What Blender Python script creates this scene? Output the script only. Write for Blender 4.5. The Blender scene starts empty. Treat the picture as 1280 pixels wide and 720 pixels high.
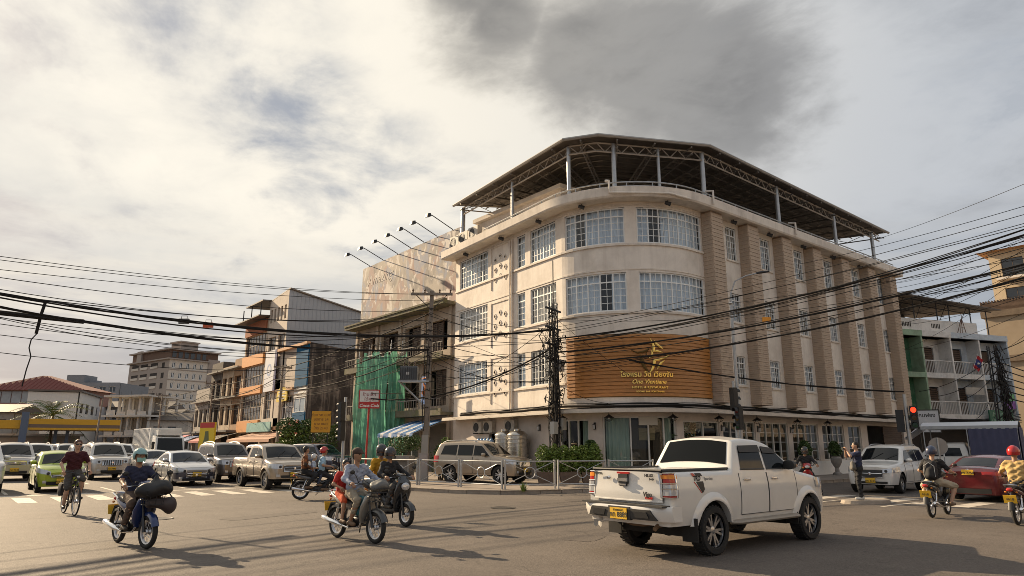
import bpy, bmesh, math, random
import numpy as np
from mathutils import Vector, Matrix, Euler
R = math.radians
rnd = random.Random(7)
scene = bpy.context.scene
COL = scene.collection
# ------------------------------------------------------------------ camera
cam_d = bpy.data.cameras.new('camera')
cam = bpy.data.objects.new('camera', cam_d)
COL.objects.link(cam)
cam.location = (0, 0, 1.68)
cam.rotation_euler = (R(90 + 13.11), 0, R(-39.2))
cam_d.sensor_width = 36.0
cam_d.lens = 23.9
cam_d.clip_start = 0.1
cam_d.clip_end = 4000
scene.camera = cam
# ------------------------------------------------------------------ light and sky
SUN_EL = 24.5
SUN_AZ = (-0.211, 0.977)          # where the sun stands, along the left street
sun_d = bpy.data.lights.new('sun', 'SUN')
sun = bpy.data.objects.new('sun', sun_d)
COL.objects.link(sun)
sun_d.energy = 3.9
sun_d.angle = R(0.5)
sun_d.color = (1.0, 0.775, 0.505)
_sd = Vector((SUN_AZ[0] * math.cos(R(SUN_EL)), SUN_AZ[1] * math.cos(R(SUN_EL)), math.sin(R(SUN_EL))))
sun.rotation_euler = _sd.to_track_quat('Z', 'Y').to_euler()
scene.view_settings.view_transform = 'Standard'
scene.view_settings.look = 'None'
scene.view_settings.exposure = 1.2
scene.view_settings.gamma = 1.0
scene.cycles.max_bounces = 6
scene.cycles.pixel_filter_type = 'BLACKMAN_HARRIS'
scene.cycles.filter_width = 0.85
scene.cycles.use_denoising = True
scene.cycles.denoiser = 'OPENIMAGEDENOISE'
scene.cycles.denoising_input_passes = 'RGB_ALBEDO_NORMAL'
scene.cycles.denoising_prefilter = 'ACCURATE'
scene.cycles.transparent_max_bounces = 10
scene.cycles.caustics_reflective = False
scene.cycles.caustics_refractive = False
scene.cycles.sample_clamp_indirect = 6.0
world = bpy.data.worlds.new('World')
scene.world = world
world.use_nodes = True
def build_world():
 nt = world.node_tree
 N, L = nt.nodes, nt.links
 N.clear()
 def nd(t, **kw):
  n = N.new(t)
  for k, v in kw.items():
   setattr(n, k, v)
  return n
 def mth(op, a, b=None, c=None, clamp=False):
  n = nd('ShaderNodeMath', operation=op)
  n.use_clamp = clamp
  for i, x in enumerate((a, b, c)):
   if x is None:
    continue
   if isinstance(x, (int, float)):
    n.inputs[i].default_value = x
   else:
    L.new(x, n.inputs[i])
  return n.outputs[0]
 def mixc(f, a, b):
  n = nd('ShaderNodeMix', data_type='RGBA')
  if isinstance(f, (int, float)):
   n.inputs[0].default_value = f
  else:
   L.new(f, n.inputs[0])
  for i, x in ((6, a), (7, b)):
   if isinstance(x, tuple):
    n.inputs[i].default_value = (*x, 1)
   else:
    L.new(x, n.inputs[i])
  return n.outputs[2]
 def rng(x, a, b, c=0.0, d=1.0):
  n = nd('ShaderNodeMapRange', interpolation_type='SMOOTHSTEP')
  L.new(x, n.inputs[0])
  for i, v in enumerate((a, b, c, d)):
   n.inputs[i + 1].default_value = v
  return n.outputs[0]
 out = nd('ShaderNodeOutputWorld')
 bg = nd('ShaderNodeBackground')
 L.new(bg.outputs[0], out.inputs[0])
 sky = nd('ShaderNodeTexSky', sky_type='NISHITA')
 sky.sun_disc = False
 sky.sun_elevation = R(SUN_EL)
 sky.sun_rotation = math.atan2(SUN_AZ[0], SUN_AZ[1])
 sky.air_density = 1.3
 sky.dust_density = 2.0
 tc = nd('ShaderNodeTexCoord')
 d = tc.outputs['Generated']
 sep = nd('ShaderNodeSeparateXYZ')
 L.new(d, sep.inputs[0])
 z = mth('MAXIMUM', sep.outputs[2], 0.0)
 zz = mth('ADD', z, 0.16)
 comb = nd('ShaderNodeCombineXYZ')
 L.new(mth('DIVIDE', sep.outputs[0], zz), comb.inputs[0])
 L.new(mth('DIVIDE', sep.outputs[1], zz), comb.inputs[1])
 comb.inputs[2].default_value = 3.7
 def noise(scale, detail, rough, dist, stretch=None, off=(0, 0, 0)):
  mp = nd('ShaderNodeMapping')
  L.new(comb.outputs[0], mp.inputs[0])
  if stretch:
   mp.inputs['Rotation'].default_value = (0, 0, stretch[0])
   mp.inputs['Scale'].default_value = (stretch[1], stretch[2], 1)
  mp.inputs['Location'].default_value = off
  n = nd('ShaderNodeTexNoise')
  n.inputs['Scale'].default_value = scale
  n.inputs['Detail'].default_value = detail
  n.inputs['Roughness'].default_value = rough
  n.inputs['Distortion'].default_value = dist
  L.new(mp.outputs[0], n.inputs['Vector'])
  return n.outputs[0]
 sh_ = Vector((SUN_AZ[0], SUN_AZ[1])) * 0.16
 W1 = (0.35, 0.95, 0.8)
 n1 = noise(0.95, 11, 0.58, 0.25, W1, (1.3, 0.2, 0))
 n1s = noise(0.95, 11, 0.58, 0.25, W1, (1.3 + sh_.x, 0.2 + sh_.y, 0))
 n2 = noise(3.1, 9, 0.62, 0.4, W1, (4.2, 0.4, 0))
 n3 = noise(0.5, 7, 0.55, 0.3, None, (7.5, 2.2, 0))
 def dot(v):
  v = Vector(v).normalized()
  n = nd('ShaderNodeVectorMath', operation='DOT_PRODUCT')
  L.new(d, n.inputs[0])
  n.inputs[1].default_value = v
  return n.outputs['Value']
 BANK = [(0.46, 0.66, 0.60), (0.50, 0.65, 0.57), (0.60, 0.59, 0.535), (0.68, 0.53, 0.51), (0.745, 0.475, 0.47)]
 sunward = dot(_sd)
 glow = rng(sunward, 0.15, 0.97)
 glow2 = rng(sunward, 0.72, 0.99)
 rough = mth('ADD', mth('MULTIPLY', mth('SUBTRACT', n1, 0.5), 0.26), mth('MULTIPLY', mth('SUBTRACT', n2, 0.5), 0.10))
 # heavy grey cloud bank standing over the corner, its edge broken up by the noise
 near = None
 for v_ in BANK:
  q = dot(v_)
  near = q if near is None else mth('MAXIMUM', near, q)
 ang = mth('ADD', mth('ARCCOSINE', near), mth('MULTIPLY', rough, -1.7))
 heavy = rng(ang, 0.14, 0.045)
 cover = rng(mth('ADD', n1, mth('MULTIPLY', mth('SUBTRACT', n2, 0.5), 0.42)), 0.345, 0.54)
 cover = mth('MAXIMUM', cover, mth('MULTIPLY', rng(sunward, 0.8, 0.3), 0.55))
 cover = mth('MULTIPLY', cover, rng(mth('ADD', z, mth('MULTIPLY', mth('SUBTRACT', n2, 0.5), 0.25)), 0.06, 0.34, 0.0, 1.0))
 cover = mth('MAXIMUM', cover, rng(ang, 0.30, 0.17))
 thick = rng(mth('ADD', n3, mth('MULTIPLY', mth('SUBTRACT', n2, 0.5), 0.55)), 0.36, 0.66)
 # the side of each billow that faces the sun is brighter
 relief = mth('ADD', mth('MULTIPLY', mth('SUBTRACT', n1, n1s), 3.2), 0.45, None, True)
 relief = mth('ADD', mth('MULTIPLY', relief, 0.75), mth('MULTIPLY', n2, 0.3), None, True)
 shd = mth('MULTIPLY', thick, mth('SUBTRACT', 1.25, relief), None, True)
 lit = mixc(glow, (0.245, 0.255, 0.27), (0.465, 0.43, 0.365))
 shade = mixc(glow, (0.125, 0.134, 0.15), (0.20, 0.205, 0.21))
 lit = mixc(rng(sunward, 0.0, -0.9), lit, (0.42, 0.40, 0.37))     # unseen sky opposite the sun brightened, as face-lit cloud, to fill shaded walls
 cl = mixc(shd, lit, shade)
 cl = mixc(mth('MULTIPLY', heavy, rng(mth('ADD', n2, relief), 0.35, 1.2, 1.0, 0.66)), cl, (0.062, 0.061, 0.062))
 cl = mixc(mth('MULTIPLY', glow2, 0.55), cl, (0.46, 0.435, 0.385))
 skyc = nd('ShaderNodeMix', data_type='RGBA', blend_type='MULTIPLY')
 skyc.inputs[0].default_value = 1.0
 L.new(sky.outputs[0], skyc.inputs[6])
 skyc.inputs[7].default_value = (0.040, 0.034, 0.0295, 1)
 gap = mixc(0.86, skyc.outputs[2], (0.165, 0.182, 0.21))
 final = mixc(mth('MULTIPLY', cover, 0.95), gap, cl)
 mp = nd('ShaderNodeMapping')
 mp.inputs['Scale'].default_value = (2.2, 2.2, 19)
 L.new(d, mp.inputs[0])
 ns = nd('ShaderNodeTexNoise')
 ns.inputs['Scale'].default_value = 1.3
 ns.inputs['Detail'].default_value = 9
 ns.inputs['Roughness'].default_value = 0.6
 ns.inputs['Distortion'].default_value = 0.3
 L.new(mp.outputs[0], ns.inputs['Vector'])
 low = mth('MULTIPLY', rng(ns.outputs[0], 0.44, 0.62), rng(z, 0.34, 0.12))
 final = mixc(mth('MULTIPLY', low, 0.85), final, mixc(glow, (0.25, 0.25, 0.25), (0.42, 0.385, 0.325)))
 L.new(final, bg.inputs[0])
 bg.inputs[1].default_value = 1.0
build_world()
# ------------------------------------------------------------------ materials
_mats = {}
def mat(name, col, rough=0.7, metal=0.0, var=0.0, vscale=3.0, bump=0.0, bscale=30.0, coat=0.0, dirt=None, dscale=0.6,
  damt=0.5, spec=0.5, emit=0.0, stretch=None, alpha=1.0, streak=None, sk_amt=0.5):
 if name in _mats:
  return _mats[name]
 m = bpy.data.materials.new(name)
 m.use_nodes = True
 nt = m.node_tree
 N, L = nt.nodes, nt.links
 p = N['Principled BSDF']
 p.inputs['Base Color'].default_value = (*col, 1)
 p.inputs['Roughness'].default_value = rough
 p.inputs['Metallic'].default_value = metal
 p.inputs['Specular IOR Level'].default_value = spec
 p.inputs['Coat Weight'].default_value = coat
 p.inputs['Coat Roughness'].default_value = 0.08
 p.inputs['Alpha'].default_value = alpha
 if emit:
  p.inputs['Emission Color'].default_value = (*col, 1)
  p.inputs['Emission Strength'].default_value = emit
 if var or bump or dirt:
  tc = N.new('ShaderNodeTexCoord')
  vec = tc.outputs['Object']
  if stretch:
   mp = N.new('ShaderNodeMapping')
   mp.inputs['Scale'].default_value = stretch
   L.new(vec, mp.inputs[0])
   vec = mp.outputs[0]
 cur = None
 if var:
  n = N.new('ShaderNodeTexNoise')
  n.inputs['Scale'].default_value = vscale
  n.inputs['Detail'].default_value = 6
  n.inputs['Roughness'].default_value = 0.65
  L.new(vec, n.inputs['Vector'])
  mr = N.new('ShaderNodeMapRange')
  mr.inputs[1].default_value = 0.25
  mr.inputs[2].default_value = 0.75
  mr.inputs[3].default_value = 1 - var
  mr.inputs[4].default_value = 1 + var
  L.new(n.outputs[0], mr.inputs[0])
  hv = N.new('ShaderNodeHueSaturation')
  hv.inputs['Color'].default_value = (*col, 1)
  L.new(mr.outputs[0], hv.inputs['Value'])
  cur = hv.outputs[0]
 if dirt:
  n = N.new('ShaderNodeTexNoise')
  n.inputs['Scale'].default_value = dscale
  n.inputs['Detail'].default_value = 9
  n.inputs['Roughness'].default_value = 0.7
  n.inputs['Distortion'].default_value = 0.3
  L.new(vec, n.inputs['Vector'])
  mr = N.new('ShaderNodeMapRange')
  mr.inputs[1].default_value = 0.48
  mr.inputs[2].default_value = 0.72
  mr.inputs[3].default_value = 0
  mr.inputs[4].default_value = damt
  L.new(n.outputs[0], mr.inputs[0])
  mx = N.new('ShaderNodeMix')
  mx.data_type = 'RGBA'
  L.new(mr.outputs[0], mx.inputs[0])
  if cur:
   L.new(cur, mx.inputs[6])
  else:
   mx.inputs[6].default_value = (*col, 1)
  mx.inputs[7].default_value = (*dirt, 1)
  cur = mx.outputs[2]
 if streak:
  for scl, lo_, hi_ in (((2.6, 2.6, 0.16), 0.5, 0.75), ((0.5, 0.5, 0.35), 0.52, 0.7)):
   mp = N.new('ShaderNodeMapping')
   mp.inputs['Scale'].default_value = scl
   L.new(tc.outputs['Object'], mp.inputs[0])
   n = N.new('ShaderNodeTexNoise')
   n.inputs['Scale'].default_value = 1.0
   n.inputs['Detail'].default_value = 8
   n.inputs['Roughness'].default_value = 0.65
   L.new(mp.outputs[0], n.inputs['Vector'])
   mr = N.new('ShaderNodeMapRange')
   for i_, v_ in enumerate((lo_, hi_, 0, sk_amt)):
    mr.inputs[i_ + 1].default_value = v_
   L.new(n.outputs[0], mr.inputs[0])
   mx = N.new('ShaderNodeMix')
   mx.data_type = 'RGBA'
   L.new(mr.outputs[0], mx.inputs[0])
   L.new(cur, mx.inputs[6])
   mx.inputs[7].default_value = (*streak, 1)
   cur = mx.outputs[2]
 if cur:
  L.new(cur, p.inputs['Base Color'])
 if bump:
  n = N.new('ShaderNodeTexNoise')
  n.inputs['Scale'].default_value = bscale
  n.inputs['Detail'].default_value = 5
  L.new(vec, n.inputs['Vector'])
  b = N.new('ShaderNodeBump')
  b.inputs['Strength'].default_value = bump
  b.inputs['Distance'].default_value = 0.02
  L.new(n.outputs[0], b.inputs['Height'])
  L.new(b.outputs[0], p.inputs['Normal'])
 _mats[name] = m
 return m
def glass_mat(name, tint=(0.9, 0.95, 1.0), refl=0.12):
 if name in _mats:
  return _mats[name]
 m = bpy.data.materials.new(name)
 m.use_nodes = True
 N, L = m.node_tree.nodes, m.node_tree.links
 N.clear()
 o = N.new('ShaderNodeOutputMaterial')
 t = N.new('ShaderNodeBsdfTransparent')
 t.inputs[0].default_value = (*tint, 1)
 g = N.new('ShaderNodeBsdfGlossy')
 g.inputs['Roughness'].default_value = 0.015
 lw = N.new('ShaderNodeFresnel')
 lw.inputs[0].default_value = 1.5
 ad = N.new('ShaderNodeMath')
 ad.operation = 'ADD'
 ad.use_clamp = True
 ad.inputs[1].default_value = refl
 ge = N.new('ShaderNodeNewGeometry')
 io = N.new('ShaderNodeMapRange')      # the node inverts its index on back faces: hand it the inverse there
 io.inputs[3].default_value, io.inputs[4].default_value = 1.5, 1 / 1.5
 L.new(ge.outputs['Backfacing'], io.inputs[0])
 L.new(io.outputs[0], lw.inputs[0])
 L.new(lw.outputs[0], ad.inputs[0])
 mx = N.new('ShaderNodeMixShader')
 L.new(ad.outputs[0], mx.inputs[0])
 L.new(t.outputs[0], mx.inputs[1])
 L.new(g.outputs[0], mx.inputs[2])
 L.new(mx.outputs[0], o.inputs[0])
 _mats[name] = m
 return m
def mats_common():
 M = {}
 M['cream'] = mat('cream_render', (0.77, 0.705, 0.63), 0.85, var=0.10, vscale=1.2, streak=(0.46, 0.39, 0.33), sk_amt=0.42, bump=0.12, bscale=22, dirt=(0.36, 0.29, 0.22), dscale=0.55, damt=0.38)
 M['cream_trim'] = mat('cream_trim', (0.74, 0.67, 0.59), 0.8, streak=(0.36, 0.31, 0.27), sk_amt=0.45, var=0.08, vscale=1.5, dirt=(0.33, 0.28, 0.23), dscale=0.8, damt=0.35)
 M['white_frame'] = mat('white_window_paint', (0.80, 0.81, 0.80), 0.4)
 M['glass'] = glass_mat('window_glass', (0.93, 0.97, 1.0), 0.03)
 M['shopglass'] = glass_mat('shop_glass', (0.75, 0.82, 0.8), -0.01)
 M['curtain'] = mat('curtain_cloth', (0.66, 0.73, 0.80), 0.95, var=0.25, vscale=3, stretch=(6, 6, 0.3))
 M['green_curtain'] = mat('sage_curtain', (0.42, 0.49, 0.44), 0.95, var=0.2, vscale=3, stretch=(6, 6, 0.3))
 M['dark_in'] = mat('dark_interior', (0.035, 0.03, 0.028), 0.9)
 M['brick'] = mat('tan_brick', (0.48, 0.375, 0.285), 0.9, var=0.08, vscale=4, dirt=(0.40, 0.31, 0.235), dscale=0.7, damt=0.25)
 M['wood'] = mat('varnished_wood', (0.43, 0.185, 0.047), 0.45, var=0.28, vscale=2.5, stretch=(1.2, 1.2, 9), bump=0.05, bscale=14)
 M['gold'] = mat('gold_metal', (1.0, 0.70, 0.20), 0.32, 1.0)
 M['bronze'] = mat('dark_bronze', (0.12, 0.075, 0.025), 0.4, 0.8)
 M['steel'] = mat('galvanised_steel', (0.42, 0.43, 0.44), 0.45, 0.7, var=0.15, vscale=5)
 M['roof_metal'] = mat('roof_sheet', (0.12, 0.10, 0.085), 0.55, 0.3, var=0.2, vscale=2, dirt=(0.11, 0.08, 0.06), damt=0.5)
 M['concrete'] = mat('grey_concrete', (0.27, 0.25, 0.225), 0.9, var=0.18, vscale=2.5, bump=0.2, bscale=30, dirt=(0.10, 0.085, 0.07), dscale=0.8, damt=0.55)
 M['black'] = mat('black_plastic', (0.018, 0.018, 0.019), 0.5)
 M['rubber'] = mat('tyre_rubber', (0.022, 0.021, 0.02), 0.85, var=0.2, vscale=12)
 M['cable'] = mat('cable_sheath', (0.03, 0.028, 0.027), 0.9, spec=0.15)
 M['chrome'] = mat('chrome', (0.75, 0.75, 0.76), 0.12, 1.0)
 M['alloy'] = mat('alloy', (0.55, 0.55, 0.56), 0.3, 0.9)
 M['dark_metal'] = mat('dark_metal', (0.06, 0.06, 0.062), 0.45, 0.7)
 M['car_glass'] = mat('car_glass', (0.008, 0.010, 0.012), 0.04, 0, spec=0.3)
 M['lamp_glass'] = mat('headlamp_glass', (0.55, 0.57, 0.6), 0.08, 0.35, spec=0.8)
 M['red_lens'] = mat('red_lens', (0.45, 0.02, 0.015), 0.15, spec=0.8)
 M['orange_lens'] = mat('orange_lens', (0.75, 0.25, 0.03), 0.2)
 M['plate'] = mat('yellow_plate', (0.78, 0.47, 0.03), 0.5)
 M['ink'] = mat('black_ink', (0.015, 0.015, 0.015), 0.6)
 M['white'] = mat('white_paint', (0.78, 0.77, 0.74), 0.5, var=0.05)
 M['leaf'] = mat('leaf', (0.060, 0.105, 0.025), 0.6, var=0.5, vscale=4)
 M['leaf_y'] = mat('bright_leaf', (0.13, 0.19, 0.03), 0.55, var=0.4, vscale=5)
 M['bark'] = mat('bark', (0.12, 0.085, 0.055), 0.9, var=0.3, vscale=8, bump=0.4)
 return M
# ------------------------------------------------------------------ geometry helpers
class MB:
 """collects shapes, then links them as one mesh object"""
 def __init__(s):
  s.v, s.f, s.m = [], [], []
  s.T = None
  s.cur = 0
 def add(s, vs, fs, m=None):
  o = len(s.v)
  if s.T is not None:
   vs = [s.T @ Vector(p) for p in vs]
  s.v.extend([tuple(p) for p in vs])
  s.f.extend([tuple(i + o for i in f) for f in fs])
  s.m.extend([s.cur if m is None else m] * len(fs))
  return s
 def box(s, x0, y0, z0, x1, y1, z1, m=None):
  x0, x1 = min(x0, x1), max(x0, x1)
  y0, y1 = min(y0, y1), max(y0, y1)
  z0, z1 = min(z0, z1), max(z0, z1)
  return s.add([(x0, y0, z0), (x1, y0, z0), (x1, y1, z0), (x0, y1, z0), (x0, y0, z1), (x1, y0, z1), (x1, y1, z1), (x0, y1, z1)],
      [(0, 3, 2, 1), (4, 5, 6, 7), (0, 1, 5, 4), (1, 2, 6, 5), (2, 3, 7, 6), (3, 0, 4, 7)], m)
 def cbox(s, c, d, rz=0.0, m=None, rx=0.0, ry=0.0):
  M = Matrix.Translation(c) @ Euler((rx, ry, rz)).to_matrix().to_4x4()
  a, b, e = d[0] / 2, d[1] / 2, d[2] / 2
  vs = [M @ Vector(p) for p in [(-a, -b, -e), (a, -b, -e), (a, b, -e), (-a, b, -e), (-a, -b, e), (a, -b, e), (a, b, e), (-a, b, e)]]
  return s.add(vs, [(0, 3, 2, 1), (4, 5, 6, 7), (0, 1, 5, 4), (1, 2, 6, 5), (2, 3, 7, 6), (3, 0, 4, 7)], m)
 def hexa(s, lo, hi, m=None):
  """lo / hi: four points each"""
  return s.add(list(lo) + list(hi), [(0, 3, 2, 1), (4, 5, 6, 7), (0, 1, 5, 4), (1, 2, 6, 5), (2, 3, 7, 6), (3, 0, 4, 7)], m)
 def poly(s, pts, m=None):
  return s.add(pts, [tuple(range(len(pts)))], m)
 def grid(s, rows, m=None, flip=False):
  n = len(rows[0])
  vs = [p for r in rows for p in r]
  fs = []
  for i in range(len(rows) - 1):
   for j in range(n - 1):
    a, b, c, d = i * n + j, i * n + j + 1, (i + 1) * n + j + 1, (i + 1) * n + j
    fs.append((a, d, c, b) if flip else (a, b, c, d))
  return s.add(vs, fs, m)
 def tube(s, pts, r, n=6, m=None, cap=True):
  pts = [Vector(p) for p in pts]
  rs = r if isinstance(r, (list, tuple)) else [r] * len(pts)
  rings = []
  up = None
  for i, p in enumerate(pts):
   t = (pts[min(i + 1, len(pts) - 1)] - pts[max(i - 1, 0)])
   if t.length < 1e-9:
    t = Vector((0, 0, 1))
   t.normalize()
   if up is None:
    up = Vector((0, 0, 1)) if abs(t.z) < 0.9 else Vector((1, 0, 0))
   a = t.cross(up)
   if a.length < 1e-6:
    a = t.cross(Vector((0.3, 1, 0.2)))
   a.normalize()
   b = a.cross(t).normalized()
   up = b
   rings.append([p + (a * math.cos(2 * math.pi * k / n) + b * math.sin(2 * math.pi * k / n)) * rs[i] for k in range(n)])
  vs = [q for rg in rings for q in rg]
  fs = []
  for i in range(len(rings) - 1):
   for k in range(n):
    k2 = (k + 1) % n
    fs.append((i * n + k, i * n + k2, (i + 1) * n + k2, (i + 1) * n + k))
  if cap:
   fs.append(tuple(range(n - 1, -1, -1)))
   o = (len(rings) - 1) * n
   fs.append(tuple(o + k for k in range(n)))
  return s.add(vs, fs, m)
 def lathe(s, prof, n=16, c=(0, 0, 0), axis='z', m=None, cap=False):
  vs = []
  for (r, h) in prof:
   for k in range(n):
    a = 2 * math.pi * k / n
    x, y = r * math.cos(a), r * math.sin(a)
    if axis == 'z':
     q = (c[0] + x, c[1] + y, c[2] + h)
    elif axis == 'y':
     q = (c[0] + x, c[1] + h, c[2] + y)
    else:
     q = (c[0] + h, c[1] + x, c[2] + y)
    vs.append(q)
  fs = []
  for i in range(len(prof) - 1):
   for k in range(n):
    k2 = (k + 1) % n
    f = (i * n + k, i * n + k2, (i + 1) * n + k2, (i + 1) * n + k)
    fs.append(f if axis != 'y' else f[::-1])
  if cap:
   fs.append(tuple(range(n)))
   fs.append(tuple((len(prof) - 1) * n + k for k in range(n)))
  return s.add(vs, fs, m)
 def loft(s, secs, n=12, m=None, p=2.4):
  """secs: (center, half_w, half_h, [dir]) ; super-ellipse rings across y / local up along a path in xz"""
  rings = []
  for i, sec in enumerate(secs):
   c = Vector(sec[0])
   a = Vector(secs[max(i - 1, 0)][0])
   b = Vector(secs[min(i + 1, len(secs) - 1)][0])
   t = (b - a)
   if t.length < 1e-9:
    t = Vector((1, 0, 0))
   t.normalize()
   side = Vector((0, 1, 0))
   if abs(t.dot(side)) > 0.9:
    side = Vector((1, 0, 0))
   upv = t.cross(side).normalized() * -1
   side = upv.cross(t).normalized() * 1
   ring = []
   for k in range(n):
    q = 2 * math.pi * k / n
    cx, cy = math.cos(q), math.sin(q)
    sx = math.copysign(abs(cx) ** (2 / p), cx)
    sy = math.copysign(abs(cy) ** (2 / p), cy)
    ring.append(c + side * (sx * sec[1]) + upv * (sy * sec[2]))
   rings.append(ring)
  vs = [q for rg in rings for q in rg]
  fs = []
  for i in range(len(rings) - 1):
   for k in range(n):
    k2 = (k + 1) % n
    fs.append((i * n + k, i * n + k2, (i + 1) * n + k2, (i + 1) * n + k))
  fs.append(tuple(range(n - 1, -1, -1)))
  o = (len(rings) - 1) * n
  fs.append(tuple(o + k for k in range(n)))
  return s.add(vs, fs, m)
 def sphere(s, c, r, nu=12, nv=8, m=None):
  rx, ry, rz = r if isinstance(r, (tuple, list)) else (r, r, r)
  rows = []
  for i in range(nv + 1):
   t = math.pi * i / nv
   rows.append([(c[0] + rx * math.sin(t) * math.cos(2 * math.pi * k / nu), c[1] + ry * math.sin(t) * math.sin(2 * math.pi * k / nu),
       c[2] + rz * math.cos(t)) for k in range(nu + 1)])
  return s.grid(rows, m, flip=True)
 def mesh(s, name, mats, smooth=None):
  me = bpy.data.meshes.new(name)
  me.from_pydata(s.v, [], s.f)
  if not isinstance(mats, (list, tuple)):
   mats = [mats]
  for x in mats:
   me.materials.append(x)
  if len(mats) > 1:
   me.polygons.foreach_set('material_index', s.m)
  if smooth:
   me.polygons.foreach_set('use_smooth', [True] * len(s.f))
   me.update()
   me.set_sharp_from_angle(angle=R(smooth))
  me.update()
  return me
 def build(s, name, mats, parent=None, smooth=None, fix=False):
  me = s.mesh(name, mats, smooth)
  if fix:
   bm = bmesh.new()
   bm.from_mesh(me)
   bmesh.ops.remove_doubles(bm, verts=bm.verts, dist=1e-5)
   bmesh.ops.recalc_face_normals(bm, faces=bm.faces)
   bm.to_mesh(me)
   bm.free()
  return link(name, me, parent)
def link(name, data, parent=None):
 o = bpy.data.objects.new(name, data)
 COL.objects.link(o)
 if parent is not None:
  o.parent = parent
 return o
def tag(o, label, cat, group=None, kind=None):
 if label:
  o['label'] = label
 if cat:
  o['category'] = cat
 if group:
  o['group'] = group
 if kind:
  o['kind'] = kind
 return o
def thing(name, label, cat, loc=(0, 0, 0), rz=0.0, group=None):
 o = bpy.data.objects.new(name, None)
 COL.objects.link(o)
 o.location = loc
 o.rotation_euler = (0, 0, rz)
 o.empty_display_size = 0.2
 return tag(o, label, cat, group)
def struct(o):
 o['kind'] = 'structure'
 return o
def dup(root, loc, rz=0.0, label=None, group=None, scale=None):
 r = root.copy()
 COL.objects.link(r)
 r.location = loc
 r.rotation_euler = (0, 0, rz)
 if scale:
  r.scale = scale
 if label:
  r['label'] = label
 if group:
  r['group'] = group
 for ch in list(root.children):
  c = ch.copy()
  COL.objects.link(c)
  c.parent = r
  for g in list(ch.children):
   d = g.copy()
   COL.objects.link(d)
   d.parent = c
 return r
def inst(o, parent, loc=None, rot=None, scale=None):
 c = o.copy()
 COL.objects.link(c)
 c.parent = parent
 if loc is not None:
  c.location = loc
 if rot is not None:
  c.rotation_euler = rot
 if scale is not None:
  c.scale = scale
 return c
def text_geo(txt, size=1.0, ext=0.01, shear=0.0, align='CENTER', bold=0.0, space=1.0):
 """vertices / faces of a piece of lettering in the XY plane"""
 cu = bpy.data.curves.new('lettering', 'FONT')
 cu.body = txt
 cu.size = size
 cu.extrude = ext
 cu.shear = shear
 cu.offset = bold
 cu.space_character = space
 cu.align_x = align
 cu.resolution_u = 3
 ob = bpy.data.objects.new('lettering', cu)
 COL.objects.link(ob)
 dg = bpy.context.evaluated_depsgraph_get()
 me = bpy.data.meshes.new_from_object(ob.evaluated_get(dg))
 vs = [tuple(v.co) for v in me.vertices]
 fs = [tuple(p.vertices) for p in me.polygons]
 bpy.data.objects.remove(ob)
 bpy.data.curves.remove(cu)
 bpy.data.meshes.remove(me)
 return vs, fs
def put_text(name, txt, material, parent, loc, rot, size, ext=0.004, shear=0.0, align='CENTER', bold=0.0, space=1.0, fn=None):
 vs, fs = text_geo(txt, size, ext, shear, align, bold, space)
 mb = MB()
 if fn:
  mb.add([fn(p) for p in vs], fs)
  return mb.build(name, material, parent)
 mb.add(vs, fs)
 o = mb.build(name, material, parent)
 o.location = loc
 o.rotation_euler = rot
 return o
MT = mats_common()
CURT = [MT['curtain'], mat('curtain_pale', (0.80, 0.81, 0.82), 0.95, var=0.2, vscale=3, stretch=(6, 6, 0.3)), mat('curtain_beige', (0.66, 0.60, 0.52), 0.95, var=0.25, vscale=3, stretch=(6, 6, 0.3))]
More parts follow.
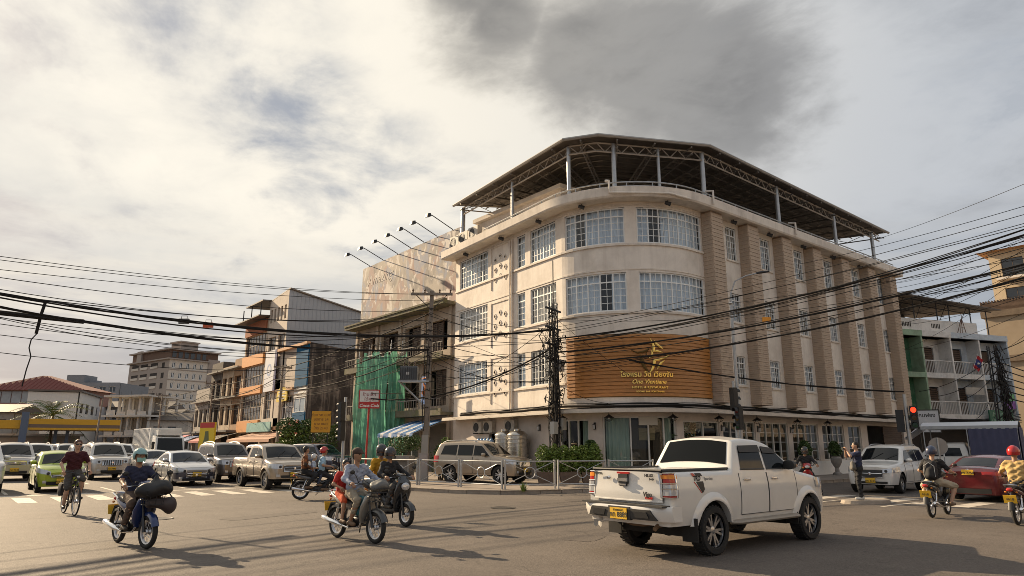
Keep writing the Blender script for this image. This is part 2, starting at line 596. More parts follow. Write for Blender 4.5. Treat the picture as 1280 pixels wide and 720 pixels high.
# ================================================================== ground
def asphalt():
 m = bpy.data.materials.new('asphalt')
 m.use_nodes = True
 N, L = m.node_tree.nodes, m.node_tree.links
 p = N['Principled BSDF']
 tc = N.new('ShaderNodeTexCoord')
 def noise(sc, det, rg, stretch=None, dist=0.0):
  n = N.new('ShaderNodeTexNoise')
  n.inputs['Scale'].default_value = sc
  n.inputs['Detail'].default_value = det
  n.inputs['Roughness'].default_value = rg
  n.inputs['Distortion'].default_value = dist
  if stretch:
   mp = N.new('ShaderNodeMapping')
   mp.inputs['Scale'].default_value = stretch[:3]
   mp.inputs['Rotation'].default_value = (0, 0, stretch[3])
   L.new(tc.outputs['Object'], mp.inputs[0])
   L.new(mp.outputs[0], n.inputs['Vector'])
  else:
   L.new(tc.outputs['Object'], n.inputs['Vector'])
  return n.outputs[0]
 def ramp(x, a, b, c, d):
  mr = N.new('ShaderNodeMapRange')
  L.new(x, mr.inputs[0])
  for i, v in enumerate((a, b, c, d)):
   mr.inputs[i + 1].default_value = v
  return mr.outputs[0]
 def mul(a, b):
  n = N.new('ShaderNodeMath')
  n.operation = 'MULTIPLY'
  L.new(a, n.inputs[0])
  L.new(b, n.inputs[1])
  return n.outputs[0]
 big = ramp(noise(0.22, 5, 0.6), 0.3, 0.7, 0.84, 1.16)
 med = ramp(noise(1.7, 8, 0.7, None, 0.4), 0.3, 0.75, 1.08, 0.9)
 streak = ramp(noise(1.0, 5, 0.6, (0.07, 0.9, 1, R(-8))), 0.35, 0.7, 1.05, 0.93)
 streak2 = ramp(noise(1.0, 4, 0.6, (1.0, 0.05, 1, R(6))), 0.35, 0.7, 1.05, 0.92)
 fine = mul(ramp(noise(40, 3, 0.8), 0.28, 0.72, 0.52, 1.48), ramp(noise(14, 4, 0.75), 0.3, 0.7, 0.74, 1.26))
 spots = mul(ramp(noise(3.2, 3, 0.55), 0.66, 0.74, 1.0, 0.66), ramp(noise(0.9, 5, 0.6, None, 0.6), 0.62, 0.72, 1.0, 0.8))
 vo = N.new('ShaderNodeTexVoronoi')
 vo.feature = 'DISTANCE_TO_EDGE'
 vo.inputs['Scale'].default_value = 0.23
 dn = N.new('ShaderNodeTexNoise')
 dn.inputs['Scale'].default_value = 1.3
 dn.inputs['Detail'].default_value = 6
 L.new(tc.outputs['Object'], dn.inputs['Vector'])
 vm = N.new('ShaderNodeVectorMath')
 vm.operation = 'MULTIPLY_ADD'
 L.new(dn.outputs['Color'], vm.inputs[0])
 vm.inputs[1].default_value = (1.6, 1.6, 0)
 L.new(tc.outputs['Object'], vm.inputs[2])
 L.new(vm.outputs[0], vo.inputs['Vector'])
 crack = ramp(vo.outputs['Distance'], 0.001, 0.006, 0.72, 1.0)
 v = mul(mul(mul(mul(big, med), mul(streak, streak2)), mul(fine, spots)), crack)
 hv = N.new('ShaderNodeHueSaturation')
 hv.inputs['Color'].default_value = (0.120, 0.101, 0.086, 1)
 L.new(v, hv.inputs['Value'])
 L.new(hv.outputs[0], p.inputs['Base Color'])
 p.inputs['Roughness'].default_value = 0.78
 p.inputs['Specular IOR Level'].default_value = 0.35
 b = N.new('ShaderNodeBump')
 b.inputs['Strength'].default_value = 0.6
 b.inputs['Distance'].default_value = 0.02
 L.new(noise(34, 4, 0.75), b.inputs['Height'])
 L.new(b.outputs[0], p.inputs['Normal'])
 return m
g = MB()
g.poly([(-900, -300, 0), (1500, -300, 0), (1500, 1500, 0), (-900, 1500, 0)])
struct(g.build('road', asphalt()))
pave_m = mat('pavement', (0.24, 0.20, 0.165), 0.9, var=0.2, vscale=1.6, bump=0.2, bscale=35, dirt=(0.12, 0.10, 0.08), damt=0.5)
kerb_m = mat('kerb_concrete', (0.33, 0.28, 0.23), 0.9, var=0.2, vscale=3, dirt=(0.14, 0.11, 0.085), dscale=1.2, damt=0.6)
edge = [(14.1, 200), (14.1, 60), (14.1, 24.4), (14.35, 22.4), (14.9, 20.9), (15.7, 19.9), (17.0, 19.2), (18.7, 18.75), (21.5, 17.6), (24.5, 16.6),
  (28, 16.3), (60, 16.3), (200, 16.3)]
g = MB()
g.poly([(x, y, 0.125) for x, y in edge[::-1]] + [(14.1, 200, 0.125)] + [(200, 200, 0.125)])
struct(g.build('pavement', pave_m))
g = MB()
def offset_path(pts, d):
 out = []
 for i, p in enumerate(pts):
  a = Vector(pts[max(i - 1, 0)])
  b = Vector(pts[min(i + 1, len(pts) - 1)])
  t = (b - a).normalized()
  n = Vector((t.y, -t.x))
  out.append((p[0] + n.x * d, p[1] + n.y * d))
 return out
# kerb stones, each its own piece; the run is walked metre by metre
def walk(pts, step):
 res = []
 for a, b in zip(pts[:-1], pts[1:]):
  a, b = Vector(a), Vector(b)
  n = max(1, round((b - a).length / step))
  for k in range(n):
   res.append((a.lerp(b, k / n), a.lerp(b, (k + 1) / n)))
 return res
kerb_root = struct(bpy.data.objects.new('kerb', None))
COL.objects.link(kerb_root)
near = [p for p in edge if p[1] < 61 and p[0] < 61]
near[0] = (14.1, 46)
for a, b in walk(near, 1.0):
 t = (b - a).normalized()
 n = Vector((t.y, -t.x))     # towards the road side is -n for this winding
 j = rnd.uniform(-0.012, 0.012)
 a2, b2 = a + t * 0.012, b - t * 0.012
 o_, i_ = -0.02 + j, 0.16
 h = 0.14 + rnd.uniform(-0.008, 0.008)
 q = MB()
 s = -1
 lo = [a2 + n * (s * i_), b2 + n * (s * i_), b2 - n * (s * o_), a2 - n * (s * o_)]
 q.hexa([(p.x, p.y, -0.02) for p in lo], [(p.x, p.y, h) for p in lo])
 q.build('kerb_stone', kerb_m, kerb_root, fix=True)
paint = mat('road_paint', (0.52, 0.47, 0.40), 0.7, var=0.12, vscale=6, dirt=(0.16, 0.13, 0.105), dscale=2.2, damt=0.85)
cross = struct(bpy.data.objects.new('zebra_crossing', None))
COL.objects.link(cross)
for k in range(13):
 u = -2.2 + k * 1.05
 MB().box(u, 26.0, 0.003, u + 0.5, 28.6, 0.0045).build('painted_stripe', paint, cross)
for k in range(8):
 v = 7.4 + k * 1.05
 MB().box(22.6, v, 0.003, 25.0, v + 0.5, 0.0045).build('painted_stripe', paint, cross)
ln = MB()
ln.box(-2.0, 29.6, 0.003, 13.0, 29.95, 0.0045)
struct(ln.build('stop_line', paint))
for u in (2.0, 5.4, 8.0):
 ln = MB()
 for k in range(9):
  ln.box(u - 0.06, 31 + k * 6, 0.003, u + 0.06, 34 + k * 6, 0.0045)
 struct(ln.build('lane_line', paint))
ln = MB()
ln.box(21.2, 10.98, 0.003, 23.8, 11.1, 0.0045)
ln.box(21.0, 9.0, 0.003, 23.6, 9.12, 0.0045)
struct(ln.build('island_line', paint))
patch_m = mat('repair_asphalt', (0.085, 0.07, 0.06), 0.85, var=0.3, vscale=14, bump=0.5, bscale=60)
for u, v, a, b, rz in ((13.2, 10.4, 1.5, 0.9, 0.1), (6.6, 17.6, 2.6, 0.7, 0.3), (0.6, 9.8, 1.2, 1.7, 0.15), (16.6, 16.0, 2.2, 0.8, -0.3), (9.6, 9.6, 0.9, 0.6, 0.4)):
 q = MB()
 q.T = Matrix.Translation((u, v, 0)) @ Matrix.Rotation(rz, 4, 'Z')
 n_ = 28
 q.add([(a / 2 * math.copysign(abs(math.cos(t)) ** 0.35, math.cos(t)) + rnd.uniform(-.03, .03), b / 2 * math.copysign(abs(math.sin(t)) ** 0.35, math.sin(t)) + rnd.uniform(-.03, .03), 0.004) for t in [2 * math.pi * k / n_ for k in range(n_)]], [tuple(range(n_))])
 struct(q.build('asphalt_patch', patch_m))
isl = MB()
ring = [(22.25 + 1.05 * math.cos(a) * (1 + 0.05 * math.sin(3 * a)), 10.05 + 0.62 * math.sin(a)) for a in [2 * math.pi * k / 20 for k in range(20)]]
lo = [(x, y, -0.01) for x, y in ring]
hi = [(22.25 + (x - 22.25) * 0.93, 10.05 + (y - 10.05) * 0.93, 0.09) for x, y in ring]
isl.add(lo + hi, [(k, (k + 1) % 20, 20 + (k + 1) % 20, 20 + k) for k in range(20)] + [tuple(range(20, 40))])
struct(isl.build('traffic_island', kerb_m))
# ================================================================== corner hotel
AC = (27.6, 24.2)
AR = 4.6
SL = math.hypot(1.0, 10.9)
SA = AR * math.pi / 2
S_END = SL + SA + 22.9
def P(s, z, d=0.0):
 """point on the street wall: s metres along it from its left end, z up, d out of the wall"""
 if s <= SL:
  t = s / SL
  x, y = 24.0 - t * 1.0, 35.1 - t * 10.9
  nx, ny = -0.9958, -0.0914 * 0.0
  return (x + nx * d, y + ny * d, z)
 if s <= SL + SA:
  a = math.pi + (s - SL) / AR
  return (AC[0] + (AR + d) * math.cos(a), AC[1] + (AR + d) * math.sin(a), z)
 return (AC[0] + (s - SL - SA), AC[1] - AR - d, z)
def s_cuts(s0, s1, step=0.42):
 c = [s0]
 for b in (SL, SL + SA):
  if s0 < b < s1:
   c.append(b)
 a0, a1 = max(s0, SL), min(s1, SL + SA)
 if a1 - a0 > step:
  n = math.ceil((a1 - a0) / step)
  c += [a0 + (a1 - a0) * k / n for k in range(1, n)]
 c.append(s1)
 return sorted(set(round(x, 4) for x in c))
def fbox(mb, s0, s1, z0, z1, d0, d1, m=None, step=0.42):
 cs = s_cuts(s0, s1, step)
 rows = []
 for s in cs:
  rows.append([P(s, z0, d0), P(s, z0, d1), P(s, z1, d1), P(s, z1, d0)])
 n = len(rows)
 vs = [p for r in rows for p in r]
 fs = []
 for i in range(n - 1):
  for k in range(4):
   k2 = (k + 1) % 4
   fs.append((i * 4 + k, (i + 1) * 4 + k, (i + 1) * 4 + k2, i * 4 + k2))
 fs.append((0, 1, 2, 3))
 o = (n - 1) * 4
 fs.append((o + 3, o + 2, o + 1, o))
 mb.add(vs, fs, m)
def fwall(mb, openings, s0, s1, z0, z1, depth=0.16, m=0):
 cs = set(s_cuts(s0, s1))
 zs = {z0, z1}
 for (a, b, c, d) in openings:
  cs |= {round(a, 4), round(b, 4)}
  zs |= {c, d}
 cs, zs = sorted(cs), sorted(zs)
 for i in range(len(cs) - 1):
  for j in range(len(zs) - 1):
   sm, zm = (cs[i] + cs[i + 1]) / 2, (zs[j] + zs[j + 1]) / 2
   if any(a < sm < b and c < zm < d for a, b, c, d in openings):
    continue
   mb.add([P(cs[i], zs[j]), P(cs[i + 1], zs[j]), P(cs[i + 1], zs[j + 1]), P(cs[i], zs[j + 1])], [(0, 1, 2, 3)], m)
 for (a, b, c, d) in openings:
  cc = [x for x in cs if a - 1e-6 <= x <= b + 1e-6]
  for x0, x1 in zip(cc[:-1], cc[1:]):
   mb.add([P(x0, c), P(x1, c), P(x1, c, -depth), P(x0, c, -depth)], [(0, 1, 2, 3)], m)
   mb.add([P(x0, d), P(x1, d), P(x1, d, -depth), P(x0, d, -depth)], [(3, 2, 1, 0)], m)
  for x, f in ((a, 1), (b, 0)):
   q = [P(x, c), P(x, d), P(x, d, -depth), P(x, c, -depth)]
   mb.add(q, [(0, 1, 2, 3) if f else (3, 2, 1, 0)], m)
hotel = thing('corner_hotel', 'four storey cream corner hotel with rounded front, brick piers and steel roof canopy', 'hotel')
openings = []
wins = []
ROWS = {'t': (11.31, 13.12), 'm': (7.97, 9.84), 'b': (4.72, 6.52)}
for f, (z0, z1) in ROWS.items():
 wins.append((SL - 10.45 + 0.0, SL - 7.1, z0, z1, 5))       # far left
 wins.append((SL - 4.05, SL - 3.25, z0, z1, 1))
 wins.append((SL - 2.75, SL - 0.5, z0, z1, 4))
for f in 'tm':
 z0, z1 = ROWS[f]
 wins.append((SL + R(3.0) * AR, SL + R(43.2) * AR, z0, z1, 5))
 wins.append((SL + R(50.6) * AR, SL + SA + 0.82, z0, z1, 7))
RU = [30.62, 33.97, 37.62, 41.22, 44.98, 48.8]
for u in RU:
 for f, h in (('t', 13.1), ('m', 9.48), ('b', 6.2)):
  z0 = ROWS[f][0]
  s = SL + SA + u - 27.6
  wins.append((s, s + 0.98, z0, h, 2))
openings = [(a, b, c, d) for a, b, c, d, n in wins]
w = MB()
fwall(w, openings, 0, S_END, 3.3, 13.42)
# end walls
x0, y0, _ = P(0, 0)
w.poly([(x0, y0, 3.3), (x0, y0, 13.42), (x0 + 18, y0 + 0.6, 13.42), (x0 + 18, y0 + 0.6, 3.3)])
x1, y1, _ = P(S_END, 0)
w.poly([(x1, y1, 0), (x1, y1 + 16, 0), (x1, y1 + 16, 13.42), (x1, y1, 13.42)])
w.build('wall', MT['cream'], hotel)
shop_open = [(SL - 6.85, SL - 5.85, 0.13, 2.35), (10.55, 12.36, 0.13, 2.92), (13.05, 16.5, 0.35, 3.02), (16.88, 19.45, 1.0, 2.85)]
shop_open += [(19.75, 22.6, 0.9, 2.9), (22.95, 25.75, 0.9, 2.9), (26.2, 29.0, 0.9, 2.9), (29.5, 32.1, 0.9, 2.9), (32.65, 34.3, 0.2, 2.9), (35.2, 40.6, 0.13, 2.95)]
w = MB()
fwall(w, shop_open, 0, S_END, 0.0, 3.3, 0.2)
w.build('shopfront_wall', mat('shop_wall', (0.66, 0.585, 0.52), 0.85, var=0.1, vscale=1.5, dirt=(0.3, 0.25, 0.2), damt=0.35), hotel)
# dark rooms behind: inner shell following the street wall, plus floors
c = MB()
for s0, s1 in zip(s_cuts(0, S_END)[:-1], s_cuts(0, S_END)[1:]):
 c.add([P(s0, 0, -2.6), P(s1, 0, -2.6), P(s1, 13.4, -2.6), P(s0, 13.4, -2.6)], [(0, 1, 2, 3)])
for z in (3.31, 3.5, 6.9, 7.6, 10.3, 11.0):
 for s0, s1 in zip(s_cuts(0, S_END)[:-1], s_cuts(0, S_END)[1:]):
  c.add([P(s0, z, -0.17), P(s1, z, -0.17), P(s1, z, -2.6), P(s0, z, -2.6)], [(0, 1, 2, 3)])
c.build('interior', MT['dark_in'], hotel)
def window(s0, s1, z0, z1, n, parent):
 mb = MB()
 b = 0.055
 d0, d1 = -0.13, -0.06
 fbox(mb, s0, s1, z0, z0 + b, d0, d1)
 fbox(mb, s0, s1, z1 - b, z1, d0, d1)
 zt = z1 - (z1 - z0) * 0.24
 cols = [s0 + (s1 - s0) * k / n for k in range(n + 1)]
 for k, s in enumerate(cols):
  wd = b if 0 < k < n else b
  a = s if k == 0 else (s - wd if k == n else s - wd / 2)
  fbox(mb, a, a + wd, z0 + b, z1 - b, d0 - 0.002, d1 + 0.004)
 fbox(mb, s0 + b, s1 - b, zt - 0.03, zt + 0.03, d0 + 0.002, d1 - 0.003)
 w = mb.build('window', MT['white_frame'], parent)
 mt = MB()
 r = 0.012
 for k in range(n):
  a, e = cols[k] + b / 2, cols[k + 1] - b / 2
  mid = (a + e) / 2
  fbox(mt, mid - r, mid + r, z0 + b, z1 - b, -0.115, -0.075, step=1)
  for q in range(1, 4):
   z = z0 + b + (zt - z0 - b) * q / 4
   fbox(mt, a, e, z - r, z + r, -0.113, -0.077, step=1)
  for (p0, p1) in ((z0 + b, zt - 0.03), (zt + 0.03, z1 - b)):
   g_ = MB()
   g_.add([P(a, p0, -0.095), P(e, p0, -0.095), P(e, p1, -0.095), P(a, p1, -0.095)], [(0, 1, 2, 3)])
   g_.build('pane', MT['glass'], w)
 mt.build('glazing_bars', MT['white_frame'], w)
 # drawn curtains with folds
 cu = MB()
 rows = []
 nn = max(8, int((s1 - s0) / 0.055))
 ph = rnd.uniform(0, 6)
 gap = rnd.choice([None, None, 0.5, 0.35, 0.62, 0.8, 0.2])
 for i in range(nn + 1):
  s = s0 - 0.05 + (s1 - s0 + 0.1) * i / nn
  d = -0.30 - 0.035 * math.sin(i * 1.9 + ph) - 0.015 * math.sin(i * 0.83)
  rows.append([P(s, z0 - 0.05, d), P(s, z1 + 0.05, d * 0.97)])
 if gap and n > 1:
  k, w_ = int(nn * gap), rnd.choice([1, 3, int(nn * 0.16)])
  cu.grid(rows[:max(2, k)])
  if nn - k - w_ > 2:
   cu.grid(rows[k + w_:])
 else:
  cu.grid(rows)
 cu.build('curtain', rnd.choice([CURT[0], CURT[0], CURT[1], CURT[2]]), w, smooth=80)
 return w
for (a, b, c_, d, n) in wins:
 window(a, b, c_, d, n, hotel)
# sills, string courses
for z in (11.17, 7.83, 4.58):
 tr = MB()
 fbox(tr, 0.02, SL + SA + 0.85 if z > 5 else 11.1, z, z + 0.1, 0.0, 0.075)
 tr.build('string_course', MT['cream_trim'], hotel)
for z in (13.2, 9.95):
 tr = MB()
 fbox(tr, 0.02, SL + SA + 0.85, z, z + 0.07, 0.0, 0.03)
 tr.build('string_course', MT['cream_trim'], hotel)
for u in RU:
 for z in (11.21, 7.87, 4.62):
  s = SL + SA + u - 27.6
  tr = MB()
  fbox(tr, s - 0.08, s + 1.06, z, z + 0.09, 0, 0.07)
  tr.build('sill', MT['cream_trim'], hotel)
# cornice with its deep soffit
co = MB()
cuts = s_cuts(-0.5, S_END + 0.5)
secs = [(13.4, -0.02), (13.36, 0.86), (13.44, 0.92), (13.86, 0.95), (13.9, 0.86), (13.82, -1.2)]
co.grid([[P(s, z, d) for z, d in secs] for s in cuts])
for s, fl in ((cuts[0], 0), (cuts[-1], 1)):
 co.poly([P(s, z, d) for z, d in (secs if fl else secs[::-1])])
co.build('cornice', MT['cream_trim'], hotel, smooth=30)
rf = MB()
rf.poly([P(s, 13.8, -1.1) for s in cuts[::-1]] + [(24.5, 52, 13.8), (51, 52, 13.8)][:0] + [(25.0, 46, 13.8), (50.5, 46, 13.8)])
rf.build('roof_slab', MT['concrete'], hotel)
# brick piers
pier_u = [28.5, 31.85, 35.33, 38.82, 42.42, 46.15, 49.45]
pm = MB()
H0, H1 = 3.72, 13.36
course = 0.105
nz = int((H1 - H0) / course)
for k in range(nz):
 z = H0 + k * course
 off = 0.0 if k % 2 else 0.25
 for face in ('f', 'l', 'r'):
  L_ = 1.0 if face == 'f' else 0.58
  x = -off
  while x < L_ - 0.02:
   a, b = max(x, 0) + 0.003, min(x + 0.5, L_) - 0.003
   x += 0.5
   if b - a < 0.03:
    continue
   p = 0.016 + 0.016 * (k % 2) + rnd.uniform(0, 0.006)
   if face == 'f':
    pm.box(a, -0.58 - p, z + 0.005, b, -0.56, z + course - 0.005)
   elif face == 'l':
    pm.box(-p, -a, z + 0.005, 0.02, -b, z + course - 0.005)
   else:
    pm.box(0.98, -a, z + 0.005, 1.0 + p, -b, z + course - 0.005)
brick_me = pm.mesh('brick_courses', MT['brick'])
core_me = MB().box(0.0, -0.575, H0 + 0.004, 1.0, 0.0, H1).mesh('pier', mat('mortar', (0.27, 0.2, 0.15), 0.95))
for u in pier_u:
 o = link('pier', core_me, hotel)
 o.location = (u, 19.6, 0)
 b = link('brick_courses', brick_me, o)
 b['kind'] = 'stuff'
# decorative panels with square holes between the left windows
for z0 in (10.55, 7.2, 4.0):
 dp = MB()
 s0, s1 = SL - 6.7, SL - 4.75
 fbox(dp, s0, s0 + 0.06, z0, z0 + 2.6, 0, 0.05)
 fbox(dp, s1 - 0.06, s1, z0, z0 + 2.6, 0, 0.05)
 fbox(dp, s0 + 0.06, s1 - 0.06, z0 + 2.52, z0 + 2.6, 0, 0.045)
 fr = dp.build('panel_frame', MT['cream_trim'], hotel)
 for i in range(3):
  for j in range(3):
   ho = MB()
   sc = s0 + 0.45 + i * 0.52
   zc = z0 + 0.55 + j * 0.6 + (0.16 if i % 2 else 0)
   for q in range(4):
    a0, a1 = math.pi / 2 * q, math.pi / 2 * (q + 1)
    pa = (sc + 0.15 * math.cos(a0), zc + 0.17 * math.sin(a0))
    pb = (sc + 0.15 * math.cos(a1), zc + 0.17 * math.sin(a1))
    ia = (sc + 0.1 * math.cos(a0), zc + 0.115 * math.sin(a0))
    ib = (sc + 0.1 * math.cos(a1), zc + 0.115 * math.sin(a1))
    ho.add([P(*pa, 0.04), P(*pb, 0.04), P(*ib, 0.04), P(*ia, 0.04), P(*ia, 0.004), P(*ib, 0.004), P(*pa, 0), P(*pb, 0)],
      [(0, 1, 2, 3), (3, 2, 5, 4), (0, 6, 7, 1)], 0)
   ho.add([P(sc + 0.1 * math.cos(math.pi / 2 * q), zc + 0.115 * math.sin(math.pi / 2 * q), 0.004) for q in range(4)], [(0, 1, 2, 3)], 1)
   ho.build('pierced_block', [MT['cream_trim'], MT['dark_in']], fr)
pp = MB()
for s in (SL - 4.62, SL - 4.42):
 pp.tube([P(s, 3.4, 0.09), P(s, 13.1, 0.09)], 0.045, 8)
pp.tube([P(SL + 2.9, 14.15, 0.99), P(SL + 2.9, 13.55, 1.03), P(SL + 3.4, 13.5, 1.03), P(SL + 5.3, 13.52, 1.03), P(SL + 6.3, 13.4, 1.0)], 0.055, 8)
pp.tube([P(SL + 2.9, 14.15, 0.98), P(SL + 2.75, 14.25, 0.8)], 0.07, 8)
for s in (SL + SA + 0.6, SL + SA + 8.6):
 pp.tube([P(s, 14.3, 0.6), P(s, 14.2, 1.02), P(s, 13.5, 1.02)], 0.055, 8)
pp.build('downpipe', MT['cream_trim'], hotel, smooth=50)
# roof terrace railing
rl = MB()
cc = s_cuts(4.2, S_END - 0.1)
for z, r in ((14.22, 0.035), (14.02, 0.02)):
 rl.tube([P(s, z, 0.55) for s in cc], r, 6)
s = 4.2
while s < S_END:
 rl.tube([P(s, 13.84, 0.55), P(s, 14.22, 0.55)], 0.022, 5)
 s += 1.15
rl.build('railing', MT['steel'], hotel)
# penthouse
ph = MB()
ph.box(24.9, 26.2, 13.8, 31.5, 34.0, 15.75)
ph.box(24.6, 25.9, 15.75, 31.9, 34.2, 16.0)
po = ph.build('penthouse', MT['cream'], hotel)
MB().box(24.86, 27.6, 14.75, 24.9, 30.6, 15.3).build('window', MT['dark_in'], po)
# ---- roof canopy
eave = [(23.2, 34.4), (22.0, 22.9), (22.95, 21.4), (28.3, 18.65), (50.8, 19.2)]
inner = [(30.0, 33.0), (29.2, 27.5), (29.6, 27.0), (32.0, 26.2), (50.8, 27.0)]
cp = MB()
n = len(eave)
va = [(x, y, 16.72) for x, y in eave] + [(x, y, 17.6) for x, y in inner]
for dz, fl in ((0.0, 1), (0.06, 0)):
 cp.add([(x, y, z + dz) for x, y, z in va], [((i, i + 1, n + i + 1, n + i) if not fl else (n + i, n + i + 1, i + 1, i)) for i in range(n - 1)])
cp.poly([(x, y, 17.6) for x, y in inner] + [(50.8, 42, 17.2), (30, 42, 17.2)])
can = cp.build('roof_canopy', MT['roof_metal'], hotel)
gt = MB()
gt.tube([(x, y, 16.72) for x, y in eave], 0.085, 6)
gt.build('gutter', mat('gutter', (0.33, 0.31, 0.29), 0.5, 0.4), can)
pu = MB()
for k in range(1, 9):
 t = k / 9
 pu.tube([Vector(va[i]).lerp(Vector(va[n + i]), t) - Vector((0, 0, 0.09)) for i in range(n)], 0.045, 4)
ds = [(Vector(va[i]).lerp(Vector(va[i + 1]), (k + 0.5) / m_), Vector(va[n + i]).lerp(Vector(va[n + i + 1]), (k + 0.5) / m_))
  for i, m_ in ((0, 6), (1, 1), (2, 3), (3, 12)) for k in range(m_)]
for a, b in ds:
 pu.tube([a - Vector((0, 0, 0.17)), b - Vector((0, 0, 0.17))], 0.05, 4)
 pu.tube([a - Vector((0, 0, 0.55)), b - Vector((0, 0, 0.75))], 0.04, 4)
 for q in range(6):
  p0 = a.lerp(b, q / 6) - Vector((0, 0, 0.17 if q % 2 else 0.6))
  p1 = a.lerp(b, (q + 1) / 6) - Vector((0, 0, 0.6 if q % 2 else 0.17))
  pu.tube([p0, p1], 0.022, 4)
pu.build('purlin', mat('purlin_steel', (0.18, 0.16, 0.14), 0.5, 0.4), can)
trs = MB()
ins = [(23.75, 34.2), (22.6, 23.1), (23.35, 21.9), (28.4, 19.25), (50.4, 19.75)]
for i in range(n - 1):
 a, b = Vector((*ins[i], 0)), Vector((*ins[i + 1], 0))
 for z in (16.6, 16.14):
  trs.tube([a + Vector((0, 0, z)), b + Vector((0, 0, z))], 0.045, 5)
 m_ = max(2, int((b - a).length / 0.42))
 for k in range(m_):
  z0, z1 = (16.14, 16.6) if k % 2 else (16.6, 16.14)
  trs.tube([a.lerp(b, k / m_) + Vector((0, 0, z0)), a.lerp(b, (k + 1) / m_) + Vector((0, 0, z1))], 0.026, 4)
trs.build('truss', mat('truss_paint', (0.42, 0.37, 0.32), 0.5, 0.2), can)
for (x, y, r) in [(23.8, 34.15, 0.15), (23.2, 28.4, 0.1), (22.65, 23.2, 0.11), (24.15, 21.5, 0.12), (26.3, 20.4, 0.085), (28.5, 19.3, 0.12), (36.0, 19.45, 0.12), (43.3, 19.6, 0.11), (49.2, 19.75, 0.12)]:
 MB().tube([(x, y, 13.82), (x, y, 16.62)], r, 10).build('canopy_post', MT['steel'], hotel, smooth=40)
# awning over the pavement
aw = MB()
fbox(aw, 0.3, S_END - 1.2, 3.22, 3.34, 0.0, 1.0)
fbox(aw, 0.3, S_END - 1.2, 3.16, 3.24, 0.94, 1.04)
aw.build('awning', mat('awning_paint', (0.55, 0.49, 0.42), 0.6, var=0.1, dirt=(0.25, 0.21, 0.17), dscale=1.2, damt=0.5), hotel)
# boarded sign
sg_s0, sg_s1 = 11.22, SL + SA + 0.8
sign = thing('restaurant_sign', 'curved varnished wood board sign with gold lettering on the hotel corner', 'sign')
MB_back = MB()
fbox(MB_back, sg_s0, sg_s1, 3.9, 6.85, 0.003, 0.03)
MB_back.build('backing', MT['bronze'], sign)
for k in range(17):
 sl = MB()
 z = 3.93 + k * 0.171
 j = rnd.uniform(-0.004, 0.004)
 cs = s_cuts(sg_s0, sg_s1, 0.5)
 sec = [(z, 0.03), (z, 0.088 + j), (z + 0.11, 0.078 + j), (z + 0.159, 0.058), (z + 0.159, 0.03)]
 sl.grid([[P(s, zz, d) for zz, d in sec] for s in cs])
 for s, fl in ((cs[0], 0), (cs[-1], 1)):
  sl.poly([P(s, zz, d) for zz, d in (sec if fl else sec[::-1])])
 sl.build('board', MT['wood'], sign)
def on_sign(sc, zc, d=0.115):
 return lambda p: P(sc + p[0], zc + p[1], d + p[2])
def on_sign_text(txt, sc, zc, size, **kw):
 return put_text('lettering', txt, MT['gold'], sign, None, None, size, fn=on_sign(sc, zc), ext=0.012, **kw)
on_sign_text('โรงแรม วัน เวียงจัน', 15.2, 4.82, 0.315, bold=0.006)
on_sign_text('One Vientiane', 15.25, 4.50, 0.27, shear=0.35, bold=0.004)
on_sign_text('HOTEL & RESTAURANT', 15.3, 4.28, 0.145, bold=0.003, space=1.1)
on_sign_text('ROOMS  BAR  FOR DINNER', 15.3, 4.10, 0.105, bold=0.002)
# the winged archer emblem
em = MB()
em_dark = MB()
def band(pts, ws):
 f = on_sign(0, 0)
 lo, hi = [], []
 for i, (x, y) in enumerate(pts):
  a = Vector(pts[max(i - 1, 0)])
  b = Vector(pts[min(i + 1, len(pts) - 1)])
  t = (b - a).normalized()
  nx, ny = -t.y, t.x
  lo.append((x - nx * ws[i], y - ny * ws[i]))
  hi.append((x + nx * ws[i], y + ny * ws[i]))
 r0 = [f((x, y, 0.02)) for x, y in lo]
 r1 = [f((x, y, 0.035)) for x, y in pts]
 r2 = [f((x, y, 0.02)) for x, y in hi]
 (em_dark if max(x for x, y in pts) < ec[0] + 0.02 else em).grid([r0, r1, r2])
ec = (15.35, 5.75)
for pts, ws in [([(0.0, 0.85), (0.12, 0.6), (0.2, 0.38), (0.17, 0.16), (0.33, 0.18), (0.62, 0.12)], [.005, .03, .06, .05, .05, .01]),
    ([(0.2, 0.75), (0.3, 0.55), (0.5, 0.4), (0.66, 0.28)], [.005, .04, .05, .008]),
    ([(0.95, 0.0), (0.75, -0.12), (0.45, -0.22), (0.2, -0.28), (0.16, -0.5), (0.05, -0.75), (-0.1, -0.95)], [.01, .03, .05, .06, .05, .04, .01]),
    ([(0.7, -0.26), (0.5, -0.42), (0.36, -0.62), (0.3, -0.72)], [.008, .05, .04, .006]),
    ([(0.05, 0.2), (0.1, 0.05), (0.05, -0.1), (-0.06, -0.16)], [.02, .04, .04, .02]),
    ([(-0.1, 0.2), (-0.2, 0.1), (-0.18, -0.08), (-0.06, -0.16)], [.015, .02, .02, .015]),
    ([(-0.9, 0.22), (-0.6, 0.1), (-0.3, 0.15), (-0.05, 0.28)], [.01, .04, .05, .03]),
    ([(-0.5, 0.0), (-0.4, -0.3), (-0.3, -0.6), (-0.12, -0.85)], [.02, .08, .06, .02])]:
 band([(ec[0] + x * 0.95, ec[1] + 0.08 + y * 0.95) for x, y in pts], [w_ * 1.15 for w_ in ws])
em.build('emblem', MT['gold'], sign)
em_dark.build('emblem_figure', MT['bronze'], sign)
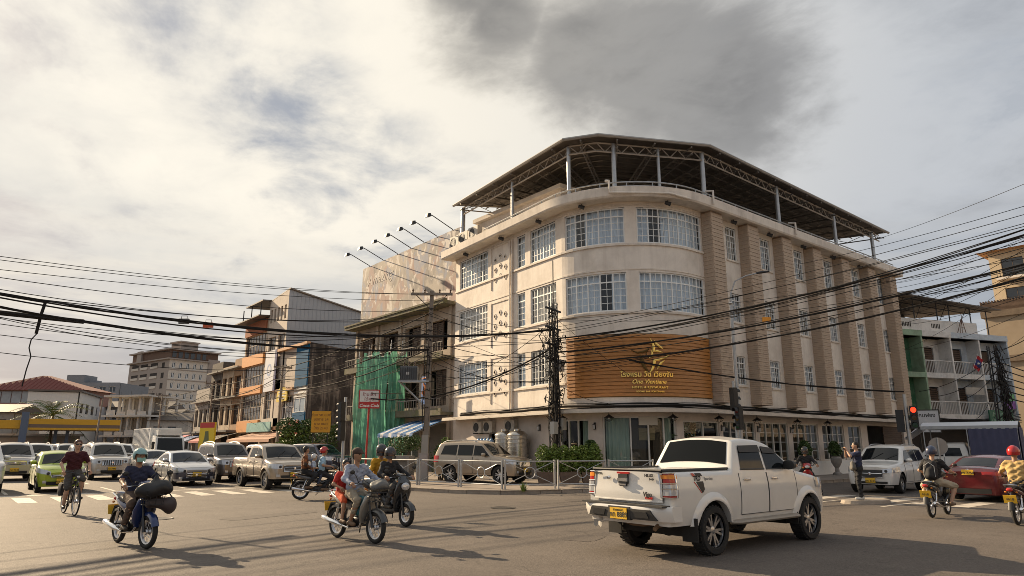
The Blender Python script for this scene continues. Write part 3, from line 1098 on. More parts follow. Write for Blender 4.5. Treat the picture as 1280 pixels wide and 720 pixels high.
# ---- shopfront fittings on the corner
sf = MB()
gl = []
for (a, b, z0, z1) in shop_open[1:9]:
 fbox(sf, a, b, z1 - 0.07, z1, -0.16, -0.06)
 fbox(sf, a, b, z0, z0 + 0.07, -0.16, -0.06)
 nn = max(1, round((b - a) / 0.72))
 if a == 13.05:
  marks = [13.05, 14.3, 15.12, 15.85, 16.43]
 elif a == 16.88:
  marks = [16.88, 18.2, 19.38]
 else:
  marks = [a + (b - a - 0.07) * k / nn for k in range(nn + 1)]
 for s in marks:
  fbox(sf, s, s + 0.07, z0 + 0.07, z1 - 0.07, -0.158, -0.062)
 for s, e in zip(marks[:-1], marks[1:]):
  gl.append((s + 0.07, e, z0 + 0.07, z1 - 0.07))
sfo = sf.build('shopfront_frame', mat('shop_frame', (0.62, 0.60, 0.56), 0.5), hotel)
for (a, b, z0, z1) in gl:
 q = MB()
 cs = s_cuts(a, b)
 q.grid([[P(s, z0, -0.11), P(s, z1, -0.11)] for s in cs])
 q.build('pane', MT['shopglass'], sfo)
 if a > 19.5:
  bar = MB()
  for k in range(1, 4):
   z = z0 + (z1 - z0) * k / 4
   fbox(bar, a, b, z - 0.012, z + 0.012, -0.13, -0.09)
  m_ = (a + b) / 2
  bar.build('glazing_bars', MT['white_frame'], sfo)
for (a, b) in ((11.85, 12.3), (13.12, 14.28), (15.95, 16.42)):
 cu = MB()
 nn = int((b - a) / 0.04)
 cu.grid([[P(a + (b - a) * i / nn, 0.2, -0.3 - 0.05 * math.sin(i * 1.3)), P(a + (b - a) * i / nn, 3.05, -0.3 - 0.03 * math.sin(i * 1.3))] for i in range(nn + 1)])
 cu.build('curtain', MT['green_curtain'], hotel, smooth=80)
dr = MB()
fbox(dr, 14.32, 15.05, 0.2, 2.85, -0.32, -0.26)
fbox(dr, 15.4, 15.85, 0.2, 2.85, -0.32, -0.26)
dr.build('door', mat('dark_wood', (0.05, 0.03, 0.02), 0.5), hotel)
bl = MB()
fbox(bl, 14.72, 15.5, 1.95, 2.5, -0.25, -0.22)
bl.build('blind', mat('bamboo', (0.30, 0.22, 0.13), 0.8, var=0.3, vscale=3, stretch=(1, 1, 14)), hotel)
MB_s = MB()
fbox(MB_s, 14.72, 15.6, 2.62, 3.0, -0.08, -0.05)
shs = MB_s.build('door_sign', mat('pale_sign', (0.55, 0.52, 0.45), 0.5), hotel)
wallm = MB()
for (a, b, z0, z1) in ((19.55, 40.7, 0.13, 0.16),):
 fbox(wallm, a, 34.9, 0.13, 0.88, 0.0, 0.03)
wallm.build('dado', MT['white'], hotel)
def on_wall(name, label, cat, s, z, d, group=None):
 p = P(s, z, d)
 q = P(s, z, d + 1)
 a = math.atan2(q[1] - p[1], q[0] - p[0])
 return thing(name, label, cat, p, a, group)
# caged pendant lamps under the awning (local +x points out of the wall)
lamp0 = None
for i, (s, lb) in enumerate([(11.3, 'over the dark glass door by the hedge'), (13.47, 'over the long green curtain'), (16.1, 'right of the glass entrance'),
        (18.75, 'over the flower window'), (22.0, 'over the first tall window past the corner'), (25.9, 'between the first and second tall windows'), (29.2, 'between the second and third tall windows')]):
 label = 'black wire pendant lamp under the awning, ' + lb
 p = P(s, 3.2, 0.5)
 if lamp0 is None:
  lamp0 = thing('pendant_lamp', label, 'lamp', p, 0, 'pendant lamps under the hotel awning')
  q = MB()
  q.tube([(0, 0, 0), (0, 0, -0.12)], 0.015, 5)
  q.lathe([(0.02, -0.1), (0.06, -0.14), (0.25, -0.26), (0.24, -0.265), (0.03, -0.17)], 14)
  for k in range(6):
   a = k * math.pi / 3
   q.tube([(0.2 * math.cos(a), 0.2 * math.sin(a), -0.25), (0.12 * math.cos(a), 0.12 * math.sin(a), -0.38), (0, 0, -0.42)], 0.008, 4)
  q.build('lamp_shade', MT['black'], lamp0, smooth=40)
  MB().sphere((0, 0, -0.28), 0.05).build('bulb', MT['white'], lamp0, smooth=60)
 else:
  dup(lamp0, p, 0, label)
sc0 = None
for s, z, lb in [(8.95, 2.6, 'left of the dark glass door'), (12.68, 2.6, 'between the glass door and green curtain'), (19.62, 2.55, 'right of the flower window'), (22.78, 2.55, 'between the first two windows past the corner'), (26.0, 2.55, 'between the tall second and third windows')]:
 label = 'small black lantern on the hotel wall ' + lb
 p, q_ = P(s, z, 0), P(s, z, 1)
 a = math.atan2(q_[1] - p[1], q_[0] - p[0])
 if sc0 is None:
  sc0 = thing('wall_lantern', label, 'lamp', p, a, 'wall lanterns of the hotel')
  q = MB()
  q.box(0.0, -0.05, -0.16, 0.02, 0.05, 0.16)
  q.tube([(0.02, 0, 0.1), (0.12, 0, 0.14), (0.12, 0, 0.08)], 0.012, 5)
  q.lathe([(0.02, 0.1), (0.085, 0.06), (0.085, 0.05)], 8, (0.12, 0, 0))
  q.lathe([(0.04, -0.14), (0.03, -0.17)], 8, (0.12, 0, 0))
  q.build('bracket', MT['black'], sc0)
  MB().lathe([(0.065, 0.05), (0.045, -0.14)], 8, (0.12, 0, 0)).build('lamp_glass', MT['lamp_glass'], sc0)
 else:
  dup(sc0, p, a, label)
sp0 = None
for i, (s, lb) in enumerate([(2.0, 'far left window'), (6.0, 'pierced panel'), (9.6, 'left four light window'), (12.5, 'left curved window'), (16.4, 'right curved window')] +
       [(SL + SA + u - 27.6, 'gap after brick pier, %s along the side' % w_) for u, w_ in ((30.7, 'first'), (34.2, 'second'), (37.9, 'third'), (41.5, 'fourth'), (45.2, 'fifth'))]):
 label = 'small spotlight under the hotel cornice above the ' + lb
 if sp0 is None:
  sp0 = thing('spotlight', label, 'lamp', P(s, 13.36, 0.5), 0, 'spotlights under the hotel cornice')
  q = MB()
  q.tube([(0, 0, 0), (0, 0, -0.12)], 0.02, 5)
  q.tube([(-0.1, 0.1, -0.1), (0.1, -0.1, -0.2)], [0.09, 0.11], 8)
  q.build('housing', MT['dark_metal'], sp0)
 else:
  dup(sp0, P(s, 13.36, 0.5), 0, label)
# flowers in the right corner window
fl = thing('flower_arrangement', 'yellow and white flower arrangement in the curved shop window', 'flowers', P(18.0, 1.0, -0.75))
fm = MB()
for k in range(420):
 a, rr, h = rnd.uniform(0, 6.28), abs(rnd.gauss(0, 0.45)), rnd.uniform(0.5, 1.75)
 x, y = rr * math.cos(a) * 1.5 - 0.2, rr * math.sin(a) * 0.35
 sz = rnd.uniform(0.03, 0.08)
 m = 1 if (x > 0.1 and h < 1.35 and rnd.random() < 0.75) else (2 if rnd.random() < 0.45 else 0)
 v = [Vector((rnd.gauss(0, sz), rnd.gauss(0, sz), rnd.gauss(0, sz))) for _ in range(3)]
 fm.add([Vector((x, y, h)) + q for q in v], [(0, 1, 2)], m)
fm.build('blossom', [MT['leaf'], mat('yellow_petal', (0.75, 0.45, 0.03), 0.7), mat('white_petal', (0.7, 0.68, 0.6), 0.7)], fl)
MB().lathe([(0.12, 0), (0.2, 0.25), (0.14, 0.55)], 12).build('vase', MT['white'], fl, smooth=40)
# shutter and grilles in the dark bay at the right end
sh = MB()
for k in range(22):
 z = 0.15 + k * 0.127
 fbox(sh, 37.8, 40.6, z, z + 0.12, -0.2, -0.15 + 0.02 * (k % 2))
sh.build('roller_shutter', mat('brown_shutter', (0.10, 0.07, 0.055), 0.6, 0.3, var=0.2), hotel)
# ================================================================== other buildings
def flat(o, ang):
 """wall frame: s runs along direction ang (radians), d comes out on its right-hand side"""
 ex, ey = math.cos(ang), math.sin(ang)
 nx, ny = ey, -ex
 return lambda s, z, d=0.0: (o[0] + ex * s + nx * d, o[1] + ey * s + ny * d, z)
def pb(mb, F, s0, s1, z0, z1, d0, d1, m=None):
 lo = [F(s0, z0, d0), F(s1, z0, d0), F(s1, z0, d1), F(s0, z0, d1)]
 hi = [F(s0, z1, d0), F(s1, z1, d0), F(s1, z1, d1), F(s0, z1, d1)]
 mb.hexa(lo, hi, m)
def pwall(mb, F, ops, s0, s1, z0, z1, depth=0.2, m=0):
 cs, zs = {s0, s1}, {z0, z1}
 for a, b, c, d in ops:
  cs |= {a, b}
  zs |= {c, d}
 cs, zs = sorted(cs), sorted(zs)
 for i in range(len(cs) - 1):
  for j in range(len(zs) - 1):
   sm, zm = (cs[i] + cs[i + 1]) / 2, (zs[j] + zs[j + 1]) / 2
   if any(a < sm < b and c < zm < d for a, b, c, d in ops):
    continue
   mb.add([F(cs[i], zs[j]), F(cs[i + 1], zs[j]), F(cs[i + 1], zs[j + 1]), F(cs[i], zs[j + 1])], [(0, 1, 2, 3)], m)
 for a, b, c, d in ops:
  for q in ([F(a, c), F(b, c), F(b, c, -depth), F(a, c, -depth)], [F(b, d), F(a, d), F(a, d, -depth), F(b, d, -depth)],
     [F(a, d), F(a, c), F(a, c, -depth), F(a, d, -depth)], [F(b, c), F(b, d), F(b, d, -depth), F(b, c, -depth)]):
   mb.add(q, [(0, 1, 2, 3)], m)
def pwin(F, a, b, c, d, parent, nx=2, nz=1, depth=0.15, fm=None, gm=None, bar=0.05):
 """a framed window set in a flat wall: frame > panes"""
 w = MB()
 for (p, q, r, s) in ((a, b, c, c + bar), (a, b, d - bar, d), (a, a + bar, c + bar, d - bar), (b - bar, b, c + bar, d - bar)):
  pb(w, F, p, q, r, s, -depth, -depth + 0.06)
 for k in range(1, nx):
  s = a + (b - a) * k / nx
  pb(w, F, s - bar / 2, s + bar / 2, c + bar, d - bar, -depth + 0.002, -depth + 0.055)
 for k in range(1, nz):
  z = c + (d - c) * k / nz
  pb(w, F, a + bar, b - bar, z - bar / 2, z + bar / 2, -depth + 0.004, -depth + 0.05)
 o = w.build('window', fm or MT['white_frame'], parent)
 for k in range(nx):
  s0, s1 = a + (b - a) * k / nx, a + (b - a) * (k + 1) / nx
  g_ = MB()
  g_.add([F(s0, c, -depth + 0.02), F(s1, c, -depth + 0.02), F(s1, d, -depth + 0.02), F(s0, d, -depth + 0.02)], [(0, 1, 2, 3)])
  g_.build('pane', gm or DARKGLASS, o)
 return o
DARKGLASS = mat('dark_window_glass', (0.03, 0.035, 0.04), 0.06, spec=0.8)
SHUT = mat('louvre_wood', (0.10, 0.065, 0.045), 0.7, var=0.25)
OLDCREAM = mat('old_cream_render', (0.47, 0.385, 0.30), 0.9, var=0.14, vscale=1.4, bump=0.15, dirt=(0.12, 0.095, 0.075), dscale=0.7, damt=0.7)
MOSS = mat('mossy_concrete', (0.16, 0.14, 0.10), 0.95, var=0.3, vscale=2, bump=0.4, dirt=(0.10, 0.12, 0.02), dscale=1.3, damt=0.9)
STAIN = mat('stained_wall', (0.055, 0.047, 0.042), 0.95, var=0.4, vscale=1.5, streak=(0.40, 0.34, 0.29), sk_amt=0.8, bump=0.2)
# ---- old shophouse left of the hotel
sh1 = thing('old_shophouse', 'old three storey cream shophouse with dark openings and mossy roof edge beside the hotel', 'shophouse')
F = flat((24.15, 48.9), -math.pi / 2)     # s=0 at v 48.9, runs toward the hotel; d>0 points to -u
L1 = 13.65
ops = []
bays = [(0.35, 3.2), (3.65, 6.6), (7.1, 9.7), (10.2, 12.95)]
for a, b in bays:
 for z0, z1 in ((4.2, 6.5), (7.75, 9.75)):
  ops.append((a + 0.25, b - 0.25, z0, z1))
 ops.append((a, b, 0.13, 3.1))
w = MB()
pwall(w, F, ops, 0, L1, 0, 10.5, 0.35)
w.poly([F(0, 0), F(0, 10.5), F(0, 10.5, -12), F(0, 0, -12)])
w.build('wall', OLDCREAM, sh1)
w = MB()
w.poly([F(0, 0, -1.6), F(L1, 0, -1.6), F(L1, 10.4, -1.6), F(0, 10.4, -1.6)])
w.poly([F(0, 10.4, 0), F(L1, 10.4, 0), F(L1, 10.4, -12), F(0, 10.4, -12)])
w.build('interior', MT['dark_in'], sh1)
rf = MB()
pb(rf, F, -0.3, L1, 10.5, 10.72, -8, 1.0)
pb(rf, F, -0.3, L1, 10.72, 10.84, 0.7, 1.06)
rf.build('roof_slab', MOSS, sh1)
for z in (3.55, 7.05):
 sl = MB()
 pb(sl, F, 0, L1 - 0.1, z, z + 0.2, 0, 0.95)
 pb(sl, F, 0, L1 - 0.1, z + 0.2, z + 0.42, 0.86, 0.95)
 sl.build('balcony_slab', MOSS, sh1)
 ra = MB()
 for k in range(int(L1 / 0.3)):
  pb(ra, F, 0.1 + k * 0.3, 0.13 + k * 0.3, z + 0.42, z + 1.0, 0.89, 0.92)
 pb(ra, F, 0.05, L1 - 0.15, z + 1.0, z + 1.06, 0.88, 0.94)
 ra.build('balustrade', MT['concrete'], sh1)
for i, (a, b) in enumerate(bays):
 for j, (z0, z1) in enumerate(((4.2, 6.5), (7.75, 9.75))):
  n = 3
  for k in range(n):
   if (i + j + k) % 3 == 0:
    continue
   s0 = a + 0.25 + (b - a - 0.5) * k / n + 0.03
   s1 = a + 0.25 + (b - a - 0.5) * (k + 1) / n - 0.03
   q = MB()
   pb(q, F, s0, s0 + 0.07, z0, z1, -0.28, -0.2)
   pb(q, F, s1 - 0.07, s1, z0, z1, -0.28, -0.2)
   for t in range(int((z1 - z0) / 0.12)):
    z = z0 + t * 0.12
    pb(q, F, s0 + 0.07, s1 - 0.07, z, z + 0.09, -0.27 + 0.02 * (t % 2), -0.22)
   q.build('shutter', SHUT, sh1)
 if i != 1:
  q = MB()
  for t in range(24):
   pb(q, F, a, b, 0.14 + t * 0.125, 0.14 + t * 0.125 + 0.12, -0.3, -0.26 + 0.015 * (t % 2))
  q.build('roller_shutter', mat('grey_shutter', (0.22, 0.2, 0.18), 0.6, 0.3, var=0.15), sh1)
for a in (0.0, 3.28, 6.7, 9.8, 13.0):
 q = MB()
 pb(q, F, a, a + 0.3, 0.1, 10.5, 0.004, 0.14)
 q.build('pilaster', OLDCREAM, sh1)
bn = thing('hanging_banner', 'small blue vertical banner with orange swirl on the old shophouse', 'banner', (23.05, 36.9, 4.25), 0)
MB().box(-0.03, -0.42, 0, 0.0, 0.42, 1.75).build('cloth', mat('banner_blue', (0.03, 0.12, 0.36), 0.7), bn)
q = MB()
q.tube([(-0.06, -0.2, 0.4), (-0.06, 0.15, 0.7), (-0.06, -0.12, 1.0), (-0.06, 0.2, 1.35)], [0.03, 0.13, 0.13, 0.03], 6)
q.tube([(-0.05, -0.3, 1.62), (-0.05, 0.3, 1.62)], 0.04, 4)
q.build('emblem', mat('banner_orange', (0.6, 0.2, 0.06), 0.7), bn)
# striped tarpaulin awning over the shop
aw = thing('tarpaulin_awning', 'blue and white striped tarpaulin awning sloping out from the old shophouse', 'awning')
q = MB()
rows = []
for i in range(25):
 v = 35.7 + 4.3 * i / 24
 rows.append([(24.1, v, 3.35), (23.2, v, 3.08 + 0.03 * math.sin(i)), (22.2, v, 2.72 + 0.04 * math.sin(i * 1.3)), (21.5, v, 2.45 + 0.03 * math.sin(i * 2.1)), (21.48, v, 2.22 + 0.03 * math.sin(i * 1.7))])
for i in range(24):
 q.grid(rows[i:i + 2], (i // 2) % 3 % 2)
q.build('tarpaulin', [mat('tarp_blue', (0.05, 0.16, 0.38), 0.6, var=0.1), mat('tarp_white', (0.55, 0.57, 0.6), 0.6, var=0.1)], aw)
q = MB()
for v in (35.8, 37.9, 39.9):
 q.tube([(21.55, v, 0.12), (21.55, v, 2.45)], 0.03, 6)
 q.tube([(21.55, v, 2.4), (24.1, v, 3.3)], 0.025, 5)
q.build('pole', MT['steel'], aw)
# ---- mural billboard on the roof
bb = thing('billboard', 'large faded pink and brown mural billboard standing on the old shophouse roof', 'billboard')
def mural():
 m = bpy.data.materials.new('faded_mural')
 m.use_nodes = True
 N, L = m.node_tree.nodes, m.node_tree.links
 p = N['Principled BSDF']
 p.inputs['Roughness'].default_value = 0.75
 tc = N.new('ShaderNodeTexCoord')
 cur = (0.29, 0.255, 0.225)
 for sc, col, lo, hi, off, am in ((0.28, (0.42, 0.365, 0.305), 0.42, 0.56, 0, 0.85), (0.5, (0.20, 0.18, 0.17), 0.49, 0.58, 5, 0.9), (0.62, (0.34, 0.22, 0.19), 0.52, 0.58, 9, 0.85),
          (0.8, (0.24, 0.26, 0.33), 0.54, 0.59, 14, 0.85), (1.5, (0.66, 0.6, 0.54), 0.56, 0.60, 21, 0.8)):
  mp = N.new('ShaderNodeMapping')
  mp.inputs['Location'].default_value = (off, off, off)
  mp.inputs['Scale'].default_value = (1, 1, 0.75)
  L.new(tc.outputs['Object'], mp.inputs[0])
  n = N.new('ShaderNodeTexNoise')
  n.inputs['Scale'].default_value = sc
  n.inputs['Detail'].default_value = 5
  n.inputs['Distortion'].default_value = 0.9
  L.new(mp.outputs[0], n.inputs['Vector'])
  mr = N.new('ShaderNodeMapRange')
  mr.inputs[1].default_value, mr.inputs[2].default_value, mr.inputs[4].default_value = lo, hi, am
  L.new(n.outputs[0], mr.inputs[0])
  mx = N.new('ShaderNodeMix')
  mx.data_type = 'RGBA'
  L.new(mr.outputs[0], mx.inputs[0])
  if isinstance(cur, tuple):
   mx.inputs[6].default_value = (*cur, 1)
  else:
   L.new(cur, mx.inputs[6])
  mx.inputs[7].default_value = (*col, 1)
  cur = mx.outputs[2]
 L.new(cur, p.inputs['Base Color'])
 return m
MUR = mural()
for k in range(7):
 q = MB()
 v0 = 34.95 + k * 1.98
 q.box(24.28, v0 + 0.006, 10.86, 24.34, v0 + 1.974, 15.72 - 0.018 * k)
 q.build('vinyl_sheet', MUR, bb)
q = MB()
for k in range(8):
 v = 35.0 + k * 1.97
 q.tube([(24.42, v, 10.72), (24.42, v, 15.6)], 0.05, 5)
 q.tube([(26.2, v, 10.72), (24.42, v, 14.4)], 0.04, 5)
for z in (11.4, 13.2, 15.0):
 q.tube([(24.4, 35, z), (24.4, 48.8, z)], 0.04, 5)
q.build('frame', MT['dark_metal'], bb)
whitep = mat('faded_white_print', (0.58, 0.52, 0.46), 0.8)
put_text('lettering', 'Amazing', whitep, bb, (24.272, 47.9, 14.0), (math.pi / 2, 0, -math.pi / 2), 1.15, 0.003, 0.3, 'LEFT')
lamp_v = [36.0, 37.9, 39.6, 41.4, 43.3, 45.5, 47.7]
bl0 = None
for i, v in enumerate(lamp_v):
 lb = 'black flood lamp on a long arm over the mural billboard, ' + ['nearest the hotel roof', 'second from the hotel', 'third from the hotel', 'middle of the seven', 'third from the far left', 'second from the far left', 'farthest left of the row'][i]
 p = (24.3, v, 15.74 - 0.012 * i)
 if bl0 is None:
  bl0 = thing('billboard_lamp', lb, 'lamp', p, 0, 'flood lamps along the billboard top')
  q = MB()
  q.tube([(0.1, 0, -0.3), (-0.05, 0, 0.02), (-1.6, 0, 0.62), (-1.95, 0, 0.7)], 0.03, 6)
  q.build('arm', MT['dark_metal'], bl0)
  q = MB()
  q.hexa([(-2.15, -0.17, 0.42), (-1.82, -0.17, 0.52), (-1.82, 0.17, 0.52), (-2.15, 0.17, 0.42)], [(-2.1, -0.12, 0.66), (-1.86, -0.12, 0.74), (-1.86, 0.12, 0.74), (-2.1, 0.12, 0.66)])
  q.build('lamp_head', MT['black'], bl0)
 else:
  dup(bl0, p, 0, lb)
# ---- scaffold wrapped in green netting
sc = thing('netted_scaffold', 'scaffold wrapped in hanging green debris netting in front of the old shophouse', 'scaffold')
netm = bpy.data.materials.new('green_netting')
netm.use_nodes = True
_N, _L = netm.node_tree.nodes, netm.node_tree.links
_N.clear()
_o = _N.new('ShaderNodeOutputMaterial')
_d = _N.new('ShaderNodeBsdfDiffuse')
_tl = _N.new('ShaderNodeBsdfTranslucent')
_tp = _N.new('ShaderNodeBsdfTransparent')
_tc = _N.new('ShaderNodeTexCoord')
_nz = _N.new('ShaderNodeTexNoise')
_nz.inputs['Scale'].default_value = 1.6
_nz.inputs['Detail'].default_value = 6
_L.new(_tc.outputs['Object'], _nz.inputs['Vector'])
_mr = _N.new('ShaderNodeMapRange')
_mr.inputs[1].default_value, _mr.inputs[2].default_value, _mr.inputs[3].default_value, _mr.inputs[4].default_value = 0.3, 0.7, 0.75, 1.25
_L.new(_nz.outputs[0], _mr.inputs[0])
_hv = _N.new('ShaderNodeHueSaturation')
_hv.inputs['Color'].default_value = (0.19, 0.47, 0.35, 1)
_L.new(_mr.outputs[0], _hv.inputs['Value'])
_L.new(_hv.outputs[0], _d.inputs[0])
_L.new(_hv.outputs[0], _tl.inputs[0])
_m1 = _N.new('ShaderNodeMixShader')
_m1.inputs[0].default_value = 0.4
_m2 = _N.new('ShaderNodeMixShader')
_m2.inputs[0].default_value = 0.16
_L.new(_d.outputs[0], _m1.inputs[1])
_L.new(_tl.outputs[0], _m1.inputs[2])
_L.new(_m1.outputs[0], _m2.inputs[1])
_L.new(_tp.outputs[0], _m2.inputs[2])
_L.new(_m2.outputs[0], _o.inputs[0])
def net(p0, p1, z0, z1, n=26, amp=0.13):
 p0, p1 = Vector(p0), Vector(p1)
 t = (p1 - p0).normalized()
 nrm = Vector((t.y, -t.x))
 rows = []
 ph = [rnd.uniform(0, 6) for _ in range(4)]
 for i in range(n + 1):
  a = i / n
  r = []
  for k in range(13):
   z = z0 + (z1 - z0) * k / 12
   top = 0.22 * math.sin(a * 9 + ph[3]) * (k / 12)
   d = amp * (math.sin(a * n * 1.05 + ph[0] + 0.5 * math.sin(k * 0.6 + ph[1])) * (1 - 0.4 * k / 12) + 0.7 * math.sin(a * 5 + k * 0.9 + ph[2]))
   q = p0.lerp(p1, a) + nrm * d
   r.append((q.x, q.y, z + top))
  rows.append(r)
 mb = MB()
 mb.grid(rows)
 mb.build('netting', netm, sc, smooth=70)
net((22.7, 45.9), (22.7, 44.3), 0.1, 7.7, 18)
net((22.6, 44.35), (22.6, 42.6), 0.1, 8.0, 18)
net((22.65, 42.65), (22.6, 41.0), 0.1, 7.9, 18)
net((22.6, 41.0), (24.0, 40.9), 0.1, 7.9)
q = MB()
for v in (41.1, 42.7, 44.3, 45.8):
 for u in (22.85, 23.7):
  q.tube([(u, v, 0.1), (u, v, 8.8)], 0.03, 6)
for z in (2, 4, 6, 8):
 q.tube([(22.85, 41, z), (22.85, 45.9, z)], 0.03, 5)
 q.tube([(23.7, 41, z), (23.7, 45.9, z)], 0.03, 5)
q.build('scaffold_pole', MT['steel'], sc)
# ---- the next block: stained side wall with blue front
b2 = thing('blue_front_building', 'three storey building with bright blue front panel and black stained side wall', 'building')
F = flat((24.2, 66.0), -math.pi / 2)
FS = flat((24.2, 58.2), 0)
LB = 7.8
w = MB()
w.poly([FS(0, 0), FS(11, 0), FS(11, 9.6), FS(0, 10.8)])
w.build('side_wall', STAIN, b2)
w = MB()
ops = [(1.9, 4.7, 4.2, 6.3), (0.4, 7.4, 0.13, 3.0)]
pwall(w, F, ops, 0, LB, 0, 10.75, 0.3)
w.build('wall', mat('pale_render', (0.52, 0.45, 0.38), 0.85, var=0.12, dirt=(0.25, 0.2, 0.16), damt=0.4), b2)
q = MB()
q.poly([F(0, 0, -1.5), F(LB, 0, -1.5), F(LB, 10, -1.5), F(0, 10, -1.5)])
q.poly([F(0, 10.6, 0), F(LB, 10.6, 0), F(LB, 9.6, -11), F(0, 9.6, -11)])
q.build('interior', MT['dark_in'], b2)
blue = mat('blue_panel', (0.004, 0.085, 0.19), 0.8, var=0.08, spec=0.15)
for z0, z1 in ((6.9, 10.6), (3.35, 4.6)):
 q = MB()
 pb(q, F, 5.0, 7.75, z0, z1, 0.003, 0.12)
 q.build('blue_panel', blue, b2)
for k in range(3):
 q = MB()
 pb(q, F, 5.0, 7.75, 6.0 + k * 0.3, 6.16 + k * 0.3, 0.003, 0.1)
 q.build('white_strip', MT['white'], b2)
pwin(F, 5.15, 7.6, 4.65, 5.9, b2, 2, 1, -0.02, MT['white_frame'], mat('pale_glass', (0.35, 0.42, 0.48), 0.1))
pwin(F, 1.9, 4.7, 4.2, 6.3, b2, 4, 2, 0.2)
q = MB()
pb(q, F, 0, LB, 10.6, 10.85, 0.0, 0.35)
pb(q, F, 0, 5, 6.75, 6.95, 0.0, 0.3)
pb(q, F, 0, 5, 3.2, 3.5, 0.0, 0.3)
q.build('cornice', mat('peach_trim', (0.6, 0.36, 0.2), 0.8), b2)
ys = thing('yellow_fan_sign', 'yellow half round sign board on the pale front beside the blue panel', 'sign')
q = MB()
ring = [(2.6 + 1.25 * math.cos(math.pi * k / 12), 6.35 + 0.75 * math.sin(math.pi * k / 12)) for k in range(13)]
ring += [(1.35, 5.75), (3.85, 5.75)]
q.add([F(s, z, 0.32) for s, z in ring] + [F(s, z, 0.22) for s, z in ring], [tuple(range(15))] + [(k, (k + 1) % 15, 15 + (k + 1) % 15, 15 + k) for k in range(15)])
q.build('board', mat('sign_yellow', (0.72, 0.52, 0.06), 0.6), ys)
q = MB()
for z in (5.95, 6.25, 6.55):
 pb(q, F, 1.8, 3.4, z, z + 0.1, 0.325, 0.33)
q.build('print', MT['white'], ys)
rs = thing('red_shop_sign', 'red shop sign with white lettering low on the blue front building', 'sign')
q = MB()
pb(q, F, 5.1, 7.4, 2.75, 3.95, 0.4, 0.52)
q.build('board', mat('sign_red', (0.45, 0.035, 0.03), 0.5), rs)
put_text('lettering', 'SALE', MT['white'], rs, F(6.25, 3.1, 0.53), (math.pi / 2, 0, -math.pi / 2), 0.7, 0.006)
sa = thing('shop_awning', 'faded terracotta fabric awning sloping over the pavement by the shrubs', 'awning')
q = MB()
q.grid([[F(s, 3.0, 0.05), F(s, 2.75, 1.0), F(s, 2.3, 2.6), F(s, 2.05, 2.62)] for s in [-5 + k * 0.5 for k in range(24)]])
q.build('fabric', mat('terracotta_cloth', (0.36, 0.19, 0.12), 0.8, var=0.15, vscale=2), sa)
q = MB()
for s in (-4.8, -1, 3, 6.4):
 q.tube([F(s, 0.1, 2.55), F(s, 2.3, 2.55)], 0.04, 5)
q.build('pole', MT['dark_metal'], sa)
# ---- white tower with metal shed top
tw = thing('grey_shed_building', 'tall narrow white building with grey metal clad side and slanting shed roof', 'building')
F = flat((24.2, 69.2), -math.pi / 2)
FS = flat((24.2, 64.2), 0)
LT = 5.0
ops = [(0.35 + k * 0.92, 0.35 + k * 0.92 + 0.5, 13.9, 15.3) for k in range(5)]
ops += [(0.4, 2.3, 8.0, 12.4), (2.9, 4.6, 8.0, 12.4), (0.4, 2.3, 4.3, 7.0), (2.9, 4.6, 4.3, 7.0), (0.2, 4.8, 0.13, 3.1)]
w = MB()
pwall(w, F, ops, 0, LT, 0, 16.0, 0.25)
w.add([F(0, 16, 0), F(LT, 16, 0), F(LT, 16.7, 0), F(0, 16.2, 0)], [(0, 1, 2, 3)])
w.build('wall', mat('white_render', (0.60, 0.52, 0.44), 0.85, var=0.1, dirt=(0.3, 0.25, 0.2), damt=0.4), tw)
q = MB()
n = 46
for k in range(n):
 a, b = k * 0.42, (k + 1) * 0.42
 za, zb = 16.7 - a * 0.185, 16.7 - b * 0.185
 q.add([FS(a, 9, 0.003), FS(b - 0.05, 9, 0.003), FS(b - 0.05, zb, 0.003), FS(a, za, 0.003)], [(0, 1, 2, 3)])
 q.add([FS(b - 0.05, 9, 0.003), FS(b - 0.02, 9, 0.035), FS(b - 0.02, zb, 0.035), FS(b - 0.05, zb, 0.003)], [(0, 1, 2, 3)])
 q.add([FS(b - 0.02, 9, 0.035), FS(b, 9, 0.003), FS(b, zb, 0.003), FS(b - 0.02, zb, 0.035)], [(0, 1, 2, 3)])
q.build('metal_cladding', mat('grey_cladding', (0.40, 0.41, 0.43), 0.5, 0.25, var=0.06), tw)
q = MB()
rfp = [FS(0, 16.75, 0.25), FS(19.5, 13.1, 0.25), FS(19.5, 12.4, -6), FS(-0.0, 16.2, -5.4)]
q.hexa(rfp, [(x, y, z + 0.1) for x, y, z in rfp])
q.build('roof', mat('roof_trim', (0.32, 0.28, 0.24), 0.6), tw)
q = MB()
q.poly([F(0.02, 0, -1.2), F(LT - .02, 0, -1.2), F(LT - .02, 15.5, -1.2), F(0.02, 15.5, -1.2)])
q.build('interior', MT['dark_in'], tw)
for a, b, c, d in ops[:-1]:
 pwin(F, a, b, c, d, tw, 1 if b - a < 1 else 3, 1 if d - c < 2 else 3, 0.18, mat('tan_frame', (0.4, 0.33, 0.26), 0.6))
vb = thing('vertical_banner', 'tall white vertical banner with navy edge and round emblem on the white narrow building', 'banner')
q = MB()
pb(q, F, 0.9, 3.4, 6.9, 10.9, 0.3, 0.36)
q.build('panel', mat('banner_white', (0.72, 0.72, 0.76), 0.5), vb)
q = MB()
pb(q, F, 3.42, 3.9, 6.9, 10.9, 0.3, 0.36)
q.build('edge', mat('navy', (0.03, 0.03, 0.14), 0.5), vb)
q = MB()
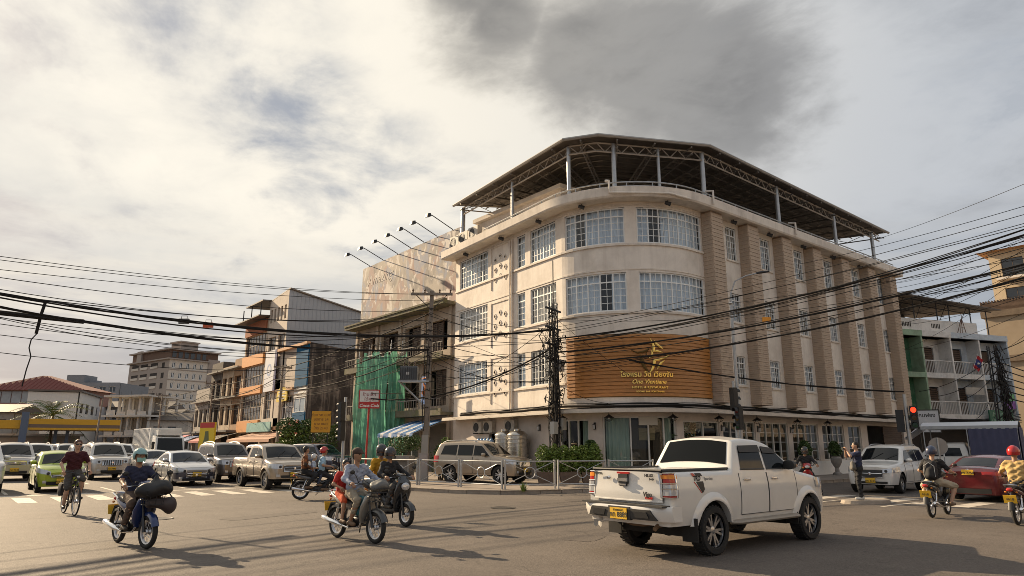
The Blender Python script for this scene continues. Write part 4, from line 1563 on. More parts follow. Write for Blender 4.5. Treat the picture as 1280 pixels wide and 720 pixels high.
q.add([F(2.1 + 0.62 * math.cos(t), 9.0 + 0.62 * math.sin(t), 0.365) for t in [math.pi / 8 * k for k in range(16)]] + [F(2.1 + 0.4 * math.cos(t), 9.0 + 0.4 * math.sin(t), 0.365) for t in [math.pi / 8 * k for k in range(16)]],
  [(k, (k + 1) % 16, 16 + (k + 1) % 16, 16 + k) for k in range(16)])
q.build('emblem', mat('pale_blue', (0.35, 0.42, 0.6), 0.5), vb)
# ---- orange banded building
ob = thing('orange_building', 'four storey building with orange panel bands and long ribbon windows', 'building')
F = flat((24.2, 76.0), -math.pi / 2)
LO = 6.7
ops = [(0.3, LO - 0.35, 11.1, 13.2), (0.3, LO - 0.35, 7.8, 9.9), (0.3, LO - 0.35, 4.3, 6.9), (0.2, LO - 0.2, 0.13, 3.0)]
w = MB()
pwall(w, F, ops, 0, LO, 0, 14.6, 0.3)
w.poly([F(LO, 0), F(LO, 14.6), F(LO, 14.6, -10), F(LO, 0, -10)])
w.build('wall', mat('tan_render', (0.50, 0.40, 0.30), 0.85, var=0.1), ob)
q = MB()
q.poly([F(0, 0, -1.2), F(LO - .02, 0, -1.2), F(LO - .02, 14.4, -1.2), F(0, 14.4, -1.2)])
q.build('interior', MT['dark_in'], ob)
orange = mat('orange_panel', (0.68, 0.30, 0.09), 0.6, var=0.1)
for z0, z1 in ((9.95, 11.05), (6.95, 7.75), (3.1, 4.25)):
 q = MB()
 pb(q, F, 0.0, LO - 0.3, z0, z1, 0.003, 0.22)
 q.build('orange_band', orange, ob)
q = MB()
pb(q, F, 0, LO - 0.3, 13.25, 14.6, 0.003, 0.14)
q.build('brick_band', mat('red_brick', (0.33, 0.12, 0.06), 0.9, var=0.25, vscale=6), ob)
for a, b, c, d in ops[:3]:
 pwin(F, a, b, c, d, ob, 7, 2, 0.2, mat('tan_frame', (0.4, 0.33, 0.26), 0.6))
for z, d in ((14.6, 1.2), (16.2, 0.9)):
 q = MB()
 a0 = 0 if z < 15 else 2.5
 lo = [F(a0 - 0.6, z, d), F(LO + 0.3, z + 0.05, d), F(LO + 0.3, z + 0.3, -3), F(a0 - 0.6, z + 0.2, -3)]
 q.hexa(lo, [(x, y, zz + 0.12) for x, y, zz in lo])
 q.build('eaves', MT['roof_metal'], ob)
q = MB()
for s in (0.4, 3.0, 5.8):
 q.tube([F(s, 14.7, 0.6), F(s, 16.2, 0.6)], 0.06, 5)
pb(q, F, 2.6, LO, 14.75, 16.2, -2.5, -1.8)
q.build('roof_posts', MT['dark_metal'], ob)
for z, s in ((10.7, LO + 0.1), (7.4, LO - 0.05)):
 pass
gsn = thing('teal_shop_sign', 'pale teal shop fascia sign below the white narrow building', 'sign')
q = MB()
pb(q, flat((24.2, 71.5), -math.pi / 2), 0, 6.5, 3.05, 3.95, 0.5, 0.62)
q.build('board', mat('teal_board', (0.22, 0.42, 0.40), 0.6, var=0.25, vscale=2), gsn)
ysn = thing('yellow_poster_sign', 'upright yellow poster sign on the pavement below the orange building', 'sign', (18.5, 66.5, 0.12), R(-68))
q = MB()
q.tube([(0, 0, 0), (0, 0, 3.4)], 0.06, 6)
q.build('pole', MT['dark_metal'], ysn)
MB().box(-1.0, -0.09, 1.3, 1.0, 0.09, 3.7).build('board', mat('poster_yellow', (0.68, 0.5, 0.03), 0.6), ysn)
MB().box(-0.98, -0.095, 3.2, 0.98, -0.0905, 3.68).build('header', mat('sign_red', (0.45, 0.035, 0.03), 0.5), ysn)
q = MB()
q.loft([((-0.3, -0.098, 1.6), 0.01, 0.2), ((0.05, -0.098, 2.2), 0.01, 0.32), ((0.0, -0.098, 2.9), 0.01, 0.22)], 8)
q.build('print', mat('print_dark', (0.12, 0.14, 0.06), 0.6), ysn)
# ---- further shophouses down the street
for (v0, v1, h, col, lb, cat_) in [(76.2, 79.0, 11.2, (0.35, 0.22, 0.13), 'narrow brown shophouse with tall dark windows next to the orange building', 'shophouse'),
         (79.2, 83.2, 10.6, (0.46, 0.36, 0.26), 'cream shophouse with grimy balconies down the street', 'shophouse'),
         (83.4, 87.6, 11.4, (0.10, 0.085, 0.075), 'dark grey weathered shophouse near the end of the row', 'shophouse'),
         (87.8, 93.5, 8.6, (0.36, 0.32, 0.28), 'low grey shophouse farther down the row', 'shophouse')]:
 F = flat((24.2, v1), -math.pi / 2)
 Ls = v1 - v0
 t = thing('far_shophouse', lb, cat_)
 ops = []
 nb = max(1, round(Ls / 2.2))
 z = 4.0
 while z + 2.2 < h:
  for k in range(nb):
   a = Ls * k / nb + 0.3
   ops.append((a, Ls * (k + 1) / nb - 0.3, z, z + 2.1))
  z += 3.2
 w = MB()
 pwall(w, F, ops + [(0.3, Ls - 0.3, 0.13, 3.0)], 0, Ls, 0, h, 0.4)
 w.poly([F(Ls, 0), F(Ls, h), F(Ls, h, -12), F(Ls, 0, -12)])
 w.poly([F(0, h), F(Ls, h), F(Ls, h, -12), F(0, h, -12)])
 w.build('wall', mat('shophouse_%d' % int(v0), col, 0.9, var=0.2, vscale=1.2, dirt=tuple(c * 0.35 for c in col), dscale=0.8, damt=0.7), t)
 q = MB()
 q.poly([F(0.01, 0, -1), F(Ls - .01, 0, -1), F(Ls - .01, h - .05, -1), F(0.01, h - .05, -1)])
 q.build('interior', MT['dark_in'], t)
 for a, b, c, d in ops:
  pwin(F, a, b, c, d, t, 2, 2, 0.3, SHUT)
 q = MB()
 pb(q, F, 0, Ls, 3.2, 3.4, 0, 1.2)
 for zz in (6.9, 10.1):
  if zz < h:
   pb(q, F, 0, Ls, zz, zz + 0.15, 0, 0.6)
 q.build('ledge', MT['concrete'], t)
for i, (v, col, lb) in enumerate([(80, (0.3, 0.05, 0.05), 'dark red'), (86, (0.03, 0.09, 0.25), 'deep blue'), (92, (0.42, 0.08, 0.12), 'rose pink'), (75, (0.06, 0.05, 0.045), 'brown')]):
 a = thing('street_awning', '%s cloth awning over the far pavement of the left street' % lb, 'awning')
 q = MB()
 q.grid([[(24.0, v + k * 0.5, 3.1), (22.6, v + k * 0.5, 2.7 + 0.05 * (k % 2)), (21.4, v + k * 0.5, 2.25), (21.38, v + k * 0.5, 2.05)] for k in range(9)])
 q.build('fabric', mat('awning_%d' % i, col, 0.8, var=0.15), a)
 q = MB()
 for k in (0.2, 3.8):
  q.tube([(21.5, v + k, 0.12), (21.5, v + k, 2.25)], 0.04, 5)
 q.build('pole', MT['dark_metal'], a)
# ---- distant hotel tower
ht = thing('distant_hotel', 'distant beige and taupe eight storey hotel tower above the traffic', 'hotel', (49.4, 224.2, 0), R(13.6))
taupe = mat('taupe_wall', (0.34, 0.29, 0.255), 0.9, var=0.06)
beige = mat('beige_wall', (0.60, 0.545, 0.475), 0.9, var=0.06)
FR = flat((0, 0), 0)                      # right face, in local axes
FL = flat((0, 26), -math.pi / 2)          # left face
opsR, opsL = [], []
for fl_ in range(8):
 z = 3.2 + fl_ * 3.1
 for k in range(5):
  opsR.append((0.9 + k * 2.2, 0.9 + k * 2.2 + 1.0, z, z + 1.7))
 for a, b in ((2.0, 6.5), (8.0, 12.5), (14.5, 19.0)):
  opsL.append((a, b, z + 0.2, z + 1.9))
 opsL.append((21.5, 23.3, z, z + 1.7))
w = MB()
pwall(w, FR, opsR, 0, 12.2, 0, 27.6, 0.3)
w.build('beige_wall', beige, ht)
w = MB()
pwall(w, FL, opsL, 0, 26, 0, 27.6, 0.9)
pb(w, FR, 12.2, 16, 0, 28.4, -20, 0.3)
w.build('taupe_wall', taupe, ht)
w = MB()
w.box(0.05, 1.0, 0, 12.1, 25, 27.5)
w.build('interior', MT['dark_in'], ht)
for a, b, c, d in opsR:
 pwin(FR, a, b, c, d, ht, 2, 1, 0.2, MT['white_frame'], bar=0.14)
for a, b, c, d in opsL:
 if b - a < 2:
  pwin(FL, a, b, c, d, ht, 2, 1, 0.3, MT['white_frame'], bar=0.14)
 else:
  q = MB()
  pb(q, FL, a, b, c, c + 0.75, 0.003, 0.2)
  q.build('balcony_front', beige, ht)
q = MB()
for z in range(9):
 pb(q, FR, -0.15, 12.2, 2.6 + z * 3.1, 2.85 + z * 3.1, 0.004, 0.16)
q.build('string_course', taupe, ht)
q = MB()
q.box(0.3, 0.3, 27.6, 15.5, 25, 30.4)
q.build('top_storey', mat('dark_brown_wall', (0.13, 0.075, 0.05), 0.8), ht)
q = MB()
q.box(-0.8, -0.8, 27.4, 12.6, 26.5, 27.75)
q.box(-0.6, -0.6, 30.4, 16, 26, 30.8)
q.box(4.0, 2, 30.8, 9.5, 8, 33.2)
q.box(3.6, 1.6, 33.2, 9.9, 8.4, 33.6)
q.box(-0.3, 18, 27.8, 0.4, 21, 31.2)
q.build('parapet', taupe, ht)
q = MB()
for k in range(6):
 q.box(0.8 + k * 1.9, 0.22, 28.1, 2.0 + k * 1.9, 0.32, 29.9)
q.build('top_windows', DARKGLASS, ht)
# ---- white concrete frame under construction
fr = thing('concrete_frame_building', 'unfinished white concrete frame building of three open storeys', 'building', (21.4, 137.4, 0), math.atan2(130.5 - 137.4, 26.65 - 21.36))
wc = mat('pale_concrete', (0.55, 0.53, 0.50), 0.9, var=0.12, dirt=(0.3, 0.28, 0.25), damt=0.4)
q = MB()
for i in range(5):
 for j in range(3):
  q.box(i * 2.1 - 0.18, j * 3.2, 0, i * 2.1 + 0.18, j * 3.2 + 0.36, 10.2)
q.build('column', wc, fr)
for z in (3.2, 6.6, 10.0):
 MB().box(-0.4, -0.9, z, 8.8, 7, z + 0.32).build('floor_slab', wc, fr)
q = MB()
q.box(-0.2, 3.4, 0, 8.6, 3.5, 10)
q.build('infill_wall', mat('block_wall', (0.30, 0.28, 0.26), 0.9, var=0.15), fr)
q = MB()
for z in (3.5, 6.9):
 for i in range(4):
  q.box(i * 2.1 + 0.2, -0.55, z + 0.02, i * 2.1 + 1.9, -0.45, z + 0.9 - 0.3 * (i % 2))
q.build('parapet', wc, fr)
pl = MB()
for i in range(5):
 pl.tube([(i * 2.1, 0.2, 10.3), (i * 2.1 + rnd.uniform(-.1, .1), 0.2, 11.0)], 0.03, 4)
pl.build('rebar', MT['dark_metal'], fr)
# ---- red roofed hall, white annexe
rh = thing('red_roof_hall', 'long white hall with red hipped roof and grey clerestory band behind the petrol station', 'building', (-8.0, 180.6, 0), math.atan2(157.9 - 174.34, 20.15))
WL = 36.1
q = MB()
q.box(0, 0, 0, WL, 9, 9.6)
q.build('wall', mat('lilac_white_wall', (0.56, 0.53, 0.53), 0.85, var=0.06), rh)
q = MB()
for k in range(18):
 q.box(k * 2.0 + 0.1, -0.05, 10.0, k * 2.0 + 1.9, 0.1, 12.2)
q.build('clerestory_panel', mat('grey_panel', (0.36, 0.37, 0.38), 0.6, var=0.2, vscale=0.7), rh)
q = MB()
q.box(0, 0.0, 9.6, WL, 9, 9.98)
q.box(-0.02, 0.1, 9.98, WL, 9, 12.45)
q.build('band', mat('brick_pink', (0.36, 0.20, 0.16), 0.8), rh)
red = mat('red_roof_tile', (0.15, 0.032, 0.024), 0.75, var=0.2, vscale=3)
for x0, x1 in ((14.0, WL + 0.8), (-12, 13.9)):
 xm = (x0 + x1) / 2
 q = MB()
 b_ = [(x0, -0.9, 12.45), (x1, -0.9, 12.45), (x1, 9.9, 12.45), (x0, 9.9, 12.45)]
 rr = [(xm - 0.5, 4, 15.7), (xm + 0.5, 5, 15.7)]
 q.add(b_ + rr, [(0, 1, 5, 4)[:3] + (4,), (1, 2, 5), (2, 3, 4, 5), (3, 0, 4)])
 for k in range(24):     # raised tile ribs on the front slope
  t = (k + 0.5) / 24
  e = Vector((x0 + (x1 - x0) * t, -0.9, 12.45))
  top = Vector(rr[0]) if t < 0.5 else Vector(rr[1])
  f = 1 - abs(2 * t - 1)
  p = e.lerp(Vector((e.x, 4, 15.7)), f)
  q.tube([e, p], 0.07, 4)
 q.build('roof', red, rh)
wh = thing('white_house', 'white two storey house with a row of five small square windows', 'house', (18.0, 146.4, 0), R(70.7))
F0 = flat((0, 0), 0)
q = MB()
ops = [(1.5 + k * 4.4, 3.7 + k * 4.4, 7.6, 9.3) for k in range(5)]
pwall(q, F0, ops, 0, 24, 0, 11.3, 0.2)
q.box(0, 0.25, 0, 23.98, 8, 11.2)
q.build('wall', mat('white_house_wall', (0.62, 0.60, 0.57), 0.85, var=0.08), wh)
for o in ops:
 pwin(F0, *o, wh, 2, 1, 0.15, SHUT)
q = MB()
q.hexa([(-0.3, -0.4, 11.3), (24.4, -0.4, 11.3), (24.4, 8, 11.3), (-0.3, 8, 11.3)], [(-0.3, -0.4, 11.6), (24.4, -0.4, 11.6), (24.4, 8, 11.6), (-0.3, 8, 11.6)])
q.build('roof', MT['roof_metal'], wh)
bg_ = thing('bluegrey_block', 'blue grey flat roofed block behind the red roofs', 'building', (16.5, 212.4, 0), math.atan2(199 - 212.4, 16.4))
F0 = flat((0, 0), 0)
q = MB()
ops = [(1 + k * 2.5, 2.6 + k * 2.5, 15.2, 16.6) for k in range(8)]
pwall(q, F0, ops, 0, 21.2, 0, 17.6, 0.3)
q.box(0, 0.35, 0, 21.2, 14, 17.55)
q.box(-0.5, 0.5, 17.6, 3, 6, 18.6)
q.box(7.0, 0.5, 17.6, 11.5, 6, 19.6)
q.box(12.5, 1.5, 17.6, 14, 4, 18.3)
q.build('wall', mat('bluegrey_wall', (0.20, 0.215, 0.24), 0.85, var=0.1), bg_)
for o in ops:
 pwin(F0, *o, bg_, 2, 1, 0.2)
for i, (u, v, a, wd, h, col, lb) in enumerate([(26.5, 152, -38, 10, 7.4, (0.2, 0.18, 0.165), 'low grey shack with rusty tin roof below the distant hotel'), (36, 150, -38, 9, 6.6, (0.34, 0.3, 0.26), 'low pale shop with tin roof below the distant hotel'),
            (26.8, 131, -20, 6, 6.0, (0.45, 0.42, 0.38), 'small pale two storey house right of the unfinished frame'), (2.0, 139, -36, 7.5, 6.9, (0.36, 0.33, 0.29), 'small gabled house at the far left edge'),
            (24.0, 165, -38, 14, 9.5, (0.26, 0.25, 0.25), 'dark grey flat house behind the unfinished frame')]):
 t = thing('far_house', lb, 'house', (u, v, 0), R(a))
 F0 = flat((0, 0), 0)
 ops = [(0.7 + k * 2.2, 2.0 + k * 2.2, h - 2.4, h - 1.0) for k in range(int(wd / 2.2))]
 q = MB()
 pwall(q, F0, ops, 0, wd, 0, h, 0.2)
 q.box(0, 0.25, 0, wd, 7, h - 0.05)
 q.build('wall', mat('far_house_%d' % i, col, 0.9, var=0.2, dirt=tuple(c * 0.5 for c in col), damt=0.5), t)
 for o in ops:
  pwin(F0, *o, t, 2, 1, 0.15, SHUT)
 q = MB()
 q.add([(-0.5, -0.6, h), (wd + 0.5, -0.6, h), (wd + 0.5, 3.5, h + 1.5), (-0.5, 3.5, h + 1.5), (wd + 0.5, 7.5, h), (-0.5, 7.5, h), (-0.5, -0.6, h + 0.08), (wd + 0.5, -0.6, h + 0.08)],
   [(0, 1, 2, 3), (3, 2, 4, 5), (0, 1, 7, 6), (1, 4, 2), (0, 3, 5)])
 q.build('roof', MT['roof_metal'], t)
# ---- petrol station
ps = thing('petrol_station', 'petrol station with long yellow canopy edge and grey pillars behind the queue', 'petrol station', (7.1, 123.3, 0), R(-6))
CL = 13.8
yel = mat('canopy_yellow', (0.62, 0.33, 0.015), 0.45, var=0.05)
q = MB()
q.box(2.2, 0, 4.1, CL, 9, 5.6)
q.build('canopy', mat('canopy_soffit', (0.4, 0.4, 0.4), 0.6), ps)
MB().box(2.15, -0.08, 4.85, CL + 0.05, 9.1, 5.65).build('yellow_fascia', yel, ps)
MB().box(2.15, -0.06, 4.35, CL + 0.05, 9.08, 4.85).build('brown_fascia', mat('canopy_brown', (0.17, 0.115, 0.08), 0.5), ps)
MB().box(2.15, -0.08, 4.05, CL + 0.05, 9.1, 4.35).build('lower_fascia', yel, ps)
MB().box(1.2, -0.3, 0, 2.1, 0.5, 6.6).build('tower', mat('slate_blue', (0.10, 0.13, 0.19), 0.5), ps)
MB().box(-1.6, 0.2, 4.2, 1.15, 6, 5.4).build('yellow_box', yel, ps)
for x in (5.4, 6.9, 10.8):
 MB().box(x, 3, 0, x + 0.45, 3.45, 4.1).build('pillar', mat('slate_blue', (0.10, 0.13, 0.19), 0.5), ps)
q = MB()
q.box(-4, 9, 0, 9, 16, 3.3)
q.build('kiosk', mat('kiosk_wall', (0.36, 0.33, 0.3), 0.8), ps)
MB().box(-4.4, 8.4, 3.3, 9.5, 16, 3.6).build('kiosk_roof', MT['steel'], ps)
for x in (4.2, 8.4):
 q = MB()
 q.box(x, 2.6, 0.1, x + 1.1, 3.3, 2.1)
 q.build('fuel_pump', mat('pump_yellow', (0.55, 0.3, 0.03), 0.5), ps)
 q = MB()
 q.box(x + 0.12, 2.57, 1.2, x + 0.98, 2.6, 1.8)
 q.build('pump_screen', MT['white'], ps)
# ---- right-hand shophouse with balconies
rb = thing('balcony_shophouse', 'weathered three storey shophouse with white, blue grey and green balcony bays', 'shophouse')
F = flat((54.48, 20.5), R(-20))
LR = 10.74
white_old = mat('old_white_render', (0.70, 0.68, 0.65), 0.9, var=0.12, vscale=1.2, dirt=(0.13, 0.105, 0.09), dscale=0.6, damt=0.55)
bluish = mat('old_blue_render', (0.50, 0.56, 0.62), 0.9, var=0.12, vscale=1.2, dirt=(0.15, 0.14, 0.14), dscale=0.6, damt=0.6)
green = mat('green_render', (0.045, 0.15, 0.08), 0.85, var=0.15, vscale=1.2, dirt=(0.3, 0.33, 0.26), dscale=1.2, damt=0.35)
paleg = mat('pale_green_render', (0.28, 0.40, 0.28), 0.9, var=0.15, dirt=(0.12, 0.1, 0.08), damt=0.6)
baysR = [(-1.4, 1.68, green, paleg), (1.68, 4.64, white_old, white_old), (4.64, 7.67, bluish, white_old), (7.67, 10.74, bluish, bluish)]
w = MB()
pwall(w, F, [(-1.0, 10.4, 0.1, 3.2)], -1.4, LR, 0, 3.6, 0.3)
w.poly([F(LR, 0), F(LR, 10.1), F(LR, 10.1, -9), F(LR, 0, -9)])
w.build('ground_wall', MT['concrete'], rb)
q = MB()
q.poly([F(0, 0, -1.5), F(LR, 0, -1.5), F(LR, 3.5, -1.5), F(0, 3.5, -1.5)])
q.poly([F(-1.4, 3.6, -1.3), F(LR, 3.6, -1.3), F(LR, 9.75, -1.3), F(-1.4, 9.75, -1.3)])
q.build('shop_interior', MT['dark_in'], rb)
for i, (a, b, inner_m, edge_m) in enumerate(baysR):
 for z in (3.85, 6.9):
  h = 2.9
  bw = MB()
  ops = [(a + 1.35, a + 2.3, z + 0.1, z + 2.25)]
  Fb = (lambda s, zz, d=0.0: F(s, zz, d - 0.95))
  pwall(bw, Fb, ops, a, b, z, z + h, 0.15)
  bw.add([F(a, z, 0), F(a, z, -0.95), F(a, z + h, -0.95), F(a, z + h, 0)], [(0, 1, 2, 3)])
  bw.add([F(b - .12, z, 0), F(b - .12, z, -0.95), F(b - .12, z + h, -0.95), F(b - .12, z + h, 0)], [(3, 2, 1, 0)])
  bw.add([F(a, z + h - 0.01, 0), F(b, z + h - 0.01, 0), F(b, z + h - 0.01, -0.95), F(a, z + h - 0.01, -0.95)], [(0, 1, 2, 3)])
  bw.build('balcony_wall', inner_m, rb)
  for o in ops:
   d_ = MB()
   for k in range(int((o[3] - o[2]) / 0.16)):
    pb(d_, Fb, o[0] + 0.05, o[1] - 0.05, o[2] + k * 0.16, o[2] + k * 0.16 + 0.13, -0.12, -0.07 + 0.02 * (k % 2))
   d_.build('louvred_door', SHUT, rb)
  e = MB()
  pb(e, F, a, b, z - 0.22, z + 0.16, -0.3, 0.12)
  e.build('balcony_edge', edge_m, rb)
  if i in (1, 2, 3):
   r_ = MB()
   for k in range(int((b - a) / 0.16)):
    s = a + 0.1 + k * 0.16
    pb(r_, F, s, s + 0.025, z + 0.16, z + 1.05, 0.0, 0.04)
   pb(r_, F, a + 0.1, b - 0.1, z + 1.05, z + 1.12, -0.02, 0.06)
   r_.build('railing', white_old, rb)
 p_ = MB()
 pb(p_, F, b - 0.14, b, 3.6, 9.8, -0.95, 0.13)
 p_.build('party_wall', edge_m, rb)
 e = MB()
 pb(e, F, a, b - 0.003 * i, 9.79, 10.22, -2.2, 0.2)
 e.build('parapet', bluish if i > 1 else edge_m, rb)
w = MB()
pb(w, F, -1.4, 8.5, 10.2, 11.25, -7, -0.5)
w.build('upper_wall', white_old, rb)
v_ = MB()
for c in (0.6, 3.6):
 for k in range(6):
  pb(v_, F, c + k * 0.16, c + k * 0.16 + 0.08, 10.6, 10.95, -0.502, -0.485)
v_.build('vent_slot', MT['dark_in'], rb)
q = MB()
lo = [F(-1.5, 12.95, 0.4), F(10.3, 12.25, 0.4), F(10.3, 13.0, -7.5), F(-1.5, 13.8, -7.5)]
q.hexa(lo, [(x, y, z + 0.08) for x, y, z in lo])
q.build('roof', MT['roof_metal'], rb)
q = MB()
for s in (0.1, 2.2, 4.6, 5.9, 8.2, 10.0):
 q.tube([F(s, 11.25 if s < 8.5 else 10.1, -0.7), F(s, 12.95 - s * 0.06, -0.7)], 0.045, 5)
for s0 in (0.4, 2.3, 4.8, 7.0):
 q.tube([F(s0, 11.25, -0.7), F(s0 + 0.9, 12.9 - s0 * 0.06, -0.7)], 0.03, 4)
for d in (-0.4, -2.1, -4.5):
 q.tube([F(-1.4, 12.9 - d * 0.11, d), F(10.2, 12.2 - d * 0.09, d)], 0.04, 4)
pb(q, F, -1.4, 8.5, 11.2, 13.2, -7, -6.9)
q.build('roof_frame', MT['dark_metal'], rb)
FB = F
tp = thing('roof_tripod', 'rusty lattice tripod on the parapet of the balcony shophouse', 'mast', F(6.4, 10.2, -0.1))
q = MB()
for dx, dy in ((-1.3, 0), (1.3, 0), (0, 0.9)):
 q.tube([(dx, dy, 0), (dx * 0.1, dy * .1, 2.0)], 0.05, 5)
q.tube([(-0.7, 0, 0.9), (0.7, 0, 0.9)], 0.03, 4)
q.tube([(-0.4, 0.3, 0), (0, 0, 1.9), (0.5, 0.3, 0)], 0.035, 4)
q.tube([(0, 0, 1.9), (0.2, 0, 2.5), (0, 0, 2.9), (-0.25, 0, 2.6)], 0.04, 5)
q.build('mast', mat('rust', (0.16, 0.09, 0.06), 0.8), tp)
tp.scale = (0.5, 0.5, 0.6)
fg = thing('flag', 'small red and navy flag with white disc hung on the balcony railing', 'flag', F(6.7, 7.5, 0.2), R(-20))
fg.scale = (0.65, 0.65, 0.6)
q = MB()
q.tube([(-0.5, 0, -0.2), (0.1, -0.5, 1.9)], 0.025, 5)
q.build('pole', MT['white'], fg)
q = MB()
rows = []
for i in range(9):
 t = i / 8
 base = Vector((-0.42 + 0.42 * t, -0.05 - 0.4 * t, 0.2 + 1.5 * t))
 rows.append([base + Vector((0.14 * j, 0.05 * math.sin(i + j * 1.5), -0.1 * j)) for j in range(7)])
for i in range(8):
 q.grid(rows[i:i + 2], 0 if (i < 2 or i > 5) else 1)
q.build('cloth', [mat('flag_red', (0.4, 0.02, 0.03), 0.8), mat('flag_navy', (0.03, 0.04, 0.18), 0.8)], fg)
MB().sphere((0.2, -0.28, 0.62), (0.14, 0.14, 0.14), 10, 6).build('disc', MT['white'], fg)
sgn = thing('sign_board', 'pale square sign board with dark lettering along its top, on a post at the right', 'sign', (45.6, 16.5, 0.12), R(-58))
MB().box(-0.66, -0.06, 2.4, 0.66, 0.06, 3.66).build('board', mat('pale_board', (0.55, 0.57, 0.6), 0.5, var=0.06), sgn)
q = MB()
for x0, x1, z0, z1 in ((-0.72, -0.66, 2.34, 3.72), (0.66, 0.72, 2.34, 3.72), (-0.66, 0.66, 3.66, 3.72), (-0.66, 0.66, 2.34, 2.4)):
 q.box(x0, -0.075, z0, x1, 0.075, z1)
q.build('frame', MT['dark_metal'], sgn)
MB().tube([(-0.4, 0.12, 0), (-0.4, 0.12, 3.6)], 0.05, 6).build('post', MT['dark_metal'], sgn)
put_text('lettering', 'โคมฟอง', MT['ink'], sgn, (0, -0.064, 3.28), (math.pi / 2, 0, 0), 0.3, 0.002, bold=0.004)
gsb = thing('shop_sign', 'green shop sign with pale lettering above the covered truck', 'sign')
q = MB()
pb(q, F, 6.9, 9.4, 3.0, 4.35, 0.5, 0.6)
q.build('board', mat('green_board', (0.02, 0.12, 0.075), 0.5, var=0.08), gsb)
for k in range(3):
 put_text('lettering', ['ร้าน อาหาร ซ่อม', 'ขาย โทรศัพท์ มือถือ', 'บริการ ด่วน'][k], mat('pale_green_print', (0.35, 0.5, 0.4), 0.6), gsb, F(8.15, 3.95 - k * 0.4, 0.605), (math.pi / 2, 0, R(-20)), 0.29, 0.003)
hs = thing('hanging_sign', 'pale blank rectangular sign hanging under the middle balcony', 'sign')
q = MB()
pb(q, F, 5.3, 7.2, 5.5, 6.05, 0.16, 0.24)
q.build('board', mat('pale_sheet', (0.40, 0.37, 0.33), 0.6, var=0.1), hs)
cp_ = thing('colour_poster', 'green and purple poster on the last balcony of the shophouse', 'poster')
q = MB()
pb(q, F, 9.3, 10.4, 5.1, 5.65, 0.16, 0.22)
q.build('top_half', mat('poster_green', (0.16, 0.42, 0.2), 0.6, var=0.3, vscale=3), cp_)
q = MB()
pb(q, F, 9.3, 10.4, 4.5, 5.1, 0.16, 0.22)
q.build('bottom_half', mat('poster_purple', (0.25, 0.1, 0.4), 0.6, var=0.3, vscale=3), cp_)
# ---- tan wall and beige tower at the far right
tn = thing('tan_block', 'blank tan rendered block rising behind the balcony shophouse', 'building')
q = MB()
q.box(92, 17.5, 0, 125, 25.6, 16.2)
q.build('wall', mat('tan_wall', (0.33, 0.265, 0.19), 0.9, var=0.14, vscale=0.5, dirt=(0.27, 0.2, 0.13), dscale=0.3, damt=0.55), tn)
q = MB()
for z in (16.2, 11.0):
 q.box(91.7, 17.2, z, 125, 25.9, z + 0.7)
q.build('band', mat('dark_band', (0.16, 0.12, 0.085), 0.9, var=0.3, vscale=2), tn)
q = MB()
for k in range(90):
 y = 17.3 + k * 0.095
 q.box(91.8, y, 16.9, 92.4, y + 0.07, 17.9 + 0.12 * (k % 3))
q.build('tile_screen', mat('old_tile', (0.13, 0.085, 0.06), 0.9, var=0.35, vscale=1.5), tn)
bt = thing('beige_tower', 'beige apartment tower with balconies and orange tiled roof at the far right', 'building', (112, 29.6, 0), R(-90))
F0 = flat((0, 0), 0)
q = MB()
ops = []
for z in (16.5, 20.6, 24.8):
 for k in range(5):
  ops.append((1.4 + k * 5.6, 4.0 + k * 5.6, z, z + 2.6))
pwall(q, F0, ops, 0, 30, 0, 28.6, 0.4)
q.box(0, 0.5, 0, 30, 20, 28.5)
q.build('wall', mat('apricot_wall', (0.56, 0.45, 0.31), 0.85, var=0.08), bt)
for o in ops:
 pwin(F0, *o, bt, 2, 2, 0.3, SHUT)
q = MB()
for z in (16.0, 20.1, 24.3):
 for k in (0, 2, 4):
  pb(q, F0, 0.9 + k * 5.6, 4.6 + k * 5.6, z, z + 0.3, 0.004, 1.2)
q.build('balcony_slab', MT['cream_trim'], bt)
q = MB()
for z in (16.3, 20.4, 24.6):
 for k in (0, 2, 4):
  for j in range(10):
   s = 1.0 + k * 5.6 + j * 0.37
   pb(q, F0, s, s + 0.06, z, z + 1.0, 1.1, 1.16)
  pb(q, F0, 0.95 + k * 5.6, 4.55 + k * 5.6, z + 1.0, z + 1.08, 1.08, 1.18)
q.build('balcony_railing', MT['dark_metal'], bt)
q = MB()
q.hexa([(-1.2, -1.2, 28.6), (31, -1.2, 28.6), (31, 21, 28.6), (-1.2, 21, 28.6)], [(8, 8, 30.6), (22, 8, 30.6), (22, 12, 30.6), (8, 12, 30.6)])
q.build('roof', mat('orange_tile', (0.40, 0.23, 0.12), 0.8, var=0.2, vscale=2), bt)
